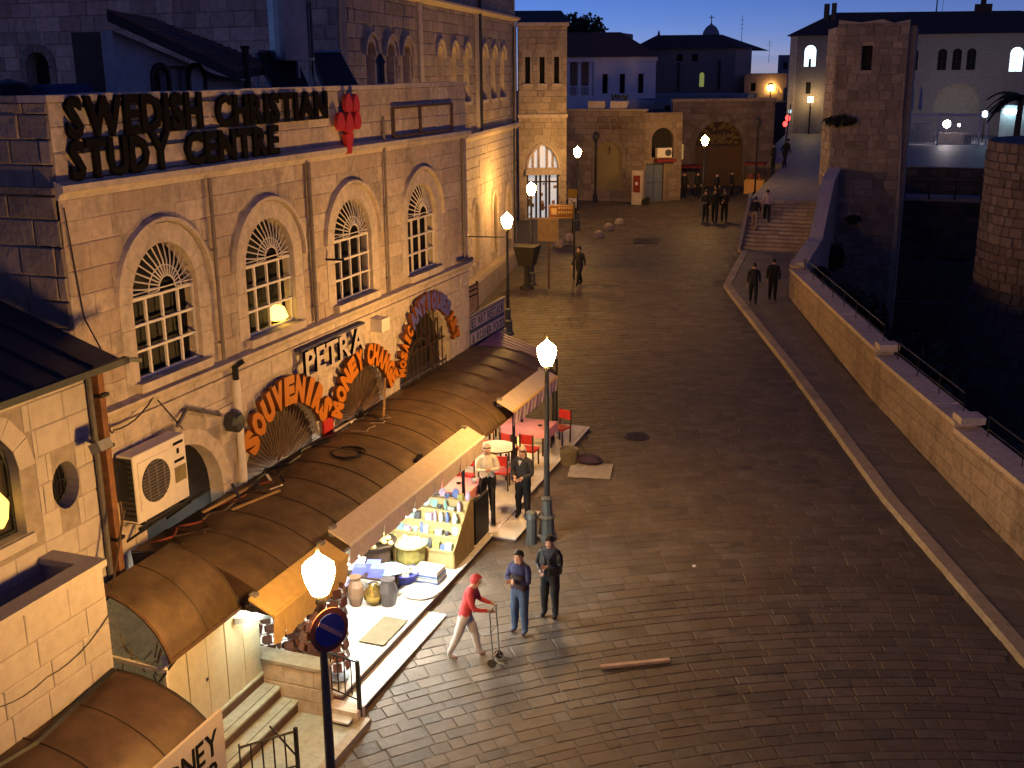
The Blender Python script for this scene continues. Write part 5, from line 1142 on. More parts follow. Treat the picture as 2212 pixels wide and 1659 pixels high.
# dark hip roofed building with dome and cross
hb = thing('hip_roofed_building', 'dark hip roofed stone building on the skyline with a small domed cross behind', 'building', (-25, 120, 5))
FH = Fr(-30.6, 120, 10.6, 0.3)
OH = [Op(2.0, 0.32, 11.2, 11.9, kind='rect', depth=0.2), Op(4.8, 0.32, 11.2, 11.9, kind='rect', depth=0.2), Op(6.4, 0.32, 11.2, 11.9, kind='rect', depth=0.2), Op(7.2, 0.25, 8.6, 9.8, depth=0.2), Op(1.8, 0.2, 9.9, 10.2, kind='rect', depth=0.1)]
wall_panel('wall', hb, FH, 0, 10.6, 3, 12.55, OH, M('grey_far_stone', (0.26, 0.23, 0.21)), 0.5)
for i, o in enumerate(OH): pane_of('window', hb, FH, o, -0.1, [glass_d, glass_d, glass_d, green_lit, green_lit][i])
FH2 = Fr(-20.0, 120.3, 1.3, 2.2); wall_panel('wall', hb, FH2, 0, 2.6, 3, 12.5, [], stone_f, 0.4)
b = MB(); e = [FH.p(-0.4, 0.5, 12.5), FH.p(11.0, 0.5, 12.5), FH.p(13.4, -6, 12.2), FH.p(-0.4, -9, 12.5)]; r0, r1 = FH.p(1.6, -3.5, 13.95), FH.p(8.6, -3.5, 13.9); b.add(e+[r0, r1], [(0, 1, 5, 4), (1, 2, 5), (3, 0, 4), (2, 3, 4, 5)]); obj('roof', b, roof_dark, hb)
for s, z0, z1 in ((4.75, 8.2, 11.0), (9.0, 8.2, 11.3)): b = MB(); b.cyl(FH.p(s, 0.1, z0), FH.p(s, 0.1, z1), 0.12, n=6); obj('drain_pipe', b, dark_metal, hb)
t = thing('church_dome', 'small grey dome with cross peeping over the hip roof', 'dome', (-23.5, 126, 13))
b = MB(); b.lathe([(0.95, 12.6), (0.95, 13.9), (0.85, 14.3), (0.55, 14.75), (0.12, 15.05), (0.06, 15.2)], (-23.7, 126, 0), 14); obj('shell', b, M('lead_dome', (0.20, 0.21, 0.24)), t, smooth=True)
b = MB(); b.bar((-23.7, 126, 15.15), (-23.7, 126, 16.0), 0.08); b.bar((-23.95, 126, 15.75), (-23.45, 126, 15.75), 0.08); obj('cross', b, iron, t)
b = MB(); b.lathe([(0.18, 13.7), (0.12, 14.2), (0.02, 14.5)], (-29.0, 124, 0), 8); tag(obj('roof_finial', b, dark_metal), 'tiny spike finial at the left end of the hip roof', 'finial')
def mast(label, p, h, r=0.04):
    b = MB(); b.cyl(p, (p[0], p[1], p[2]+h), r, r*0.5, n=5)
    for k in range(3): z = p[2]+h*(0.72+0.09*k); b.bar((p[0]-0.25, p[1], z), (p[0]+0.25, p[1], z), 0.025)
    return tag(obj('antenna', b, iron), label, 'antenna')
mast('thin antenna mast on the skyline right of the dome', (-20.7, 128, 11), 5.0); mast('small antenna on the far skyline houses', (-19.3, 140, 11), 2.7, 0.03)
# rows of far houses filling the gap
rr = random.Random(17)
def far_house(label, x, y, w, d, z1, m, roof=None):
    t = thing('far_house', label, 'house', (x, y, 3), 'distant houses on the skyline')
    fr = Fr(x, y, 1, 0.05); ops = []
    for i in range(max(1, int(w/1.8))):
        ops.append(Op(0.9+i*1.7, 0.25, z1-1.7, z1-0.9, kind='rect', depth=0.2))
    ops = [o for o in ops if o['c']+0.4 < w]
    wall_panel('wall', t, fr, 0, w, 2, z1, ops, m, d)
    for o in ops: pane_of('window', t, fr, o, -0.18, glass_d)
    if roof: b = MB(); b.add([fr.p(-.2, .2, z1), fr.p(w+.2, .2, z1), fr.p(w+.2, -d, z1), fr.p(-.2, -d, z1), fr.p(w/2, -d/2, z1+roof)], [(0, 1, 4), (1, 2, 4), (2, 3, 4), (3, 0, 4)]); obj('roof', b, roof_dark, t)
    return t
far_house('pale rose house right of the hip roofed building', -18.6, 118, 4.2, 6, 9.9, M('rose_plaster', (0.36, 0.25, 0.22)))
far_house('grey house with flat top on the skyline left of the citadel building', -19.5, 150, 6.0, 8, 12.0, M('slate_far', (0.20, 0.20, 0.23)))
far_house('low dark house below the far street lamp', -17.4, 108, 4.5, 6, 7.4, M('dusk_far', (0.22, 0.16, 0.13)))
far_house('small tan house beside the citadel end wall', -13.9, 112, 1.6, 5, 8.6, stone_f)
far_house('grey block house behind the red tiled roof', -36.0, 112, 5.5, 8, 14.0, M('slate_far', (0.20, 0.20, 0.23)))
far_house('white block house with dark chimney behind the red tiled roof', -34.5, 104, 4.2, 6, 13.4, white_wall)
far_house('long dark low house below the hip roofed building', -28.5, 100, 13, 8, 8.2, M('slate_far', (0.20, 0.20, 0.23)))
b = MB(); b.box(-32.2, -31.7, 104.2, 104.7, 12, 14.6); tag(obj('chimney', b, stone_k), 'tall dark chimney on the white block house', 'chimney')
b = MB(); b.lathe([(0.5, 12), (0.5, 13.1), (0.35, 13.6), (0.1, 13.9)], (-17.0, 152, 0), 8); tag(obj('far_cupola', b, dark_metal), 'dark rounded cupola on the far skyline', 'cupola')
b = MB(); b.cyl((-17.9, 149.5, 10.5), (-17.9, 149.5, 13.4), 0.1, n=6); tag(obj('far_flue', b, white_paint), 'pale flue pipe on the grey skyline house', 'flue')
def tree(name, label, x, y, z0, h, rx, rz, n, size, cat='tree', m=None, grp=None, seed=1, trunk=0.2):
    r2 = random.Random(seed); t = thing(name, label, cat, (x, y, z0), grp)
    b = MB(); top = z0+h; b.cyl((x, y, z0), (x+0.1, y, top-rz*0.9), trunk, trunk*0.5, n=7)
    for i in range(6):
        a = 2*math.pi*i/6+r2.uniform(-.3, .3); b.cyl((x, y, top-rz*1.1), (x+rx*0.6*math.cos(a), y+rx*0.6*math.sin(a), top-rz*r2.uniform(0.3, 0.9)), trunk*0.4, trunk*0.15, n=5)
    obj('trunk', b, bark, t)
    b = MB(); cl = []
    for i in range(max(5, n//140)):
        a = r2.uniform(0, 6.28); q = r2.uniform(0, 1)**0.5; cl.append((x+rx*0.75*q*math.cos(a), y+rx*0.75*q*math.sin(a), top-rz+rz*0.75*r2.uniform(-1, 1)*(1-0.4*q)))
    for i in range(n):
        c = r2.choice(cl); v = Vector((r2.gauss(0, 1), r2.gauss(0, 1), r2.gauss(0, 0.8))).normalized()*r2.uniform(0.4, 1.0)*rx*0.42
        p = Vector(c)+v; a = Vector((r2.gauss(0, 1), r2.gauss(0, 1), r2.gauss(0, 1))).normalized()*size; c2 = a.cross(Vector((r2.gauss(0, 1), r2.gauss(0, 1), r2.gauss(0, 1)))).normalized()*size*0.5
        b.add([p-a, p+c2, p+a, p-c2], [(0, 1, 2, 3)])
    obj('crown', b, m or foliage, t); return t
tree('broad_tree', 'dark broad tree on the skyline above the red tiled roof', -30.3, 98, 4, 11.2, 2.6, 1.9, 2600, 0.22, seed=3)
tree('broad_tree', 'small dark tree left of the skyline tree behind the slit windows', -33.2, 97, 4, 10.0, 1.5, 1.0, 900, 0.2, seed=4)

# ================================================================ RIGHT SIDE: steps, plaza, towers, citadel building
t = thing('wide_steps', 'wide flight of shaded stone steps rising from the end of the sidewalk', 'steps', (-7, 57, 1.2))
ns = 14
for i in range(ns):
    y0 = 57+i*0.36; z1 = 1.36+(i+1)*0.157; x0 = -8.75-0.03*i; x1 = -5.35
    k = 6; xs = [x0+(x1-x0)*j/k for j in range(k+1)]
    for j in range(k):
        b = MB(); b.box(xs[j]+0.006, xs[j+1]-0.006, y0, y0+0.42, z1-0.155 if i else 0.9, z1); obj('step_stone', b, stone_f, t)
b = MB(); b.extrude([(-8.95, 57, 1.0), (-9.3, 62.5, 1.0), (-9.3, 62.5, 3.85), (-9.2, 61.6, 3.75), (-8.95, 57, 1.65)], (0.18, 0, 0)); obj('cheek_wall', b, kerb_m, t)
t = thing('ramp_wall', 'sloping pale coped wall beside the wide steps above the moat', 'wall', (-5, 57, 1))
P_ = [(57, 2.35), (62.0, 4.75), (68, 5.2)]
for (ya, za), (yb, zb) in zip(P_, P_[1:]):
    b = MB(); b.extrude([(-5.3, ya, -7), (-5.3, yb, -7), (-5.3, yb, zb-0.12), (-5.3, ya, za-0.12)], (0.45, 0, 0)); obj('wall', b, stone_f, t)
    b = MB(); b.extrude([(-5.42, ya, za-0.12), (-5.42, yb, zb-0.12), (-5.42, yb, zb), (-5.42, ya, za)], (0.66, 0, 0)); obj('coping', b, M('lilac_coping', (0.50, 0.44, 0.42)), t)
mb = MB(); z_ = lambda y: 3.56+(y-62)*0.028
mb.add([(-9.2, 62, z_(62)), (-4.9, 62, z_(62)), (-4.9, 80, z_(80)), (-9.6, 80, z_(80)), (-9.2, 62, 0), (-4.9, 62, -7), (-4.9, 80, -7), (-9.6, 80, 0)], [(0, 1, 2, 3), (0, 3, 7, 4), (1, 5, 6, 2)])
mb.add([(-11.6, 80.001, z_(80)), (16, 80.001, z_(80)), (16, 118, z_(118)), (-13, 118, z_(118)), (16, 80.001, -7), (-11.6, 80.001, -7)], [(0, 1, 2, 3), (0, 5, 4, 1)])
struct('plaza_pavement', mb, M('plaza_stone', (0.26, 0.25, 0.25), rough=0.6, var=0.3, scale=1.5))
def tower_walls(t, pts, z0, z1, batter, m, h, lr, n, seed, flare=0.0):
    cx = sum(p[0] for p in pts)/len(pts); cy = sum(p[1] for p in pts)/len(pts); k = len(pts)
    b = MB(); lo = [(cx+(x-cx)*(1+batter), cy+(y-cy)*(1+batter)) for x, y in pts]
    b.add([(x, y, z0) for x, y in lo]+[(x, y, z1) for x, y in pts], [(i, (i+1) % k, k+(i+1) % k, k+i) for i in range(k)]+[tuple(range(k, 2*k))]); obj('wall', b, mortar, t)
t = thing('citadel_tower', 'square weathered stone tower rising from the moat with one small window', 'tower', (-4, 68, -6))
TF = Fr(-5.45, 66.0, 3.72, 0.0); TL = Fr(-6.35, 70.5, 0.9, -4.5)
OT = [Op(2.02-0.4, 0.28, 10.3, 11.6, kind='rect', ring=0.0, depth=0.4)]
wall_panel('wall', t, TF, 0, 3.75, -7, 12.9, OT, mortar, 0.5, top=[(0, -7), (4.05, -7), (3.98, 2), (3.72, 8), (3.70, 12.9), (2.9, 12.75), (2.3, 12.95), (1.2, 12.8), (0.02, 12.95)])
def intop(s, z): return True
ashlar(t, TF, 0, 3.74, -4.0, 12.75, OT, 0.42, (0.35, 0.8), stone_d, 230, dep=0.06, seed=51, hj=0.25, gap=0.03)
pane_of('window', t, TF, OT[0], -0.35, dark_in)
wall_panel('wall', t, TL, 0, 4.58, -7, 12.6, [], mortar, 0.4); ashlar(t, TL, 0.5, 4.55, -2, 12.6, [], 0.42, (0.35, 0.8), stone_d, 60, dep=0.06, seed=52, hj=0.25, gap=0.03)
b = MB(); b.box(-1.75, -1.4, 66.3, 72, -7, 12.6); b.box(-6, -1.75, 71.5, 72, -7, 12.4); obj('wall', b, stone_d, t)
b = MB(); b.box(-5.4, -1.8, 66.5, 71.5, 11.9, 12.1); obj('roof', b, roof_dark, t)
def bush(name, label, p, rx, ry, rz, n, seed, size=0.2):
    r2 = random.Random(seed); b = MB()
    for i in range(n):
        v = Vector((r2.gauss(0, 1), r2.gauss(0, 1), r2.gauss(0, 1))).normalized()*r2.uniform(0.3, 1.0); q = Vector(p)+Vector((v.x*rx, v.y*ry, v.z*rz*r2.uniform(.6, 1.1)))
        a = Vector((r2.gauss(0, 1), r2.gauss(0, 1), r2.gauss(0, 1))).normalized()*size; c = a.cross(Vector((r2.gauss(0, 1), r2.gauss(0, 1), r2.gauss(0, 1)))).normalized()*size*0.5
        b.add([q-a, q+c, q+a, q-c], [(0, 1, 2, 3)])
    return tag(obj(name, b, foliage), label, 'plant')
bush('wall_creeper', 'dark creeper growing out of the tower wall at half height', (-5.0, 65.8, 7.6), 0.95, 0.3, 0.30, 350, 1)
bush('wall_creeper', 'small dark plant low on the tower wall', (-3.9, 65.7, 2.2), 0.4, 0.25, 0.25, 120, 2)
bush('moat_shrub', 'dark shrub against the tower foot beside the ramp wall', (-4.7, 63.5, 0.3), 0.75, 0.7, 0.9, 500, 3)
bush('moat_shrub', 'large dark shrub mass behind the parapet wall below the tower', (-3.4, 59.5, -2.2), 2.0, 2.5, 1.8, 1600, 4)
bush('moat_shrub', 'dark bramble mass in the moat below the middle railing', (-0.5, 47, -2.5), 2.6, 6.0, 2.6, 2600, 6, 0.28)
bush('moat_shrub', 'dark shrub hanging over the wall near the end of the railing', (-4.35, 51.5, 1.1), 0.5, 2.0, 0.8, 500, 5)
# round battered tower at the right edge
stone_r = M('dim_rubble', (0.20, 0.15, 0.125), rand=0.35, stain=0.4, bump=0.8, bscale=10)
t = thing('round_tower', 'huge rough round stone tower with sloping base at the right edge', 'tower', (7.2, 56, -6))
cx, cy, Rt = 7.35, 57.0, 5.0; st = MB(); st2 = MB(); rr = random.Random(77); base = MB()
def rad(z): return Rt if z > 0.5 else Rt+(0.5-z)*0.42
n = 40
for z0, z1 in ((-7, 0.5), (0.5, 7.2)):
    base.add([(cx+(rad(z)-0.05)*math.cos(2*math.pi*i/n), cy+(rad(z)-0.05)*math.sin(2*math.pi*i/n), z) for z in (z0, z1) for i in range(n)], [(i, (i+1) % n, n+(i+1) % n, n+i) for i in range(n)]+([tuple(range(n, 2*n))] if z1 > 1 else []))
obj('core', base, M('tower_mortar', (0.13, 0.105, 0.09)), t)
cand = []
z = -6.8
while z < 7.1:
    h = rr.uniform(0.34, 0.5) if z > 0.5 else rr.uniform(0.4, 0.65); a = R(150)+rr.uniform(0, .05)
    while a < R(320):
        l = rr.uniform(0.4, 0.8)*(1 if z > 0.5 else 1.2)/rad(z); cand.append((a, a+l, z, min(z+h, 7.2))); a += l
    z += h
cand.sort(key=lambda c: abs((c[0]+c[1])/2-R(235)))
for i, (a0, a1, z0, z1) in enumerate(cand):
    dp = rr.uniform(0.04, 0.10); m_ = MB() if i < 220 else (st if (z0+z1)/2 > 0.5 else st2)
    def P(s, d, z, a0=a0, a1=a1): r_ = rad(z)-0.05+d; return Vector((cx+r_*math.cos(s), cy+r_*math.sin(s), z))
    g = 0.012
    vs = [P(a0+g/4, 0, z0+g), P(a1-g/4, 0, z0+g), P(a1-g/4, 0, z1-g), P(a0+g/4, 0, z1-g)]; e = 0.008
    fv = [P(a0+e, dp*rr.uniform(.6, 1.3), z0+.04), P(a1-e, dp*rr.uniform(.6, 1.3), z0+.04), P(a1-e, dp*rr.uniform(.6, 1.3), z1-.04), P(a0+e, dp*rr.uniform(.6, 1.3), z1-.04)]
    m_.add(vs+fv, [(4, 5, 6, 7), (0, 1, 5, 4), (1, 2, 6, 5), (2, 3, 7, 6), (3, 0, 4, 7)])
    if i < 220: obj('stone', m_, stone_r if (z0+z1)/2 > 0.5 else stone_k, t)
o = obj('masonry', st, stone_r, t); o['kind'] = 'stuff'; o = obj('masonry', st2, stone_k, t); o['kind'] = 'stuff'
# moat back walls, bridge
t = thing('moat_wall', 'dark wall closing the moat between the two stone towers', 'wall', (1, 79, -6))
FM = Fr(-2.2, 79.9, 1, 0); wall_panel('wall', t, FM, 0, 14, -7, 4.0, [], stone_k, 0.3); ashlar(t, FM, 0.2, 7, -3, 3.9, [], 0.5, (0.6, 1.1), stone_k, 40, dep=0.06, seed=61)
for z, y in ((-1.4, 74), (-3.2, 70)): b = MB(); b.box(-1.9, 6, y, y+0.6, -7, z); obj('terrace_edge', b, stone_k, t)
t = thing('moat_bridge', 'narrow bridge with black railing crossing the moat between the towers', 'bridge', (1, 77, 2))
b = MB(); b.box(-1.6, 4.5, 76.2, 78, 2.15, 2.45); obj('deck', b, M('bridge_deck', (0.34, 0.27, 0.24)), t)
b = MB(); b.bar((-1.6, 76.25, 3.45), (4.5, 76.25, 3.45), 0.07); obj('rail', b, iron, t)
for x in (-1.5, 0.0, 1.55, 3.1): b = MB(); b.bar((x, 76.25, 2.3), (x, 76.25, 3.5), 0.12); obj('post', b, iron, t)
b = MB(); b.box(-1.6, 4.5, 76.15, 76.3, 2.05, 2.2); obj('beam', b, wood_d, t)
# citadel police building
FK = Fr(-12.6, 105, 1, 0)
kb = thing('citadel_building', 'long pale two storey building with dark hip roof and a few lit windows', 'building', (-3, 105, 4))
OK_ = [Op(-11.45+1+12.6-0.0-0.45, 0.5, 10.55, 11.85, ring=0.1, depth=0.25)]+[Op(s+12.6, 0.36, 10.15, 11.55, ring=0.0, depth=0.25) for s in (-2.25, 0.05, 1.22, 2.35)]+[Op(5.85+12.6, 0.5, 10.0, 11.45, depth=0.25), Op(1.55+12.6, 1.85, 4.4, 7.2, ring=0.2, depth=0.6), Op(-10.9+12.6, 0.22, 8.2, 9.2, kind='rect', depth=0.2)]
wall_panel('wall', kb, FK, 0, 30, 3, 13.2, OK_, M('pale_citadel_stone', (0.27, 0.235, 0.22), stain=0.2), 0.5)
for i, o in enumerate(OK_):
    g_ = pane_of('window' if i != 6 else 'archway', kb, FK, o, -0.2 if i != 6 else -0.42, [blue_lit, glass_d, glass_d, glass_d, glass_d, blue_lit, M('dim_arch', (0.40, 0.36, 0.27), bump=0), glass_d][i])
    if i != 6:
        b = MB(); b.bar(FK.p(o['c'], -0.15, o['z0']), FK.p(o['c'], -0.15, op_top(o)), 0.05); b.bar(FK.p(o['c']-o['w'], -0.15, o['z0']+0.75), FK.p(o['c']+o['w'], -0.15, o['z0']+0.75), 0.05); obj('frame', b, iron if i not in (0, 5) else white_paint, g_)
b = MB(); b.bar(FK.p(OK_[0]['c'], -0.12, 10.55), FK.p(OK_[0]['c'], -0.12, 11.0), 0.22); b.ball(FK.p(OK_[0]['c'], -0.12, 11.1), 0.13, n=8); tag(obj('window_ornament', b, iron), 'dark statuette silhouetted in the lit citadel window', 'ornament')
b = MB(); e = [FK.p(-0.4, 0.5, 13.15), FK.p(30, 0.5, 13.0), FK.p(30, -9, 13.0), FK.p(-0.4, -9, 13.15)]; r0, r1 = FK.p(3.2, -4, 15.2), FK.p(18.5, -4, 15.0); r2_ = FK.p(21.5, -4, 14.2); b.add(e+[r0, r1, r2_], [(0, 1, 6, 5, 4), (3, 0, 4), (2, 3, 4, 5, 6)]); obj('roof', b, roof_dark, kb)
b = MB(); b.box(-10.2, -9.75, 107.5, 108, 14.2, 15.9); b.box(-9.55, -9.15, 107.5, 108, 14.2, 15.95); obj('chimney', b, stone_k, kb)
b = MB(); b.box(2.3, 3.7, 108.6, 109.6, 14.3, 15.6); b.box(2.75, 3.2, 108.8, 109.3, 15.6, 16.2); obj('roof_turret', b, roof_dark, kb)
b = MB(); b.cyl((-0.8, 109, 14.6), (-0.8, 109, 17.6), 0.07, 0.04, n=5); b.bar((-0.3, 109, 14.6), (-0.3, 109, 16.8), 0.03); tag(obj('antenna', b, iron), 'dark antenna pole on the citadel building roof', 'antenna')
b = MB(); fbox(b, FK, -0.05, 0.55, -0.3, 0.15, 3, 13.1); obj('quoin', b, stone_w, kb)
# grille fence, gate lights
t = thing('gate_fence', 'tall pale grille fence in front of the citadel archway', 'fence', (0.5, 95, 4.5))
b = MB(); b.bar((-2.3, 95, 6.85), (3.2, 95, 6.85), 0.10, 0.18); b.bar((-2.3, 95, 4.62), (3.2, 95, 4.62), 0.07); obj('rail', b, M('fence_blue', (0.46, 0.52, 0.62), bump=0), t)
for i in range(56):
    x = -2.3+i*0.1; b = MB(); b.bar((x, 95, 4.55), (x, 95, 6.85), 0.042); obj('bar', b, M('fence_blue', (0.46, 0.52, 0.62), bump=0), t)
for x in (-2.35, 0.25, 3.25, 3.75): b = MB(); b.bar((x, 95, 4.45), (x, 95, 7.05), 0.13); obj('post', b, M('fence_blue', (0.46, 0.52, 0.62), bump=0), t)
b = MB(); fbox(b, Fr(0.25, 96.5, 1, 0), 0, 2.3, 0, 0.2, 4.5, 5.4); tag(obj('guard_desk', b, M('pale_wood2', (0.45, 0.32, 0.24), bump=0)), 'low pale counter behind the citadel fence under the floodlight', 'counter')
b = MB(); b.box(2.2, 2.75, 95.8, 96.3, 4.5, 5.3); tag(obj('dark_bin', b, iron), 'dark bin right of the low counter behind the fence', 'bin')
b = MB(); b.box(-1.9, 0.1, 97.3, 99.3, 4.5, 5.5); b.box(-1.6, -0.3, 97.5, 99.2, 5.5, 6.0); tag(obj('parked_van', b, M('dark_car', (0.03, 0.03, 0.035), rough=0.3, bump=0)), 'dark parked car in shade behind the left part of the fence', 'car')
def far_light(name, label, p, r, m, post=None):
    t = thing(name, label, 'light', p); b = MB(); b.ball(p, r, n=10); obj('lens', b, m, t)
    b = MB(); b.bar((p[0], p[1]+r*0.8, p[2]), (p[0], p[1]+r*0.8+0.15, p[2]), 0.1)
    if post: b.bar((p[0], p[1]+0.3, p[2]), (p[0], p[1]+0.3, p[2]-post), 0.08)
    obj('housing', b, iron, t)
far_light('floodlight', 'glaring floodlight behind the citadel fence', (0.85, 97, 6.05), 0.30, flood_lit, 1.5)
far_light('bulkhead_light', 'small white light right of the glaring floodlight', (1.75, 97, 5.98), 0.09, flood_lit, 1.4)
far_light('wall_lamp', 'cool white lamp on the post at the right end of the fence', (3.5, 95.2, 6.9), 0.24, cool_lit, 2.2)
for i, x in enumerate((5.3, 5.75, 6.2)): far_light('wall_lamp', ['first', 'second', 'third'][i]+' cool lamp from the left in the row beside the palm', (x, 100.5, 6.9), 0.25, cool_lit)
b = MB(); b.box(4.9, 9, 101, 101.3, 3.9, 7.4); tag(obj('guard_hut_wall', b, M('hut_plaster', (0.30, 0.33, 0.33), stain=0.2)), 'white wall washed by the row of cool lamps beside the palm', 'wall')
for lab, x in (('left dark blue flag hanging on the citadel wall', -2.2), ('right dark blue flag hanging on the citadel wall', -1.5)):
    b = MB(); b.extrude([(x, 104.8, 6.9), (x+0.28, 104.8, 6.8), (x+0.2, 104.8, 8.6), (x+0.1, 104.8, 8.9)], (0, 0.04, 0)); tag(obj('hanging_flag', b, M('flag_blue', (0.05, 0.06, 0.22), bump=0)), lab, 'flag', 'flags on the citadel wall')
# palm
t = thing('palm_tree', 'dark palm with drooping fronds at the right edge before the citadel building', 'palm', (5.5, 88, 4.2))
b = MB(); b.tube([(5.5, 88, 3.9), (5.45, 88, 6.0), (5.5, 88, 8.3)], [0.28, 0.22, 0.2], 9); obj('trunk', b, bark, t)
rr = random.Random(12)
for i in range(22):
    a = 2*math.pi*i/22+rr.uniform(-.1, .1); up_ = rr.uniform(0.1, 1.0); L_ = rr.uniform(2.0, 2.7); pts = []
    for k in range(7):
        u = k/6; pts.append(Vector((5.5+math.cos(a)*L_*u, 88+math.sin(a)*L_*u, 8.3+up_*u*1.8-1.9*u*u)))
    b = MB(); b.tube(pts, [0.03, 0.028, 0.025, 0.02, 0.017, 0.012, 0.006], 4)
    sd = Vector((-math.sin(a), math.cos(a), 0))
    for k in range(1, 34):
        u = k/34; q = pts[min(5, int(u*6))].lerp(pts[min(6, int(u*6)+1)], u*6-int(u*6))
        for sg in (-1, 1): e = q+sd*sg*0.42*(1-0.55*u)+Vector((math.cos(a)*0.25, math.sin(a)*0.25, -0.22)); b.add([q-Vector((0.05*math.cos(a), 0.05*math.sin(a), 0)), q+Vector((0.06*math.cos(a), 0.06*math.sin(a), 0.02)), e], [(0, 1, 2)])
    obj('frond', b, foliage, t)
# ================================================================ STREET LAMPS
def make_lamp(x, y, label):
    t = thing('street_lamp', label, 'street lamp', (0, 0, 0), 'old style street lamps')
    b = MB(); b.lathe([(0.24, -0.05), (0.24, 0.10), (0.19, 0.14), (0.17, 0.50), (0.20, 0.55), (0.13, 0.62), (0.11, 0.95), (0.14, 1.0), (0.075, 1.06)], n=10); obj('base', b, lamp_grey, t)
    b = MB(); b.lathe([(0.072, 1.06), (0.06, 2.4), (0.048, 3.95), (0.07, 3.98), (0.05, 4.04), (0.11, 4.12)], n=12); obj('pole', b, lamp_grey, t, smooth=True)
    b = MB(); b.lathe([(0.115, 4.122), (0.13, 4.16), (0.185, 4.30), (0.215, 4.44), (0.205, 4.52), (0.12, 4.60), (0.05, 4.65), (0.02, 4.70)], n=16); obj('globe', b, globe_m, t)
    b = MB(); b.lathe([(0.022, 4.702), (0.025, 4.74), (0.004, 4.80)], n=6); obj('finial', b, lamp_grey, t)
    t.location = (x, y, gz(y)); return t
lamp1 = make_lamp(-7.02, 11.53, 'nearest street lamp with the round parking sign on its pole')
for x, y, lab in ((-7.54, 22.36, 'street lamp at the cafe edge beside the dark suited man'), (-14.80, 39.2, 'street lamp rising behind the restaurant board'), (-16.90, 47.9, 'street lamp standing beside the big black urn'), (-18.75, 61.0, 'street lamp in front of the low inscribed building'), (-12.75, 67.2, 'street lamp in front of the big gate arch')):
    d_ = dup(lamp1, (x, y, gz(y)), 0, lab)
    if y > 45:
        for c_ in d_.children:
            if c_.name.startswith('globe'): c_.material_slots[0].link = 'OBJECT'; c_.material_slots[0].material = globe_dim
def dark_lamp(label, x, y, z, h):
    t = thing('street_lamp', label, 'street lamp', (x, y, z), 'old style street lamps')
    b = MB(); b.lathe([(0.16, 0), (0.14, 0.5), (0.06, 0.6), (0.05, h-0.7), (0.09, h-0.62)], (x, y, z), 8); obj('pole', b, iron, t)
    b = MB(); b.lathe([(0.10, h-0.618), (0.22, h-0.35), (0.20, h-0.15), (0.05, h)], (x, y, z), 8); obj('lantern', b, dark_metal, t)
dark_lamp('unlit dark street lamp at the top of the wide steps', -10.5, 72.9, 2.27, 5.2)
dark_lamp('unlit dark street lamp against the low inscribed building', -20.4, 70.3, 2.1, 4.5)
t = thing('far_lamp', 'small far amber lamp glowing above the dark roofs', 'lamp', (-15.93, 118, 8.3)); b = MB(); b.ball((-15.93, 118, 8.5), 0.28, n=10); obj('globe', b, M('far_globe', (0.8, 0.7, 0.5), var=0, bump=0, emit=(1.0, 0.6, 0.16), es=90), t); b = MB(); b.cyl((-15.93, 118, 2), (-15.93, 118, 8.2), 0.06, n=6); obj('pole', b, iron, t)
t = thing('far_lamp', 'square warm lamp on the corner of the citadel building', 'lamp', (-10.54, 104, 7.5)); b = MB(); b.box(-10.75, -10.35, 103.8, 104.2, 7.5, 7.95); obj('globe', b, M('far_globe2', (0.8, 0.7, 0.5), var=0, bump=0, emit=(1.0, 0.66, 0.25), es=40), t); b = MB(); b.cyl((-10.54, 104.3, 3.8), (-10.54, 104.3, 7.6), 0.07, n=6); obj('pole', b, iron, t)
t = thing('neon_sign', 'two red neon dots below a pale strip beside the gate building', 'sign', (-10.5, 88, 5))
for p, s, m in (((-10.49, 88, 6.80), 0.20, red_lit), ((-10.67, 88, 6.37), 0.18, red_lit), ((-10.36, 88, 7.3), 0.13, teal_lit)):
    b = MB(); b.ball(p, s, 0.06, s*1.2, 8); obj('dot', b, m, t)
b = MB(); b.bar((-10.7, 88.1, 2.9), (-10.35, 88.1, 7.8), 0.35, 0.06); obj('panel', b, M('blue_sheet', (0.07, 0.09, 0.2), bump=0), t)
b = MB(); b.tube([(-15.6, 116, 8.0), (-15.1, 116, 8.05), (-14.9, 116, 8.7), (-14.6, 116, 8.1)], 0.07, 5); tag(obj('neon_strip', b, M('amber_neon', (0.8, .4, .1), var=0, bump=0, emit=(1, .35, .05), es=2.0)), 'bent amber light strip below the far amber lamp', 'light strip')
# round no parking sign on the first lamp pole
t = thing('parking_sign', 'round red and blue no parking sign on the nearest lamp pole', 'sign', (-6.95, 11.45, 3.47))
sd = Vector((0.90, -0.44, 0.06)).normalized(); su_ = Vector((0, 0, 1))-sd*sd.z; su_.normalize(); sr = su_.cross(sd); c0 = Vector((-6.86, 11.44, 3.47))
def disc(r0, r1, d, m, a0=0, a1=360, n=32, th=0.012, name='ring'):
    b = MB(); pts = []
    k = max(3, int(n*(a1-a0)/360)); vs = []
    for i in range(k+1):
        a = R(a0+(a1-a0)*i/k)
        for r_ in (r0, r1):
            for e in (d, d+th): vs.append(c0+sr*r_*math.cos(a)+su_*r_*math.sin(a)+sd*e)
    fs = []
    for i in range(k): o_ = 4*i; fs += [(o_+1, o_+3, o_+7, o_+5), (o_, o_+4, o_+6, o_+2), (o_+2, o_+6, o_+7, o_+3)]
    b.add(vs, fs); return obj(name, b, m, t)
disc(0.0, 0.30, 0.0, sign_red, name='plate'); disc(0.0, 0.222, 0.013, sign_blue, -34, 134, name='field'); disc(0.0, 0.222, 0.013, sign_blue, 146, 314, name='field')
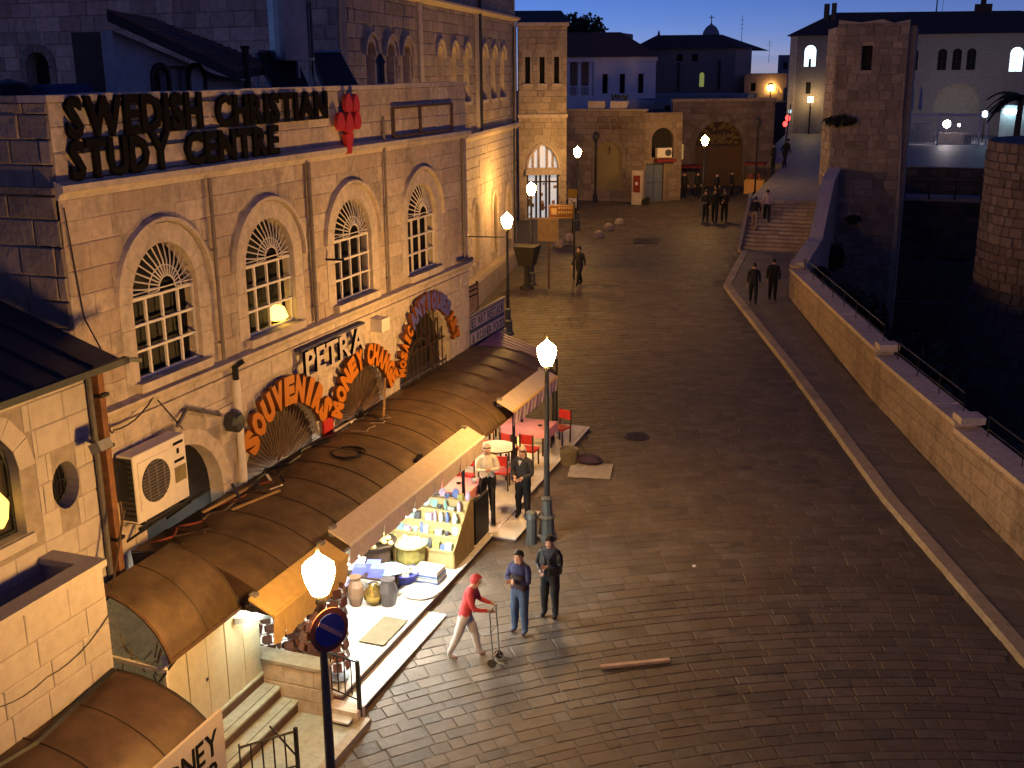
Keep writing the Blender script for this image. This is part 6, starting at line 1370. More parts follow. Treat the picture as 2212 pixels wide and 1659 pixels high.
b = MB(); bd = sr*math.cos(R(-40))+su_*math.sin(R(-40)); bq = sr*math.sin(R(40))+su_*math.cos(R(40)); b.obox(c0+sd*0.032, bd*0.222, bq*0.024, sd*0.006); obj('bar', b, M('sign_pale', (0.55, 0.32, 0.30), bump=0), t)
b = MB(); b.bar(c0-sd*0.005-su_*0.1, Vector((-7.0, 11.52, 3.37)), 0.10, 0.04); obj('clamp', b, iron, t)
# small bollard post beside the second lamp
t = thing('stone_post', 'short grey post beside the base of the cafe street lamp', 'post', (-7.78, 22.05, 0.12)); b = MB(); b.lathe([(0.13, 0), (0.12, 0.6), (0.15, 0.62), (0.12, 0.75), (0.03, 0.8)], (-7.80, 22.05, 0.12), 10); obj('shaft', b, lamp_grey, t)
# guide signs
t = thing('square_sign', 'square tan sign board on a tall post in the street', 'sign', (-15.9, 47.4, 0.9))
b = MB(); b.obox((-15.91, 47.36, 3.54), (0.46, 0.10, 0), (0.005, -0.02, 0), (0, 0, 0.50)); obj('board', b, M('sign_tan', (0.28, 0.19, 0.10), bump=0), t); b = MB(); b.cyl((-15.9, 47.43, 0.85), (-15.9, 47.43, 3.9), 0.05, n=7); obj('post', b, M('sign_post_brown', (0.12, 0.08, 0.05), bump=0), t)
t = thing('arrow_sign', 'brown arrow shaped direction sign with white emblem box', 'sign', (-15.3, 49.4, 1.0))
fa = Fr(-16.5, 49.2, 1.0, 0.28)
b = MB(); b.extrude([fa.p(a, 0, z) for a, z in ((0, 3.82), (1.12, 3.82), (1.36, 4.14), (1.12, 4.46), (0, 4.46))], fa.n()*0.03); obj('board', b, M('sign_brown', (0.075, 0.03, 0.012), bump=0), t)
b = MB(); fbox(b, fa, 0.12, 0.38, 0.031, 0.036, 4.0, 4.3); obj('emblem', b, M('sign_cream', (0.2, 0.13, 0.07), bump=0), t); b = MB()
for z in (4.26, 4.06): 
    for i in range(6): fbox(b, fa, 0.46+i*0.11, 0.53+i*0.11, 0.031, 0.035, z, z+0.10)
obj('lettering', b, M('sign_cream', (0.2, 0.13, 0.07), bump=0), t)['kind'] = 'stuff'
b = MB(); b.extrude([fa.p(a, 0.03, z) for a, z in ((0.02, 3.84), (1.1, 3.84), (1.1, 3.87), (0.02, 3.87))], fa.n()*0.004); b.extrude([fa.p(a, 0.03, z) for a, z in ((0.02, 4.41), (1.1, 4.41), (1.1, 4.44), (0.02, 4.44))], fa.n()*0.004); obj('border', b, M('sign_cream', (0.2, 0.13, 0.07), bump=0), t)
b = MB(); b.cyl((-15.33, 49.45, 0.95), (-15.33, 49.45, 4.6), 0.05, n=7); obj('post', b, iron, t)
t = thing('disabled_sign', 'white wheelchair sign under a yellow plate behind the arrow sign', 'sign', (-18.2, 58.6, 1.5))
b = MB(); b.box(-18.52, -17.98, 58.5, 58.53, 3.75, 4.2); obj('plate', b, M('sign_yellow', (0.42, 0.26, 0.04), bump=0), t); b = MB(); b.box(-18.48, -18.02, 58.5, 58.53, 3.2, 3.72); obj('plate', b, white_paint, t)
b = MB(); b.bar((-18.3, 58.49, 3.6), (-18.22, 58.49, 3.42), 0.04); b.bar((-18.22, 58.49, 3.42), (-18.1, 58.49, 3.42), 0.04); b.tube([(-18.25+.1*math.cos(a), 58.49, 3.38+.1*math.sin(a)) for a in (2.2, 3, 3.8, 4.6, 5.4)], 0.02, 4); obj('symbol', b, iron, t)
b = MB(); b.cyl((-18.24, 58.56, 1.4), (-18.24, 58.56, 4.2), 0.045, n=6); obj('post', b, iron, t)
# black urn planter, stones, manholes, red box
t = thing('street_urn', 'big dark square tapered planter on a stem under the fourth street lamp', 'planter', (-16.85, 47.0, 0.9))
b = MB(); z0 = 1.95; b.add([(-17.12, 46.75, z0), (-16.48, 46.75, z0), (-16.48, 47.35, z0), (-17.12, 47.35, z0), (-17.3, 46.55, 2.85), (-16.3, 46.55, 2.85), (-16.3, 47.55, 2.85), (-17.3, 47.55, 2.85)], [(3, 2, 1, 0), (4, 5, 6, 7), (0, 1, 5, 4), (1, 2, 6, 5), (2, 3, 7, 6), (3, 0, 4, 7)]); obj('bowl', b, M('dark_bronze', (0.045, 0.04, 0.03), rough=0.6), t)
b = MB(); b.lathe([(0.36, 0.85), (0.30, 1.0), (0.13, 1.1), (0.12, 1.9)], (-16.82, 47.05, 0), 10); obj('stem', b, M('dark_bronze', (0.045, 0.04, 0.03), rough=0.6), t)
for i, (x, y) in enumerate(((-16.73, 62.9), (-16.93, 61.2), (-16.91, 59.1), (-18.3, 56.3), (-18.2, 57.9))):
    b = MB(); b.lathe([(0.26, 0), (0.30, 0.12), (0.26, 0.32), (0.14, 0.42), (0.02, 0.45)], (x, y, gz(y)-0.02), 9)
    tag(obj('kerb_bollard', b, stone_f), ['farthest of the five squat stone bollards, nearest the red box', 'second farthest squat stone bollard', 'middle squat stone bollard of the row', 'squat stone bollard right beside the square sign post', 'squat stone bollard just left of the arrow sign post'][i], 'bollard', 'squat stone bollards along the square')
def manhole(label, x, y, r):
    b = MB(); b.cyl((x, y, gz(y)-0.02), (x, y, gz(y)+0.014), r, n=24); t = obj('manhole_cover', b, M('cast_iron', (0.035, 0.03, 0.03), rough=0.45, metal=0.5, bump=0.2)); t.rotation_euler = (0, 0, 0); tag(t, label, 'manhole cover', 'manhole covers in the street')
    b = MB()
    for k in range(-3, 4): w = math.sqrt(max(0, (r*0.85)**2-(k*r*0.24)**2)); b.bar((x-w, y+k*r*0.24, gz(y)+0.018), (x+w, y+k*r*0.24, gz(y)+0.018), 0.02, 0.01)
    obj('tread_pattern', b, M('cast_iron', (0.035, 0.03, 0.03)), t)
manhole('left of the two round manhole covers abreast of the cafe', -8.95, 29.6, 0.36); manhole('right of the two round manhole covers abreast of the cafe', -7.26, 29.6, 0.38)
b = MB(); b.obox((-14.1, 58.8, gz(58.8)+0.01), (0.65, 0.15, 0.0), (-0.1, 0.7, 0.035), (0, 0, 0.012)); tag(obj('drain_cover', b, M('cast_iron', (0.035, 0.03, 0.03))), 'large dark square drain cover in the far street', 'drain cover')
t = thing('red_box', 'dark red box on a stone pillar beside the blue door', 'post box', (-17.5, 70.0, 2.1)); b = MB(); b.box(-17.85, -17.2, 69.9, 70.4, 1.9, 4.25); obj('pillar', b, stone_w, t); b = MB(); b.box(-17.75, -17.3, 69.85, 69.897, 2.9, 3.95); obj('box', b, M('deep_red', (0.20, 0.03, 0.02), bump=0), t); b = MB(); b.box(-17.6, -17.45, 69.83, 69.848, 3.35, 3.55); obj('plate', b, white_paint, t)
bush('corner_plant', 'small dark plant at the foot of the red box pillar', (-16.95, 70.1, 2.3), 0.3, 0.3, 0.3, 90, 9, 0.12)
b = MB(); b.bar((-4.85, 17.45, 0.03), (-3.72, 18.08, 0.05), 0.09, 0.05); tag(obj('loose_batten', b, M('pale_wood2', (0.45, 0.32, 0.24), bump=0)), 'pale wooden batten lying on the empty street', 'batten')
b = MB(); b.ball((-4.05, 22.0, 0.14), 0.05, 0.04, 0.03, 6); tag(obj('paper_scrap', b, white_paint), 'tiny white paper scrap on the street', 'litter')
b = MB(); b.obox((-7.75, 26.6, 0.285), (0.55, 0.1, 0), (-0.1, 0.5, 0.015), (0, 0, 0.012)); tag(obj('floor_mat', b, M('grey_mat', (0.34, 0.30, 0.26))), 'pale flat mat on the street beside the dark blob by the cafe', 'mat')
t = thing('tub', 'low olive tub standing on the street at the cafe edge', 'tub', (-8.4, 27, 0.27)); b = MB(); b.lathe([(0.22, 0), (0.27, 0.42), (0.25, 0.44), (0.2, 0.40)], (-8.45, 26.95, 0.27), 12); obj('body', b, M('olive_tub', (0.14, 0.11, 0.06), bump=0), t)
b = MB(); b.ball((-7.95, 27.1, 0.40), 0.42, 0.25, 0.16, 9); tag(obj('dark_bag', b, M('dark_bag', (0.05, 0.03, 0.05))), 'dark slumped bag on the mat beside the olive tub', 'bag')

# ================================================================ SOUVENIR STALL
t = thing('souvenir_shelf', 'yellow stepped display shelf full of small souvenirs', 'shelf', (-9.9, 20.0, 0.2)); z0 = 0.2
SX0, SX1 = -11.1, -8.86
TI = [(20.0, 20.24, 0.38), (20.24, 20.46, 0.60), (20.46, 20.68, 0.81), (20.68, 20.90, 1.01), (20.90, 21.10, 1.19)]
for ya, yb, h in TI:
    b = MB(); b.box(SX0, SX1, ya, 21.12, z0+h-0.23 if ya > 20.1 else z0, z0+h-0.03); obj('tier', b, wood_y, t)
    b = MB(); b.box(SX0-0.01, SX1+0.015, ya-0.02, yb, z0+h-0.029, z0+h); obj('shelf_board', b, wood_y, t); b = MB(); b.box(SX0, SX1+0.01, ya-0.03, ya-0.005, z0+h, z0+h+0.04); obj('lip', b, wood_y, t)
b = MB(); b.extrude([(SX1+0.002, 20.0, z0), (SX1+0.002, 21.12, z0), (SX1+0.002, 21.12, z0+1.24), (SX1+0.002, 20.9, z0+1.24), (SX1+0.002, 20.0, z0+0.42)], (0.03, 0, 0)); obj('side_board', b, M('shaded_yellow_wood', (0.30, 0.21, 0.07), rough=0.6), t)  # same wood painted darker for the side the light misses
rr = random.Random(31); USED = set()
PAL = [M('ware_teal', (0.22, 0.42, 0.42), rough=0.3, bump=0), M('ware_white', (0.70, 0.72, 0.70), rough=0.3, bump=0), M('ware_grey', (0.35, 0.42, 0.42), rough=0.3, bump=0), M('ware_olive', (0.36, 0.36, 0.12), rough=0.4, bump=0), M('ware_blue', (0.12, 0.18, 0.45), rough=0.3, bump=0), M('ware_aqua', (0.40, 0.62, 0.62), rough=0.3, bump=0), M('ware_dark', (0.10, 0.10, 0.11), rough=0.3, bump=0), M('ware_lilac', (0.50, 0.40, 0.55), rough=0.4, bump=0)]
PN_ = ['teal', 'white', 'grey', 'olive', 'blue', 'pale aqua', 'dark', 'lilac']
ROW = ['lowest tier', 'second tier from below', 'middle tier', 'fourth tier from below', 'top tier']
for k, (ya, yb, h) in enumerate(TI):
    x = SX0+0.05
    while x < SX1-0.10:
        w = rr.uniform(0.09, 0.19); ci = rr.randrange(8); kind = rr.choice(['box', 'bowl', 'plate', 'jar', 'box']); zz = z0+h; yc = ya+(yb-ya)*0.5; b = MB(); xc = x+w/2
        if kind == 'box': hh = rr.uniform(0.08, 0.19); b.box(x, x+w*0.9, yc-0.05, yc+0.05, zz, zz+hh); nm = 'souvenir_box'
        elif kind == 'bowl': b.lathe([(0.04, 0), (w*0.42, 0.09), (w*0.38, 0.09), (0.03, 0.02)], (xc, yc, zz), 9); nm = 'souvenir_bowl'
        elif kind == 'plate':
            q = [(w*0.5*math.cos(a*0.63), w*0.62*math.sin(a*0.63)) for a in range(10)]; b.extrude([(xc+p, yc+0.05+0.25*(r_+0.1), zz+w*0.62+r_) for p, r_ in q], (0, 0.02, 0)); nm = 'souvenir_plate'
        else: b.lathe([(w*0.28, 0), (w*0.36, 0.10), (w*0.2, 0.20), (w*0.22, 0.23), (0.01, 0.23)], (xc, yc, zz), 9); nm = 'souvenir_jar'
        lab_ = (ci, nm, 'L' if x < SX0+0.75 else ('M' if x < SX0+1.5 else 'R'), k)
        tries = 0
        while lab_ in USED and tries < 8: ci = (ci+1) % 8; lab_ = (ci,)+lab_[1:]; tries += 1
        USED.add(lab_)
        pos = 'left part' if x < SX0+0.75 else ('middle' if x < SX0+1.5 else 'right part')
        tag(obj(nm, b, PAL[ci]), 'small %s %s in the %s of the %s' % (PN_[ci], nm.split('_')[1], pos, ROW[k]), 'souvenir', 'souvenirs on the yellow shelf'); x += w+rr.uniform(0.0, 0.02)
t = thing('plate_stack', 'stack of wide blue and white plates on the tiles before the yellow shelf', 'plates', (-9.15, 18.45, 0.2))
for k in range(6):
    b = MB(); s = 0.30-0.005*k; b.box(-9.15-s, -9.15+s, 19.4-s*0.8, 19.4+s*0.8, 0.21+k*0.045, 0.245+k*0.045); obj('plate', b, [PAL[4], PAL[1], PAL[2]][k % 3] if k < 5 else white_cloth, t)
b = MB(); b.lathe([(0.05, 0.0), (0.36, 0.02), (0.37, 0.035), (0.05, 0.015)], (-9.05, 18.75, 0.215), 20); tag(obj('oval_platter', b, M('pinkish_plate', (0.55, 0.45, 0.38), rough=0.3)), 'flat pinkish platter on the tiles near the platform edge', 'platter')
t = thing('blue_tray', 'deep blue tray piled with cream and golden trinkets', 'tray', (-9.6, 19.15, 0.2)); b = MB(); b.lathe([(0.22, 0), (0.34, 0.22), (0.30, 0.22), (0.18, 0.06)], (-9.6, 19.15, 0.21), 12); obj('tray', b, M('deep_blue_tray', (0.05, 0.06, 0.32), rough=0.3, bump=0), t)
b = MB()
for i in range(26): a = rr.uniform(0, 6.28); q = rr.uniform(0, 0.24); b.ball((-9.6+q*math.cos(a), 19.15+q*math.sin(a), 0.42+rr.uniform(-.02, .06)), 0.06, 0.05, 0.04, 6)
o = obj('trinkets', b, M('cream_trinket', (0.62, 0.52, 0.30), rough=0.35, rand=0.3, bump=0), t); o['kind'] = 'stuff'
t = thing('olive_basket', 'olive cloth draped barrel before the left end of the yellow shelf', 'barrel', (-10.15, 18.55, 0.2)); b = MB(); b.lathe([(0.26, 0), (0.32, 0.3), (0.30, 0.55), (0.04, 0.57)], (-9.72, 19.72, 0.2), 12); obj('body', b, M('olive_drape', (0.22, 0.19, 0.05), var=0.4, bump=0.5), t); b = MB(); b.lathe([(0.05, 0.0), (0.36, 0.02), (0.36, 0.05), (0.05, 0.05)], (-9.72, 19.72, 0.772), 14); obj('tray', b, wood_y, t)
b = MB()
for i in range(12): b.ball((-9.72+rr.uniform(-.26, .26), 19.72+rr.uniform(-.2, .2), 0.85), 0.06, 0.06, 0.05, 6)
o = obj('trinkets', b, PAL[1], t); o['kind'] = 'stuff'
t = thing('gold_basket', 'wide basket heaped with golden trinkets near the awning', 'basket', (-10.65, 18.15, 0.2)); b = MB(); b.lathe([(0.30, 0), (0.30, 0.55), (0.46, 0.72), (0.42, 0.72), (0.1, 0.62)], (-10.35, 19.35, 0.2), 14); obj('basket', b, wood_d, t); b = MB()
for i in range(46): a = rr.uniform(0, 6.28); q = rr.uniform(0, 0.4); b.ball((-10.35+q*math.cos(a), 19.35+q*math.sin(a), 0.95+(0.4-q)*0.25), 0.07, 0.06, 0.05, 6)
o = obj('trinkets', b, M('gold_trinket', (0.62, 0.48, 0.16), rough=0.3, rand=0.35, bump=0), t); o['kind'] = 'stuff'
t = thing('display_table', 'low dark table covered with blue boxes and shiny plates', 'table', (-10.1, 17.3, 0.2)); b = MB(); b.box(-10.55, -9.55, 18.25, 18.85, 0.58, 0.63); obj('tabletop', b, wood_d, t)
for x in (-10.5, -9.6):
    for y in (18.3, 18.8): b = MB(); b.bar((x, y, 0.2), (x, y, 0.58), 0.06); obj('leg', b, wood_d, t)
for lab, x, y, c, s in (('upper blue cushion box on the dark display table', -10.05, 18.6, PAL[4], 0.14), ('lower blue cushion box on the dark display table', -9.85, 18.42, PAL[4], 0.15), ('white parcel at the left of the dark display table', -10.4, 18.6, white_cloth, 0.14), ('white bundle beside the blue cushion boxes', -10.25, 18.4, white_cloth, 0.12)):
    b = MB(); b.obox((x, y, 0.632+s*0.62), (s, 0.04, 0), (-0.04, s*0.8, 0), (0.02, 0.03, s*0.6)); ob = obj('gift_box', b, M('blue_box', (0.10, 0.12, 0.55), rough=0.4, bump=0.1) if 'blue' in lab else c); tag(ob, lab, 'box', 'boxes on the dark display table')
b = MB(); b.lathe([(0.05, 0), (0.30, 0.05), (0.32, 0.07), (0.05, 0.03)], (-9.66, 18.62, 0.635), 16); tag(obj('enamel_dish', b, M('enamel_dish', (0.25, 0.45, 0.55), rough=0.25, var=0.6, scale=14, bump=0)), 'colourful oval enamel dish on the dark display table', 'dish')
t = thing('lilac_stool', 'round lilac topped stool left of the brass vase', 'stool', (-10.6, 16.3, 0.2)); b = MB(); b.cyl((-10.45, 17.75, 0.66), (-10.45, 17.75, 0.71), 0.30, n=16); obj('seat', b, M('lilac_cloth', (0.42, 0.36, 0.62)), t); b = MB(); b.cyl((-10.45, 17.75, 0.2), (-10.45, 17.75, 0.659), 0.22, n=12); obj('base', b, wood_d, t)
b = MB(); b.lathe([(0.10, 0), (0.17, 0.2), (0.16, 0.42), (0.09, 0.55), (0.13, 0.62)], (-10.0, 17.9, 0.2), 12); b.v = [(v[0]-0.05, v[1]-0.05, v[2]) for v in b.v]; tag(obj('clay_vase', b, M('clay', (0.16, 0.09, 0.05), rough=0.4)), 'tall brown clay vase beside the shining brass pot', 'vase')
b = MB(); b.lathe([(0.08, 0), (0.20, 0.16), (0.19, 0.30), (0.08, 0.42), (0.11, 0.46)], (-9.72, 17.98, 0.2), 14); tag(obj('brass_pot', b, gold, smooth=True), 'shining brass pot on the white tiles', 'pot')
b = MB(); b.lathe([(0.15, 0), (0.2, 0.3), (0.13, 0.5), (0.15, 0.55)], (-9.45, 18.1, 0.2), 12); tag(obj('dark_jar', b, M('dark_jar', (0.06, 0.05, 0.05), rough=0.3)), 'dark jar right behind the brass pot', 'jar')
# door mat
b = MB(); b.box(-9.28, -8.76, 16.5, 17.55, 0.225, 0.24); tag(obj('door_mat', b, M('olive_mat', (0.12, 0.10, 0.06), rough=0.95)), 'olive brown door mat on the white tiles', 'mat')
# revolving postcard racks above the end wall
def rack(label, x, y, h, m):
    t = thing('postcard_rack', label, 'rack', (x, y, 0.2), 'postcard racks along the low end wall')
    b = MB(); b.cyl((x, y, 0.22), (x, y, 0.2+h), 0.025, n=6); b.cyl((x, y, 0.21), (x, y, 0.25), 0.2, n=10); obj('pole', b, steel, t)
    cards = [MB() for _ in range(3)]; wire = MB(); k = 0
    for zi in range(int((h-0.2)/0.2)):
        z = 0.42+zi*0.2
        wire.tube([(x+0.22*math.cos(a*math.pi/4), y+0.22*math.sin(a*math.pi/4), z) for a in range(9)], 0.008, 4)
        for a in range(6):
            an = a*math.pi/3+0.3*(zi % 2); c = Vector((x+0.2*math.cos(an), y+0.2*math.sin(an), z+0.09)); tg = Vector((-math.sin(an), math.cos(an), 0)); cards[(k*5+a) % 3].obox(c, tg*0.075, Vector((math.cos(an), math.sin(an), 0.3)).normalized()*0.004, Vector((-0.3*math.cos(an), -0.3*math.sin(an), 1)).normalized()*0.075); k += 1
    obj('wire', wire, steel, t)
    for cm, mm in zip(cards, (M('card_brown', (0.16, 0.07, 0.05), rough=0.3, rand=0.5, bump=0), M('card_red', (0.30, 0.09, 0.06), rough=0.3, rand=0.5, bump=0), M('card_grey', (0.22, 0.24, 0.25), rough=0.2, rand=0.5, bump=0))):
        if cm.v: o = obj('postcards', cm, mm, t); o['kind'] = 'stuff'
rack('postcard rack nearest the kiosk by the low end wall', -10.3, 15.1, 1.5, 0); rack('second postcard rack from the kiosk by the low end wall', -9.85, 15.05, 1.35, 0); rack('third postcard rack from the kiosk by the low end wall', -9.42, 15.1, 1.7, 0); rack('tall postcard rack at the tile edge behind the parking sign', -9.02, 15.25, 1.95, 0)
b = MB(); b.box(-10.05, -9.1, 15.4, 15.45, 0.4, 1.1); tag(obj('poster_board', b, M('poster_red', (0.45, 0.18, 0.10), var=0.5, scale=8, bump=0)), 'reddish poster board standing behind the postcard racks', 'board')
t = thing('white_ladder_stand', 'white wire display stand behind the nearest lamp globe', 'stand', (-9.3, 16.0, 0.2)); b = MB()
for dx in (0, 0.35): b.bar((-9.25-dx, 15.9, 0.2), (-9.25-dx, 15.95, 1.75), 0.03)
for k in range(7): b.bar((-9.25, 15.92, 0.4+k*0.2), (-9.6, 15.92, 0.45+k*0.2), 0.025)
obj('frame', b, white_paint, t)
# black cabinet / menu at the end of the shelf
t = thing('black_cabinet', 'tall black cabinet between the yellow shelf and the pink table', 'cabinet', (-9.6, 21.0, 0.2)); b = MB(); b.box(-11.0, -8.9, 21.3, 21.35, 0.25, 1.30); obj('back_panel', b, iron, t); b = MB(); b.box(-8.93, -8.86, 21.3, 22.1, 0.22, 1.25); obj('side_panel', b, iron, t); b = MB(); b.box(-11.05, -8.84, 21.27, 21.37, 1.301, 1.34); obj('top_rail', b, dark_metal, t)
t = thing('menu_board', 'dark folding menu board with white scribbles beside the white sweater man', 'menu board', (-8.9, 22.5, 0.26)); b = MB(); b.extrude([(-9.05, 22.7, 0.27), (-8.83, 22.35, 0.27), (-8.85, 22.4, 1.1), (-9.0, 22.64, 1.1)], (0.03, 0.02, 0)); obj('board', b, iron, t); b = MB()
for k in range(6): b.bar((-8.97+0.02*k*0.2, 22.62, 0.45+k*0.1), (-8.84, 22.42, 0.45+k*0.1), 0.012, 0.03)
obj('writing', b, white_paint, t)

# ---------------------------------------------------------------- cafe tables and chairs
def table(label, x, y, z, w, d, m, rz=0.0, round_=False):
    t = thing('cafe_table', label, 'table', (0, 0, 0), 'cafe tables under the canopy')
    b = MB()
    if round_: b.cyl((0, 0, 0.71), (0, 0, 0.745), w/2, n=20)
    else: b.box(-w/2, w/2, -d/2, d/2, 0.71, 0.745)
    obj('tabletop', b, wood_d, t); b = MB()
    if round_: b.cyl((0, 0, 0.746), (0, 0, 0.756), w/2+0.02, n=20)
    else:
        b.box(-w/2-0.02, w/2+0.02, -d/2-0.02, d/2+0.02, 0.746, 0.756)
        for sx in (-1, 1): b.add([(sx*(w/2+0.02), -d/2, 0.756), (sx*(w/2+0.02), d/2, 0.756), (sx*(w/2+0.05), d/2+0.02, 0.55), (sx*(w/2+0.05), 0, 0.50), (sx*(w/2+0.05), -d/2, 0.55)], [(0, 1, 2, 3, 4)])
        for sy in (-1, 1): b.add([(-w/2, sy*(d/2+0.02), 0.756), (w/2, sy*(d/2+0.02), 0.756), (w/2, sy*(d/2+0.04), 0.56), (0, sy*(d/2+0.05), 0.52), (-w/2, sy*(d/2+0.04), 0.56)], [(0, 1, 2, 3, 4)])
    obj('tablecloth', b, m, t)
    for sx in (-1, 1):
        for sy in (-1, 1): b = MB(); b.bar((sx*w*0.4, sy*d*0.4, 0), (sx*w*0.4, sy*d*0.4, 0.71), 0.045); obj('leg', b, wood_d, t)
    t.location = (x, y, z); t.rotation_euler = (0, 0, rz); return t
table('cafe table with pink cloth and a white cup behind the black cabinet', -10.05, 22.75, fz(22.75), 1.15, 1.0, pink_m)
table('cafe table with pink cloth and a bottle nearest the street lamp pole', -9.75, 27.4, fz(27.4), 1.3, 0.9, pink_m)
table('round cafe table with bright cream cloth behind the white sweater man', -9.95, 25.5, fz(25.5), 0.95, 0.95, M('cream_cloth', (0.75, 0.62, 0.40)), 0, True)
table('small cafe table with orange cloth beneath the striped awning', -10.75, 27.9, fz(27.9), 0.7, 0.6, M('orange_cloth', (0.65, 0.33, 0.10)))
redseat = M('red_seat', (0.50, 0.03, 0.02), rough=0.5)
def make_chair():
    t = thing('cafe_chair', 'x', 'chair', (0, 0, 0), 'red seated cafe chairs')
    b = MB(); b.box(-0.21, 0.21, -0.21, 0.21, 0.43, 0.48); obj('seat', b, redseat, t); b = MB(); b.box(-0.19, 0.19, 0.19, 0.22, 0.66, 0.92); obj('backrest', b, redseat, t)
    for sx in (-0.18, 0.18):
        b = MB(); b.bar((sx, -0.18, 0), (sx, -0.18, 0.43), 0.035); obj('leg', b, wood_d, t); b = MB(); b.bar((sx, 0.2, 0), (sx, 0.24, 0.94), 0.035); obj('leg', b, wood_d, t)
    return t
ch = make_chair()
CHS = [(-10.95, 22.6, 1.57, 'red seated chair at the wall side of the first pink table'), (-10.25, 24.0, 0.1, 'dark red chair between the pink table and the white sweater man'), (-9.5, 24.6, -2.9, 'red seated chair this side of the round cream table'), (-10.6, 26.4, 0.4, 'bright red chair behind the head of the white sweater man'), (-9.35, 26.3, 3.1, 'long red chair in front of the bottle table left of the lamp'), (-9.85, 26.2, 2.9, 'red chair right of the round cream table below the bottle table'), (-9.1, 28.2, -0.3, 'chair with its back to the street lamp beyond the bottle table')]
for i, (x, y, rz, lab) in enumerate(CHS):
    if i == 0: ch.location = (x, y, fz(y)); ch.rotation_euler = (0, 0, rz); ch['label'] = lab
    else: dup(ch, (x, y, fz(y)), rz, lab)
t = thing('wooden_stool', 'dark wooden stool with splayed legs beside the first pink table', 'stool', (-10.3, 23.4, fz(23.4))); b = MB(); z = fz(23.4); b.box(-10.5, -10.1, 23.2, 23.55, z+0.50, z+0.55); obj('seat', b, wood_d, t)
for sx in (-1, 1):
    for sy in (-1, 1): b = MB(); b.bar((-10.3+sx*0.22, 23.37+sy*0.2, z), (-10.3+sx*0.15, 23.37+sy*0.13, z+0.5), 0.045); obj('leg', b, wood_d, t)
zt = fz(27.4)+0.757; b = MB(); b.lathe([(0.04, 0), (0.04, 0.16), (0.015, 0.22), (0.018, 0.28)], (-10.0, 27.5, zt), 9); tag(obj('wine_bottle', b, M('dark_bottle', (0.02, 0.025, 0.02), rough=0.15, bump=0)), 'dark bottle standing on the farther pink table', 'bottle')
def ashtray(label, x, y, z): b = MB(); b.lathe([(0.04, 0), (0.07, 0.03), (0.06, 0.03), (0.02, 0.01)], (x, y, z), 9); tag(obj('ashtray', b, M('dark_bottle', (0.02, 0.025, 0.02))), label, 'ashtray', 'ashtrays on the cafe tables')
ashtray('dark ashtray on the farther pink table', -9.4, 27.3, zt); ashtray('dark ashtray on the first pink table', -9.9, 22.8, fz(22.75)+0.757)
b = MB(); b.lathe([(0.05, 0), (0.08, 0.09), (0.07, 0.09), (0.03, 0.02)], (-9.6, 23.0, fz(22.75)+0.757), 10); tag(obj('white_cup', b, M('ware_white', (0.7, 0.72, 0.7))), 'white cup at the corner of the first pink table', 'cup')
b = MB(); b.obox((-10.85, 22.9, 1.05), (0.35, 0.2, 0.03), (-0.1, 0.18, 0.05), (0, 0, 0.06)); tag(obj('folded_cloth', b, pink_m), 'crumpled pink cloth hanging over the wall side chair', 'cloth')
b = MB(); b.bar((-11.85, 27.5, 1.2), (-11.85, 28.3, 1.2), 0.1, 0.7); tag(obj('cafe_poster', b, M('amber_poster', (0.55, 0.30, 0.12), var=0.4, bump=0)), 'amber poster at the far end of the cafe wall', 'poster')

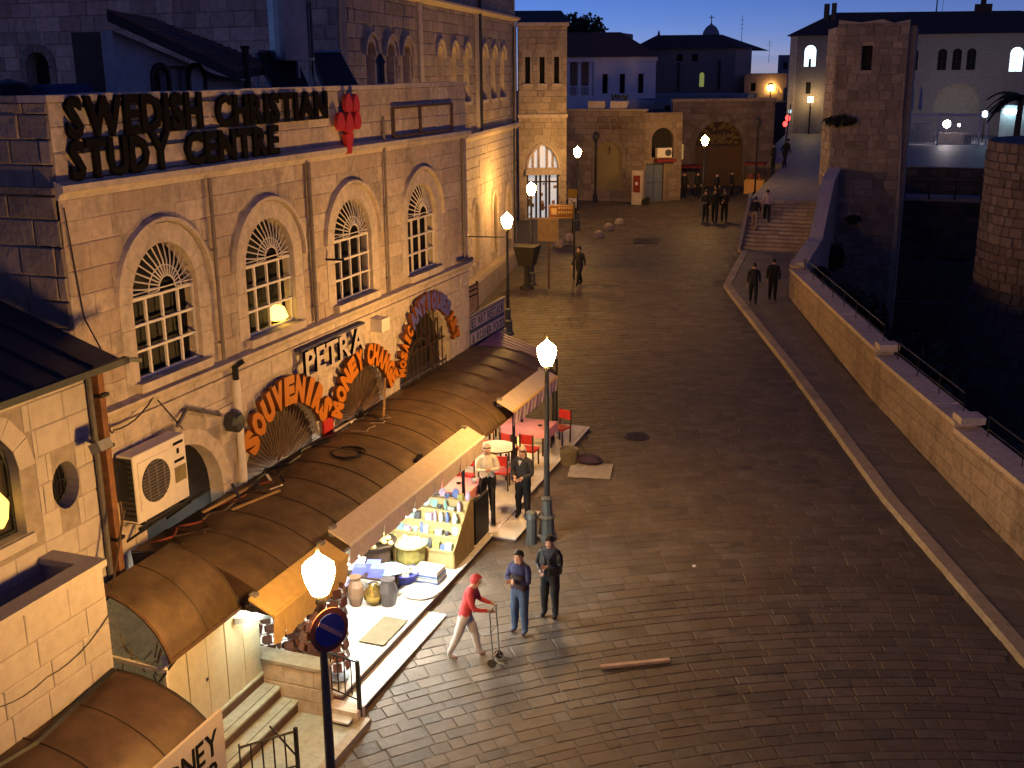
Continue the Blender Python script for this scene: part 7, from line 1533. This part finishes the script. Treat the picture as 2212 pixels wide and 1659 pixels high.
# ================================================================ PEOPLE
def person(label, x, y, z, head, h=1.75, pose='stand', top=None, legs=None, sleeves=None, shoes=None, hair=hair_k, near=True, hood=None, lean=0.0, bottom=1.0, coat=0.0):
    legs = legs or cloth('dark_trousers', (0.02, 0.02, 0.025)); sleeves = sleeves or top; shoes = shoes or cloth('shoe', (0.03, 0.025, 0.02), 0.5)
    V = []; E_ = []; Rr = []; root = []
    def v(p, r): V.append(Vector(p)); Rr.append(r if isinstance(r, tuple) else (r, r)); return len(V)-1
    def chain(ids):
        for a, b in zip(ids, ids[1:]): E_.append((a, b))
    ly = lambda zz: lean*max(0, zz-0.95)
    P0 = v((0, 0, 0.95), (0.178, 0.14)); root.append(P0)
    S1 = v((0, ly(1.12), 1.12), (0.168+coat, 0.13+coat)); S2 = v((0, ly(1.32), 1.32), (0.192+coat, 0.14+coat)); S3 = v((0, ly(1.44), 1.44), (0.10, 0.09)); NK = v((0, ly(1.50)+0.01, 1.51), 0.058); HD = v((0, ly(1.58)+0.03, 1.585), (0.074, 0.086)); HT = v((0, ly(1.66)+0.025, 1.675), (0.078, 0.095))
    chain([P0, S1, S2, S3, NK, HD, HT]); NS = v((0, ly(1.6)+0.125, 1.605), 0.012); E_.append((HD, NS))
    walk = 0.0
    if pose in ('walk', 'push'): walk = 0.24
    elif pose == 'stand': walk = 0.03
    limb = []
    for sx, wk in ((-1, walk), (1, -walk)):
        HP = v((sx*0.095, 0, 0.88), 0.118); KN = v((sx*0.11, wk*0.6+0.02, 0.50), 0.088); AN = v((sx*0.12, wk-(0.06 if wk < -0.1 else 0), 0.10), 0.064); TO = v((sx*0.135, wk+0.13, 0.045), (0.040, 0.032)); chain([P0, HP, KN, AN, TO]); limb.append((KN, AN))
        SH = v((sx*0.185, ly(1.41), 1.415), 0.080+coat*0.5)
        if pose == 'fold' or (pose == 'hands' and sx < 0): EL = (sx*0.25, 0.06+ly(1.15), 1.14); WR = (-sx*0.02+sx*0.06, 0.23+ly(1.17), 1.19)
        elif pose == 'hands' or pose == 'front': EL = (sx*0.255, 0.03+ly(1.15), 1.13); WR = (sx*0.11, 0.22+ly(1.1), 1.08)
        elif pose == 'push': EL = (sx*0.23, 0.15+ly(1.2), 1.16); WR = (sx*0.17, 0.42+ly(1.15), 1.12)
        else: EL = (sx*0.245, -wk*0.3+ly(1.15)*0.6, 1.14); WR = (sx*0.255, 0.06-wk*0.7, 0.90)
        ELv = v(EL, 0.058+coat*0.4); WRv = v(WR, 0.034); d = (Vector(WR)-Vector(EL)).normalized(); PL = v(Vector(WR)+d*0.07, (0.040, 0.024)); chain([S3, SH, ELv, WRv, PL])
        side_ = d.cross(Vector((0, 1, 0.3))); side_.normalize(); pc = Vector(WR)+d*0.06
        for k, (off, l) in enumerate(((-0.03, 0.075), (-0.01, 0.085), (0.01, 0.08), (0.028, 0.062))):
            f0 = pc+side_*off; a = v(f0, 0.0095); root.append(a); b = v(f0+d*(0.03+l*0.45), 0.009); c = v(f0+d*(0.03+l*0.85)+Vector((0, 0.012, -0.012)), 0.008); chain([a, b, c])
        a = v(pc-side_*0.025-d*0.03, 0.011); root.append(a); b = v(pc-side_*0.055+d*0.01, 0.010); c = v(pc-side_*0.06+d*0.045, 0.009); chain([a, b, c])
        if near: ea = v((sx*0.083, ly(1.6)+0.02, 1.60), 0.016); root.append(ea); eb = v((sx*0.092, ly(1.6)+0.012, 1.63), 0.014); chain([ea, eb])
    me = bpy.data.meshes.new('person'); me.from_pydata(V, E_, []); o = bpy.data.objects.new('person', me); col.objects.link(o)
    o.modifiers.new('skin', 'SKIN'); sk = me.skin_vertices[0].data
    for i, r_ in enumerate(Rr): sk[i].radius = r_; sk[i].use_root = i in root
    ss = o.modifiers.new('sub', 'SUBSURF'); ss.levels = 2 if near else 1; ss.render_levels = ss.levels
    dg = bpy.context.evaluated_depsgraph_get(); m2 = bpy.data.meshes.new_from_object(o.evaluated_get(dg)); o.modifiers.clear(); o.data = m2
    if near:
        from mathutils import noise
        nr = [vv.normal.copy() for vv in m2.vertices]
        for vv, nn in zip(m2.vertices, nr):
            if 0.09 < vv.co.z < 1.45 and abs(vv.co.x) < 0.5: q = vv.co; vv.co += nn*0.016*noise.noise(Vector((q.x*11+x, q.y*11+y, q.z*8)))
    m2.materials.clear()
    for mm in (top, legs, sleeves, shoes, skin_m): m2.materials.append(mm)
    segs = [(V[a], V[b], a, b) for a, b in E_]
    def region(p):
        best = None
        for a, b, i, j in segs:
            ab = b-a; t_ = max(0, min(1, (p-a).dot(ab)/max(ab.length_squared, 1e-9))); dd = (p-(a+ab*t_)).length-min(Rr[i][0], Rr[j][0])*0.8
            if best is None or dd < best[0]: best = (dd, i, j, t_)
        i, j, t_ = best[1:]; q = V[i].lerp(V[j], t_)
        if i in (NK, HD) or j in (HD, HT, NS): return 4
        if p.z < 0.085 and abs(q.x) < 0.3: return 3
        if Rr[i][0] < 0.02 or Rr[j][0] < 0.02: return 4
        if (Rr[i][0] <= 0.045 and Rr[j][0] <= 0.045 and p.z > 0.7): return 4
        if abs(p.x) > 0.15 and p.z > 0.97 and (i, j) != (S1, S2) and i not in (P0, S1): return 2
        if p.z < 0.97*bottom or (p.z < 0.93 and i == P0): return 1
        return 0
    for p in m2.polygons: p.material_index = region(p.center); p.use_smooth = True
    s = h/1.76; o.scale = (s, s, s); o.location = (x, y, z-0.012*s); o.rotation_euler = (0, 0, head); tag(o, label, 'person')
    hy = ly(1.66)
    if hair or hood:
        b = MB(); n = 14; vs = []; fs = []; hm = hood or hair; gr = 1.16 if hood else 1.04
        for i in range(7):
            th = (math.pi*0.62)*i/6
            for k in range(n):
                a = 2*math.pi*k/n; yy = math.sin(th)*math.sin(a); ft = 0.10 if (yy > 0.25 and i > (2 if hood else 3)) else 0
                zz = math.cos(th)*0.115 if not ft else max(math.cos(th)*0.115, 0.045)
                vs.append((gr*0.090*math.sin(th)*math.cos(a), hy+0.018+gr*0.104*yy*(0.97 if yy > 0 else 1.0), 1.655+zz*gr))
        for i in range(6):
            for k in range(n): fs.append((i*n+k, i*n+(k+1) % n, (i+1)*n+(k+1) % n, (i+1)*n+k))
        b.add(vs, fs); obj('hood' if hood else 'hair', b, hm, o, smooth=True, local=True)
    if near:
        for sx in (-1, 1): b = MB(); b.ball((sx*0.032, hy+0.112, 1.632), 0.011, 0.006, 0.007, 6); obj('eye', b, hair_k, o, local=True)
        b = MB(); b.ball((0, hy+0.108, 1.563), 0.024, 0.008, 0.006, 6); obj('mouth', b, M('lip', (0.25, 0.09, 0.08), bump=0), o, local=True)
    return o
jeans = cloth('jeans', (0.05, 0.08, 0.15)); blackc = cloth('black', (0.012, 0.012, 0.014)); leather = M('black_leather', (0.012, 0.012, 0.014), rough=0.38, var=0.2, bump=0.3); navy = cloth('navy', (0.03, 0.035, 0.11)); maroon = cloth('maroon_black', (0.03, 0.018, 0.022)); redc = cloth('red', (0.50, 0.06, 0.07)); lgrey = cloth('light_grey', (0.50, 0.48, 0.47)); whitec = cloth('white_knit', (0.66, 0.62, 0.52)); darksuit = cloth('charcoal', (0.025, 0.025, 0.028))
p_red = person('person in red hooded top and light trousers bending forward with a thin trolley', -7.35, 17.05, gz(17.05), R(-80), 1.70, 'push', redc, lgrey, redc, cloth('pink_shoe', (0.35, 0.2, 0.2)), None, True, redc, 0.32)
p_blue = person('person in navy and black sweater and blue jeans with folded arms', -6.68, 18.2, gz(18.2), R(165), 1.76, 'fold', maroon, jeans, navy, cloth('brown_shoe', (0.10, 0.05, 0.035)), hair_k)
b = MB(); b.lathe([(0.185, 1.28), (0.20, 1.36), (0.155, 1.455), (0.07, 1.52)], n=14); b.v = [(v[0]*1.08, v[1]*0.78, v[2]) for v in b.v]; obj('yoke', b, navy, p_blue, smooth=True, local=True)
p_blk = person('person in open black leather jacket and black trousers facing the camera', -6.33, 18.98, gz(18.98), R(175), 1.76, 'hands', cloth('dark_blue_shirt', (0.035, 0.04, 0.06)), blackc, leather, blackc, hair_k, coat=0.014)
b = MB()
for sx in (-1, 1): b.add([(sx*0.045, 0.165, 0.98), (sx*0.20, 0.10, 0.96), (sx*0.215, 0.06, 1.38), (sx*0.12, 0.10, 1.46), (sx*0.05, 0.175, 1.30), (sx*0.21, -0.12, 0.96), (sx*0.215, -0.08, 1.40)], [(0, 1, 2, 3, 4), (1, 5, 6, 2)])
jk = obj('jacket_front', b, leather, p_blk, local=True); so_ = jk.modifiers.new('cloth', 'SOLIDIFY'); so_.thickness = 0.012
p_wht = person('person in white sweater with folded arms beside the first pink table', -9.25, 23.0, fz(23.0), R(-150), 1.78, 'fold', whitec, blackc, whitec, blackc, hair_g)
p_drk = person('person in dark jacket standing at the platform edge by the street lamp', -8.38, 23.1, 0.24, R(170), 1.80, 'front', darksuit, blackc, darksuit, blackc, hair_g, coat=0.01)
b = MB(); b.add([(-0.05, 0.13, 1.46), (0.05, 0.13, 1.46), (0, 0.165, 1.34)], [(0, 1, 2)]); obj('collar', b, lgrey, p_drk, local=True)
t = thing('hand_trolley', 'thin upright hand trolley pushed by the person in red', 'trolley', (-6.8, 17.1, 0)); zt = gz(17)
b = MB()
for dx in (-0.16, 0.16): b.tube([(-6.72, 17.03+dx, zt+0.12), (-6.78, 17.03+dx, zt+1.12)], 0.012, 5)
for z in (1.12, 0.7, 0.15): b.bar((-6.78+0.02*(1.12-z), 16.87, zt+z), (-6.78+0.02*(1.12-z), 17.19, zt+z), 0.02)
b.bar((-6.72, 16.9, zt+0.1), (-6.45, 16.9, zt+0.06), 0.02); b.bar((-6.72, 17.16, zt+0.1), (-6.45, 17.16, zt+0.06), 0.02); obj('frame', b, steel, t)
for dy in (16.85, 17.21): b = MB(); b.cyl((-6.74, dy-0.015, zt+0.09), (-6.74, dy+0.015, zt+0.09), 0.085, n=12); obj('wheel', b, M('rubber', (0.05, 0.04, 0.03), bump=0), t)
far_dark = cloth('far_dark', (0.018, 0.018, 0.022))
for i, (dx, dy, hd, lab) in enumerate(((-0.55, 0.1, 2.9, 'leftmost of three people in dark clothes walking together down the far street'), (0.0, 0.0, 3.2, 'middle of three people in dark clothes walking together down the far street'), (0.5, 0.3, 3.1, 'rightmost of three people in dark clothes walking together down the far street'))):
    person(lab, -11.6+dx, 65.0+dy, gz(65), hd, (1.86, 1.95, 1.90)[i], ('front', 'walk', 'hands')[i], (far_dark, blackc, cloth('far_brown', (0.03, 0.022, 0.018)))[i], blackc, far_dark, blackc, hair_k, False, coat=(0.0, 0.02, 0.01)[i])
person('person in dark jacket on the sidewalk nearer the kerb', -6.55, 46.5, gz(46.5)+0.11, 0.1, 1.72, 'walk', far_dark, blackc, far_dark, blackc, hair_k, False)
person('person in long dark coat on the sidewalk nearer the parapet wall', -5.85, 47.2, gz(47.2)+0.11, -0.15, 1.80, 'stand', blackc, blackc, blackc, blackc, hair_k, False, coat=0.025)
person('person with white scarf front walking beside the arrow sign', -14.75, 48.4, gz(48.4), 2.7, 1.82, 'walk', far_dark, blackc, far_dark, blackc, hair_k, False)
person('person in pale pink shirt climbing the wide steps', -7.95, 59.9, 2.62, 0.1, 1.72, 'walk', cloth('pale_pink', (0.55, 0.42, 0.42)), far_dark, cloth('pale_pink', (0.55, 0.42, 0.42)), blackc, hair_k, False)
person('person in dark top and light trousers by the edge of the wide steps', -8.45, 59.2, 2.3, 0.0, 1.72, 'walk', far_dark, cloth('tan_trousers', (0.30, 0.22, 0.18)), far_dark, blackc, hair_k, False)
person('stooping person in dark clothes at the top of the wide steps', -9.35, 78.0, 3.98, -0.6, 1.9, 'walk', blackc, blackc, blackc, blackc, hair_k, False, lean=0.3)
person('person in dark blue clothes beside the vendor cart', -9.9, 76.5, 3.95, 1.2, 1.7, 'stand', far_dark, far_dark, far_dark, blackc, hair_k, False)
for i, (x, y, lab) in enumerate(((-15.9, 72.6, 'person in black standing left of the gate arch lamp'), (-15.1, 73.0, 'person in dark clothes close by the left edge of the gate arch'), (-14.3, 73.3, 'person in dark clothes under the lamp before the gate arch'), (-13.0, 73.0, 'person in dark clothes right of the lamp before the gate arch'), (-12.2, 74.0, 'person in dark clothes at the right side of the gate arch'))):
    person(lab, x, y, gz(y), 3.0+0.4*i, 1.7, 'stand', far_dark, blackc, far_dark, blackc, hair_k, False)
# vendor cart; its body glows amber in place of the stall's light
t = thing('vendor_cart', 'small vendor cart with amber lit goods beside the dark lamp post', 'cart', (-11.0, 76, 2.3)); b = MB(); b.box(-11.6, -10.4, 75.5, 76.4, 2.3, 3.3); obj('body', b, M('cart_amber_glow', (0.35, 0.15, 0.05), emit=(1.0, 0.35, 0.06), es=0.12), t); b = MB(); b.box(-11.7, -10.3, 75.4, 76.5, 4.3, 4.42); obj('roof', b, M('deep_red', (0.2, 0.03, 0.02)), t); b = MB()
for x in (-11.6, -10.4): b.bar((x, 75.6, 3.3), (x, 75.6, 4.3), 0.06)
obj('post', b, iron, t); b = MB(); rr = random.Random(3)
for i in range(16): b.ball((-11.5+rr.random()*1.0, 75.6+rr.random()*0.6, 3.36+rr.random()*0.25), 0.12, n=6)
o = obj('goods', b, M('cart_goods', (0.3, 0.1, 0.08), rand=0.6), t); o['kind'] = 'stuff'
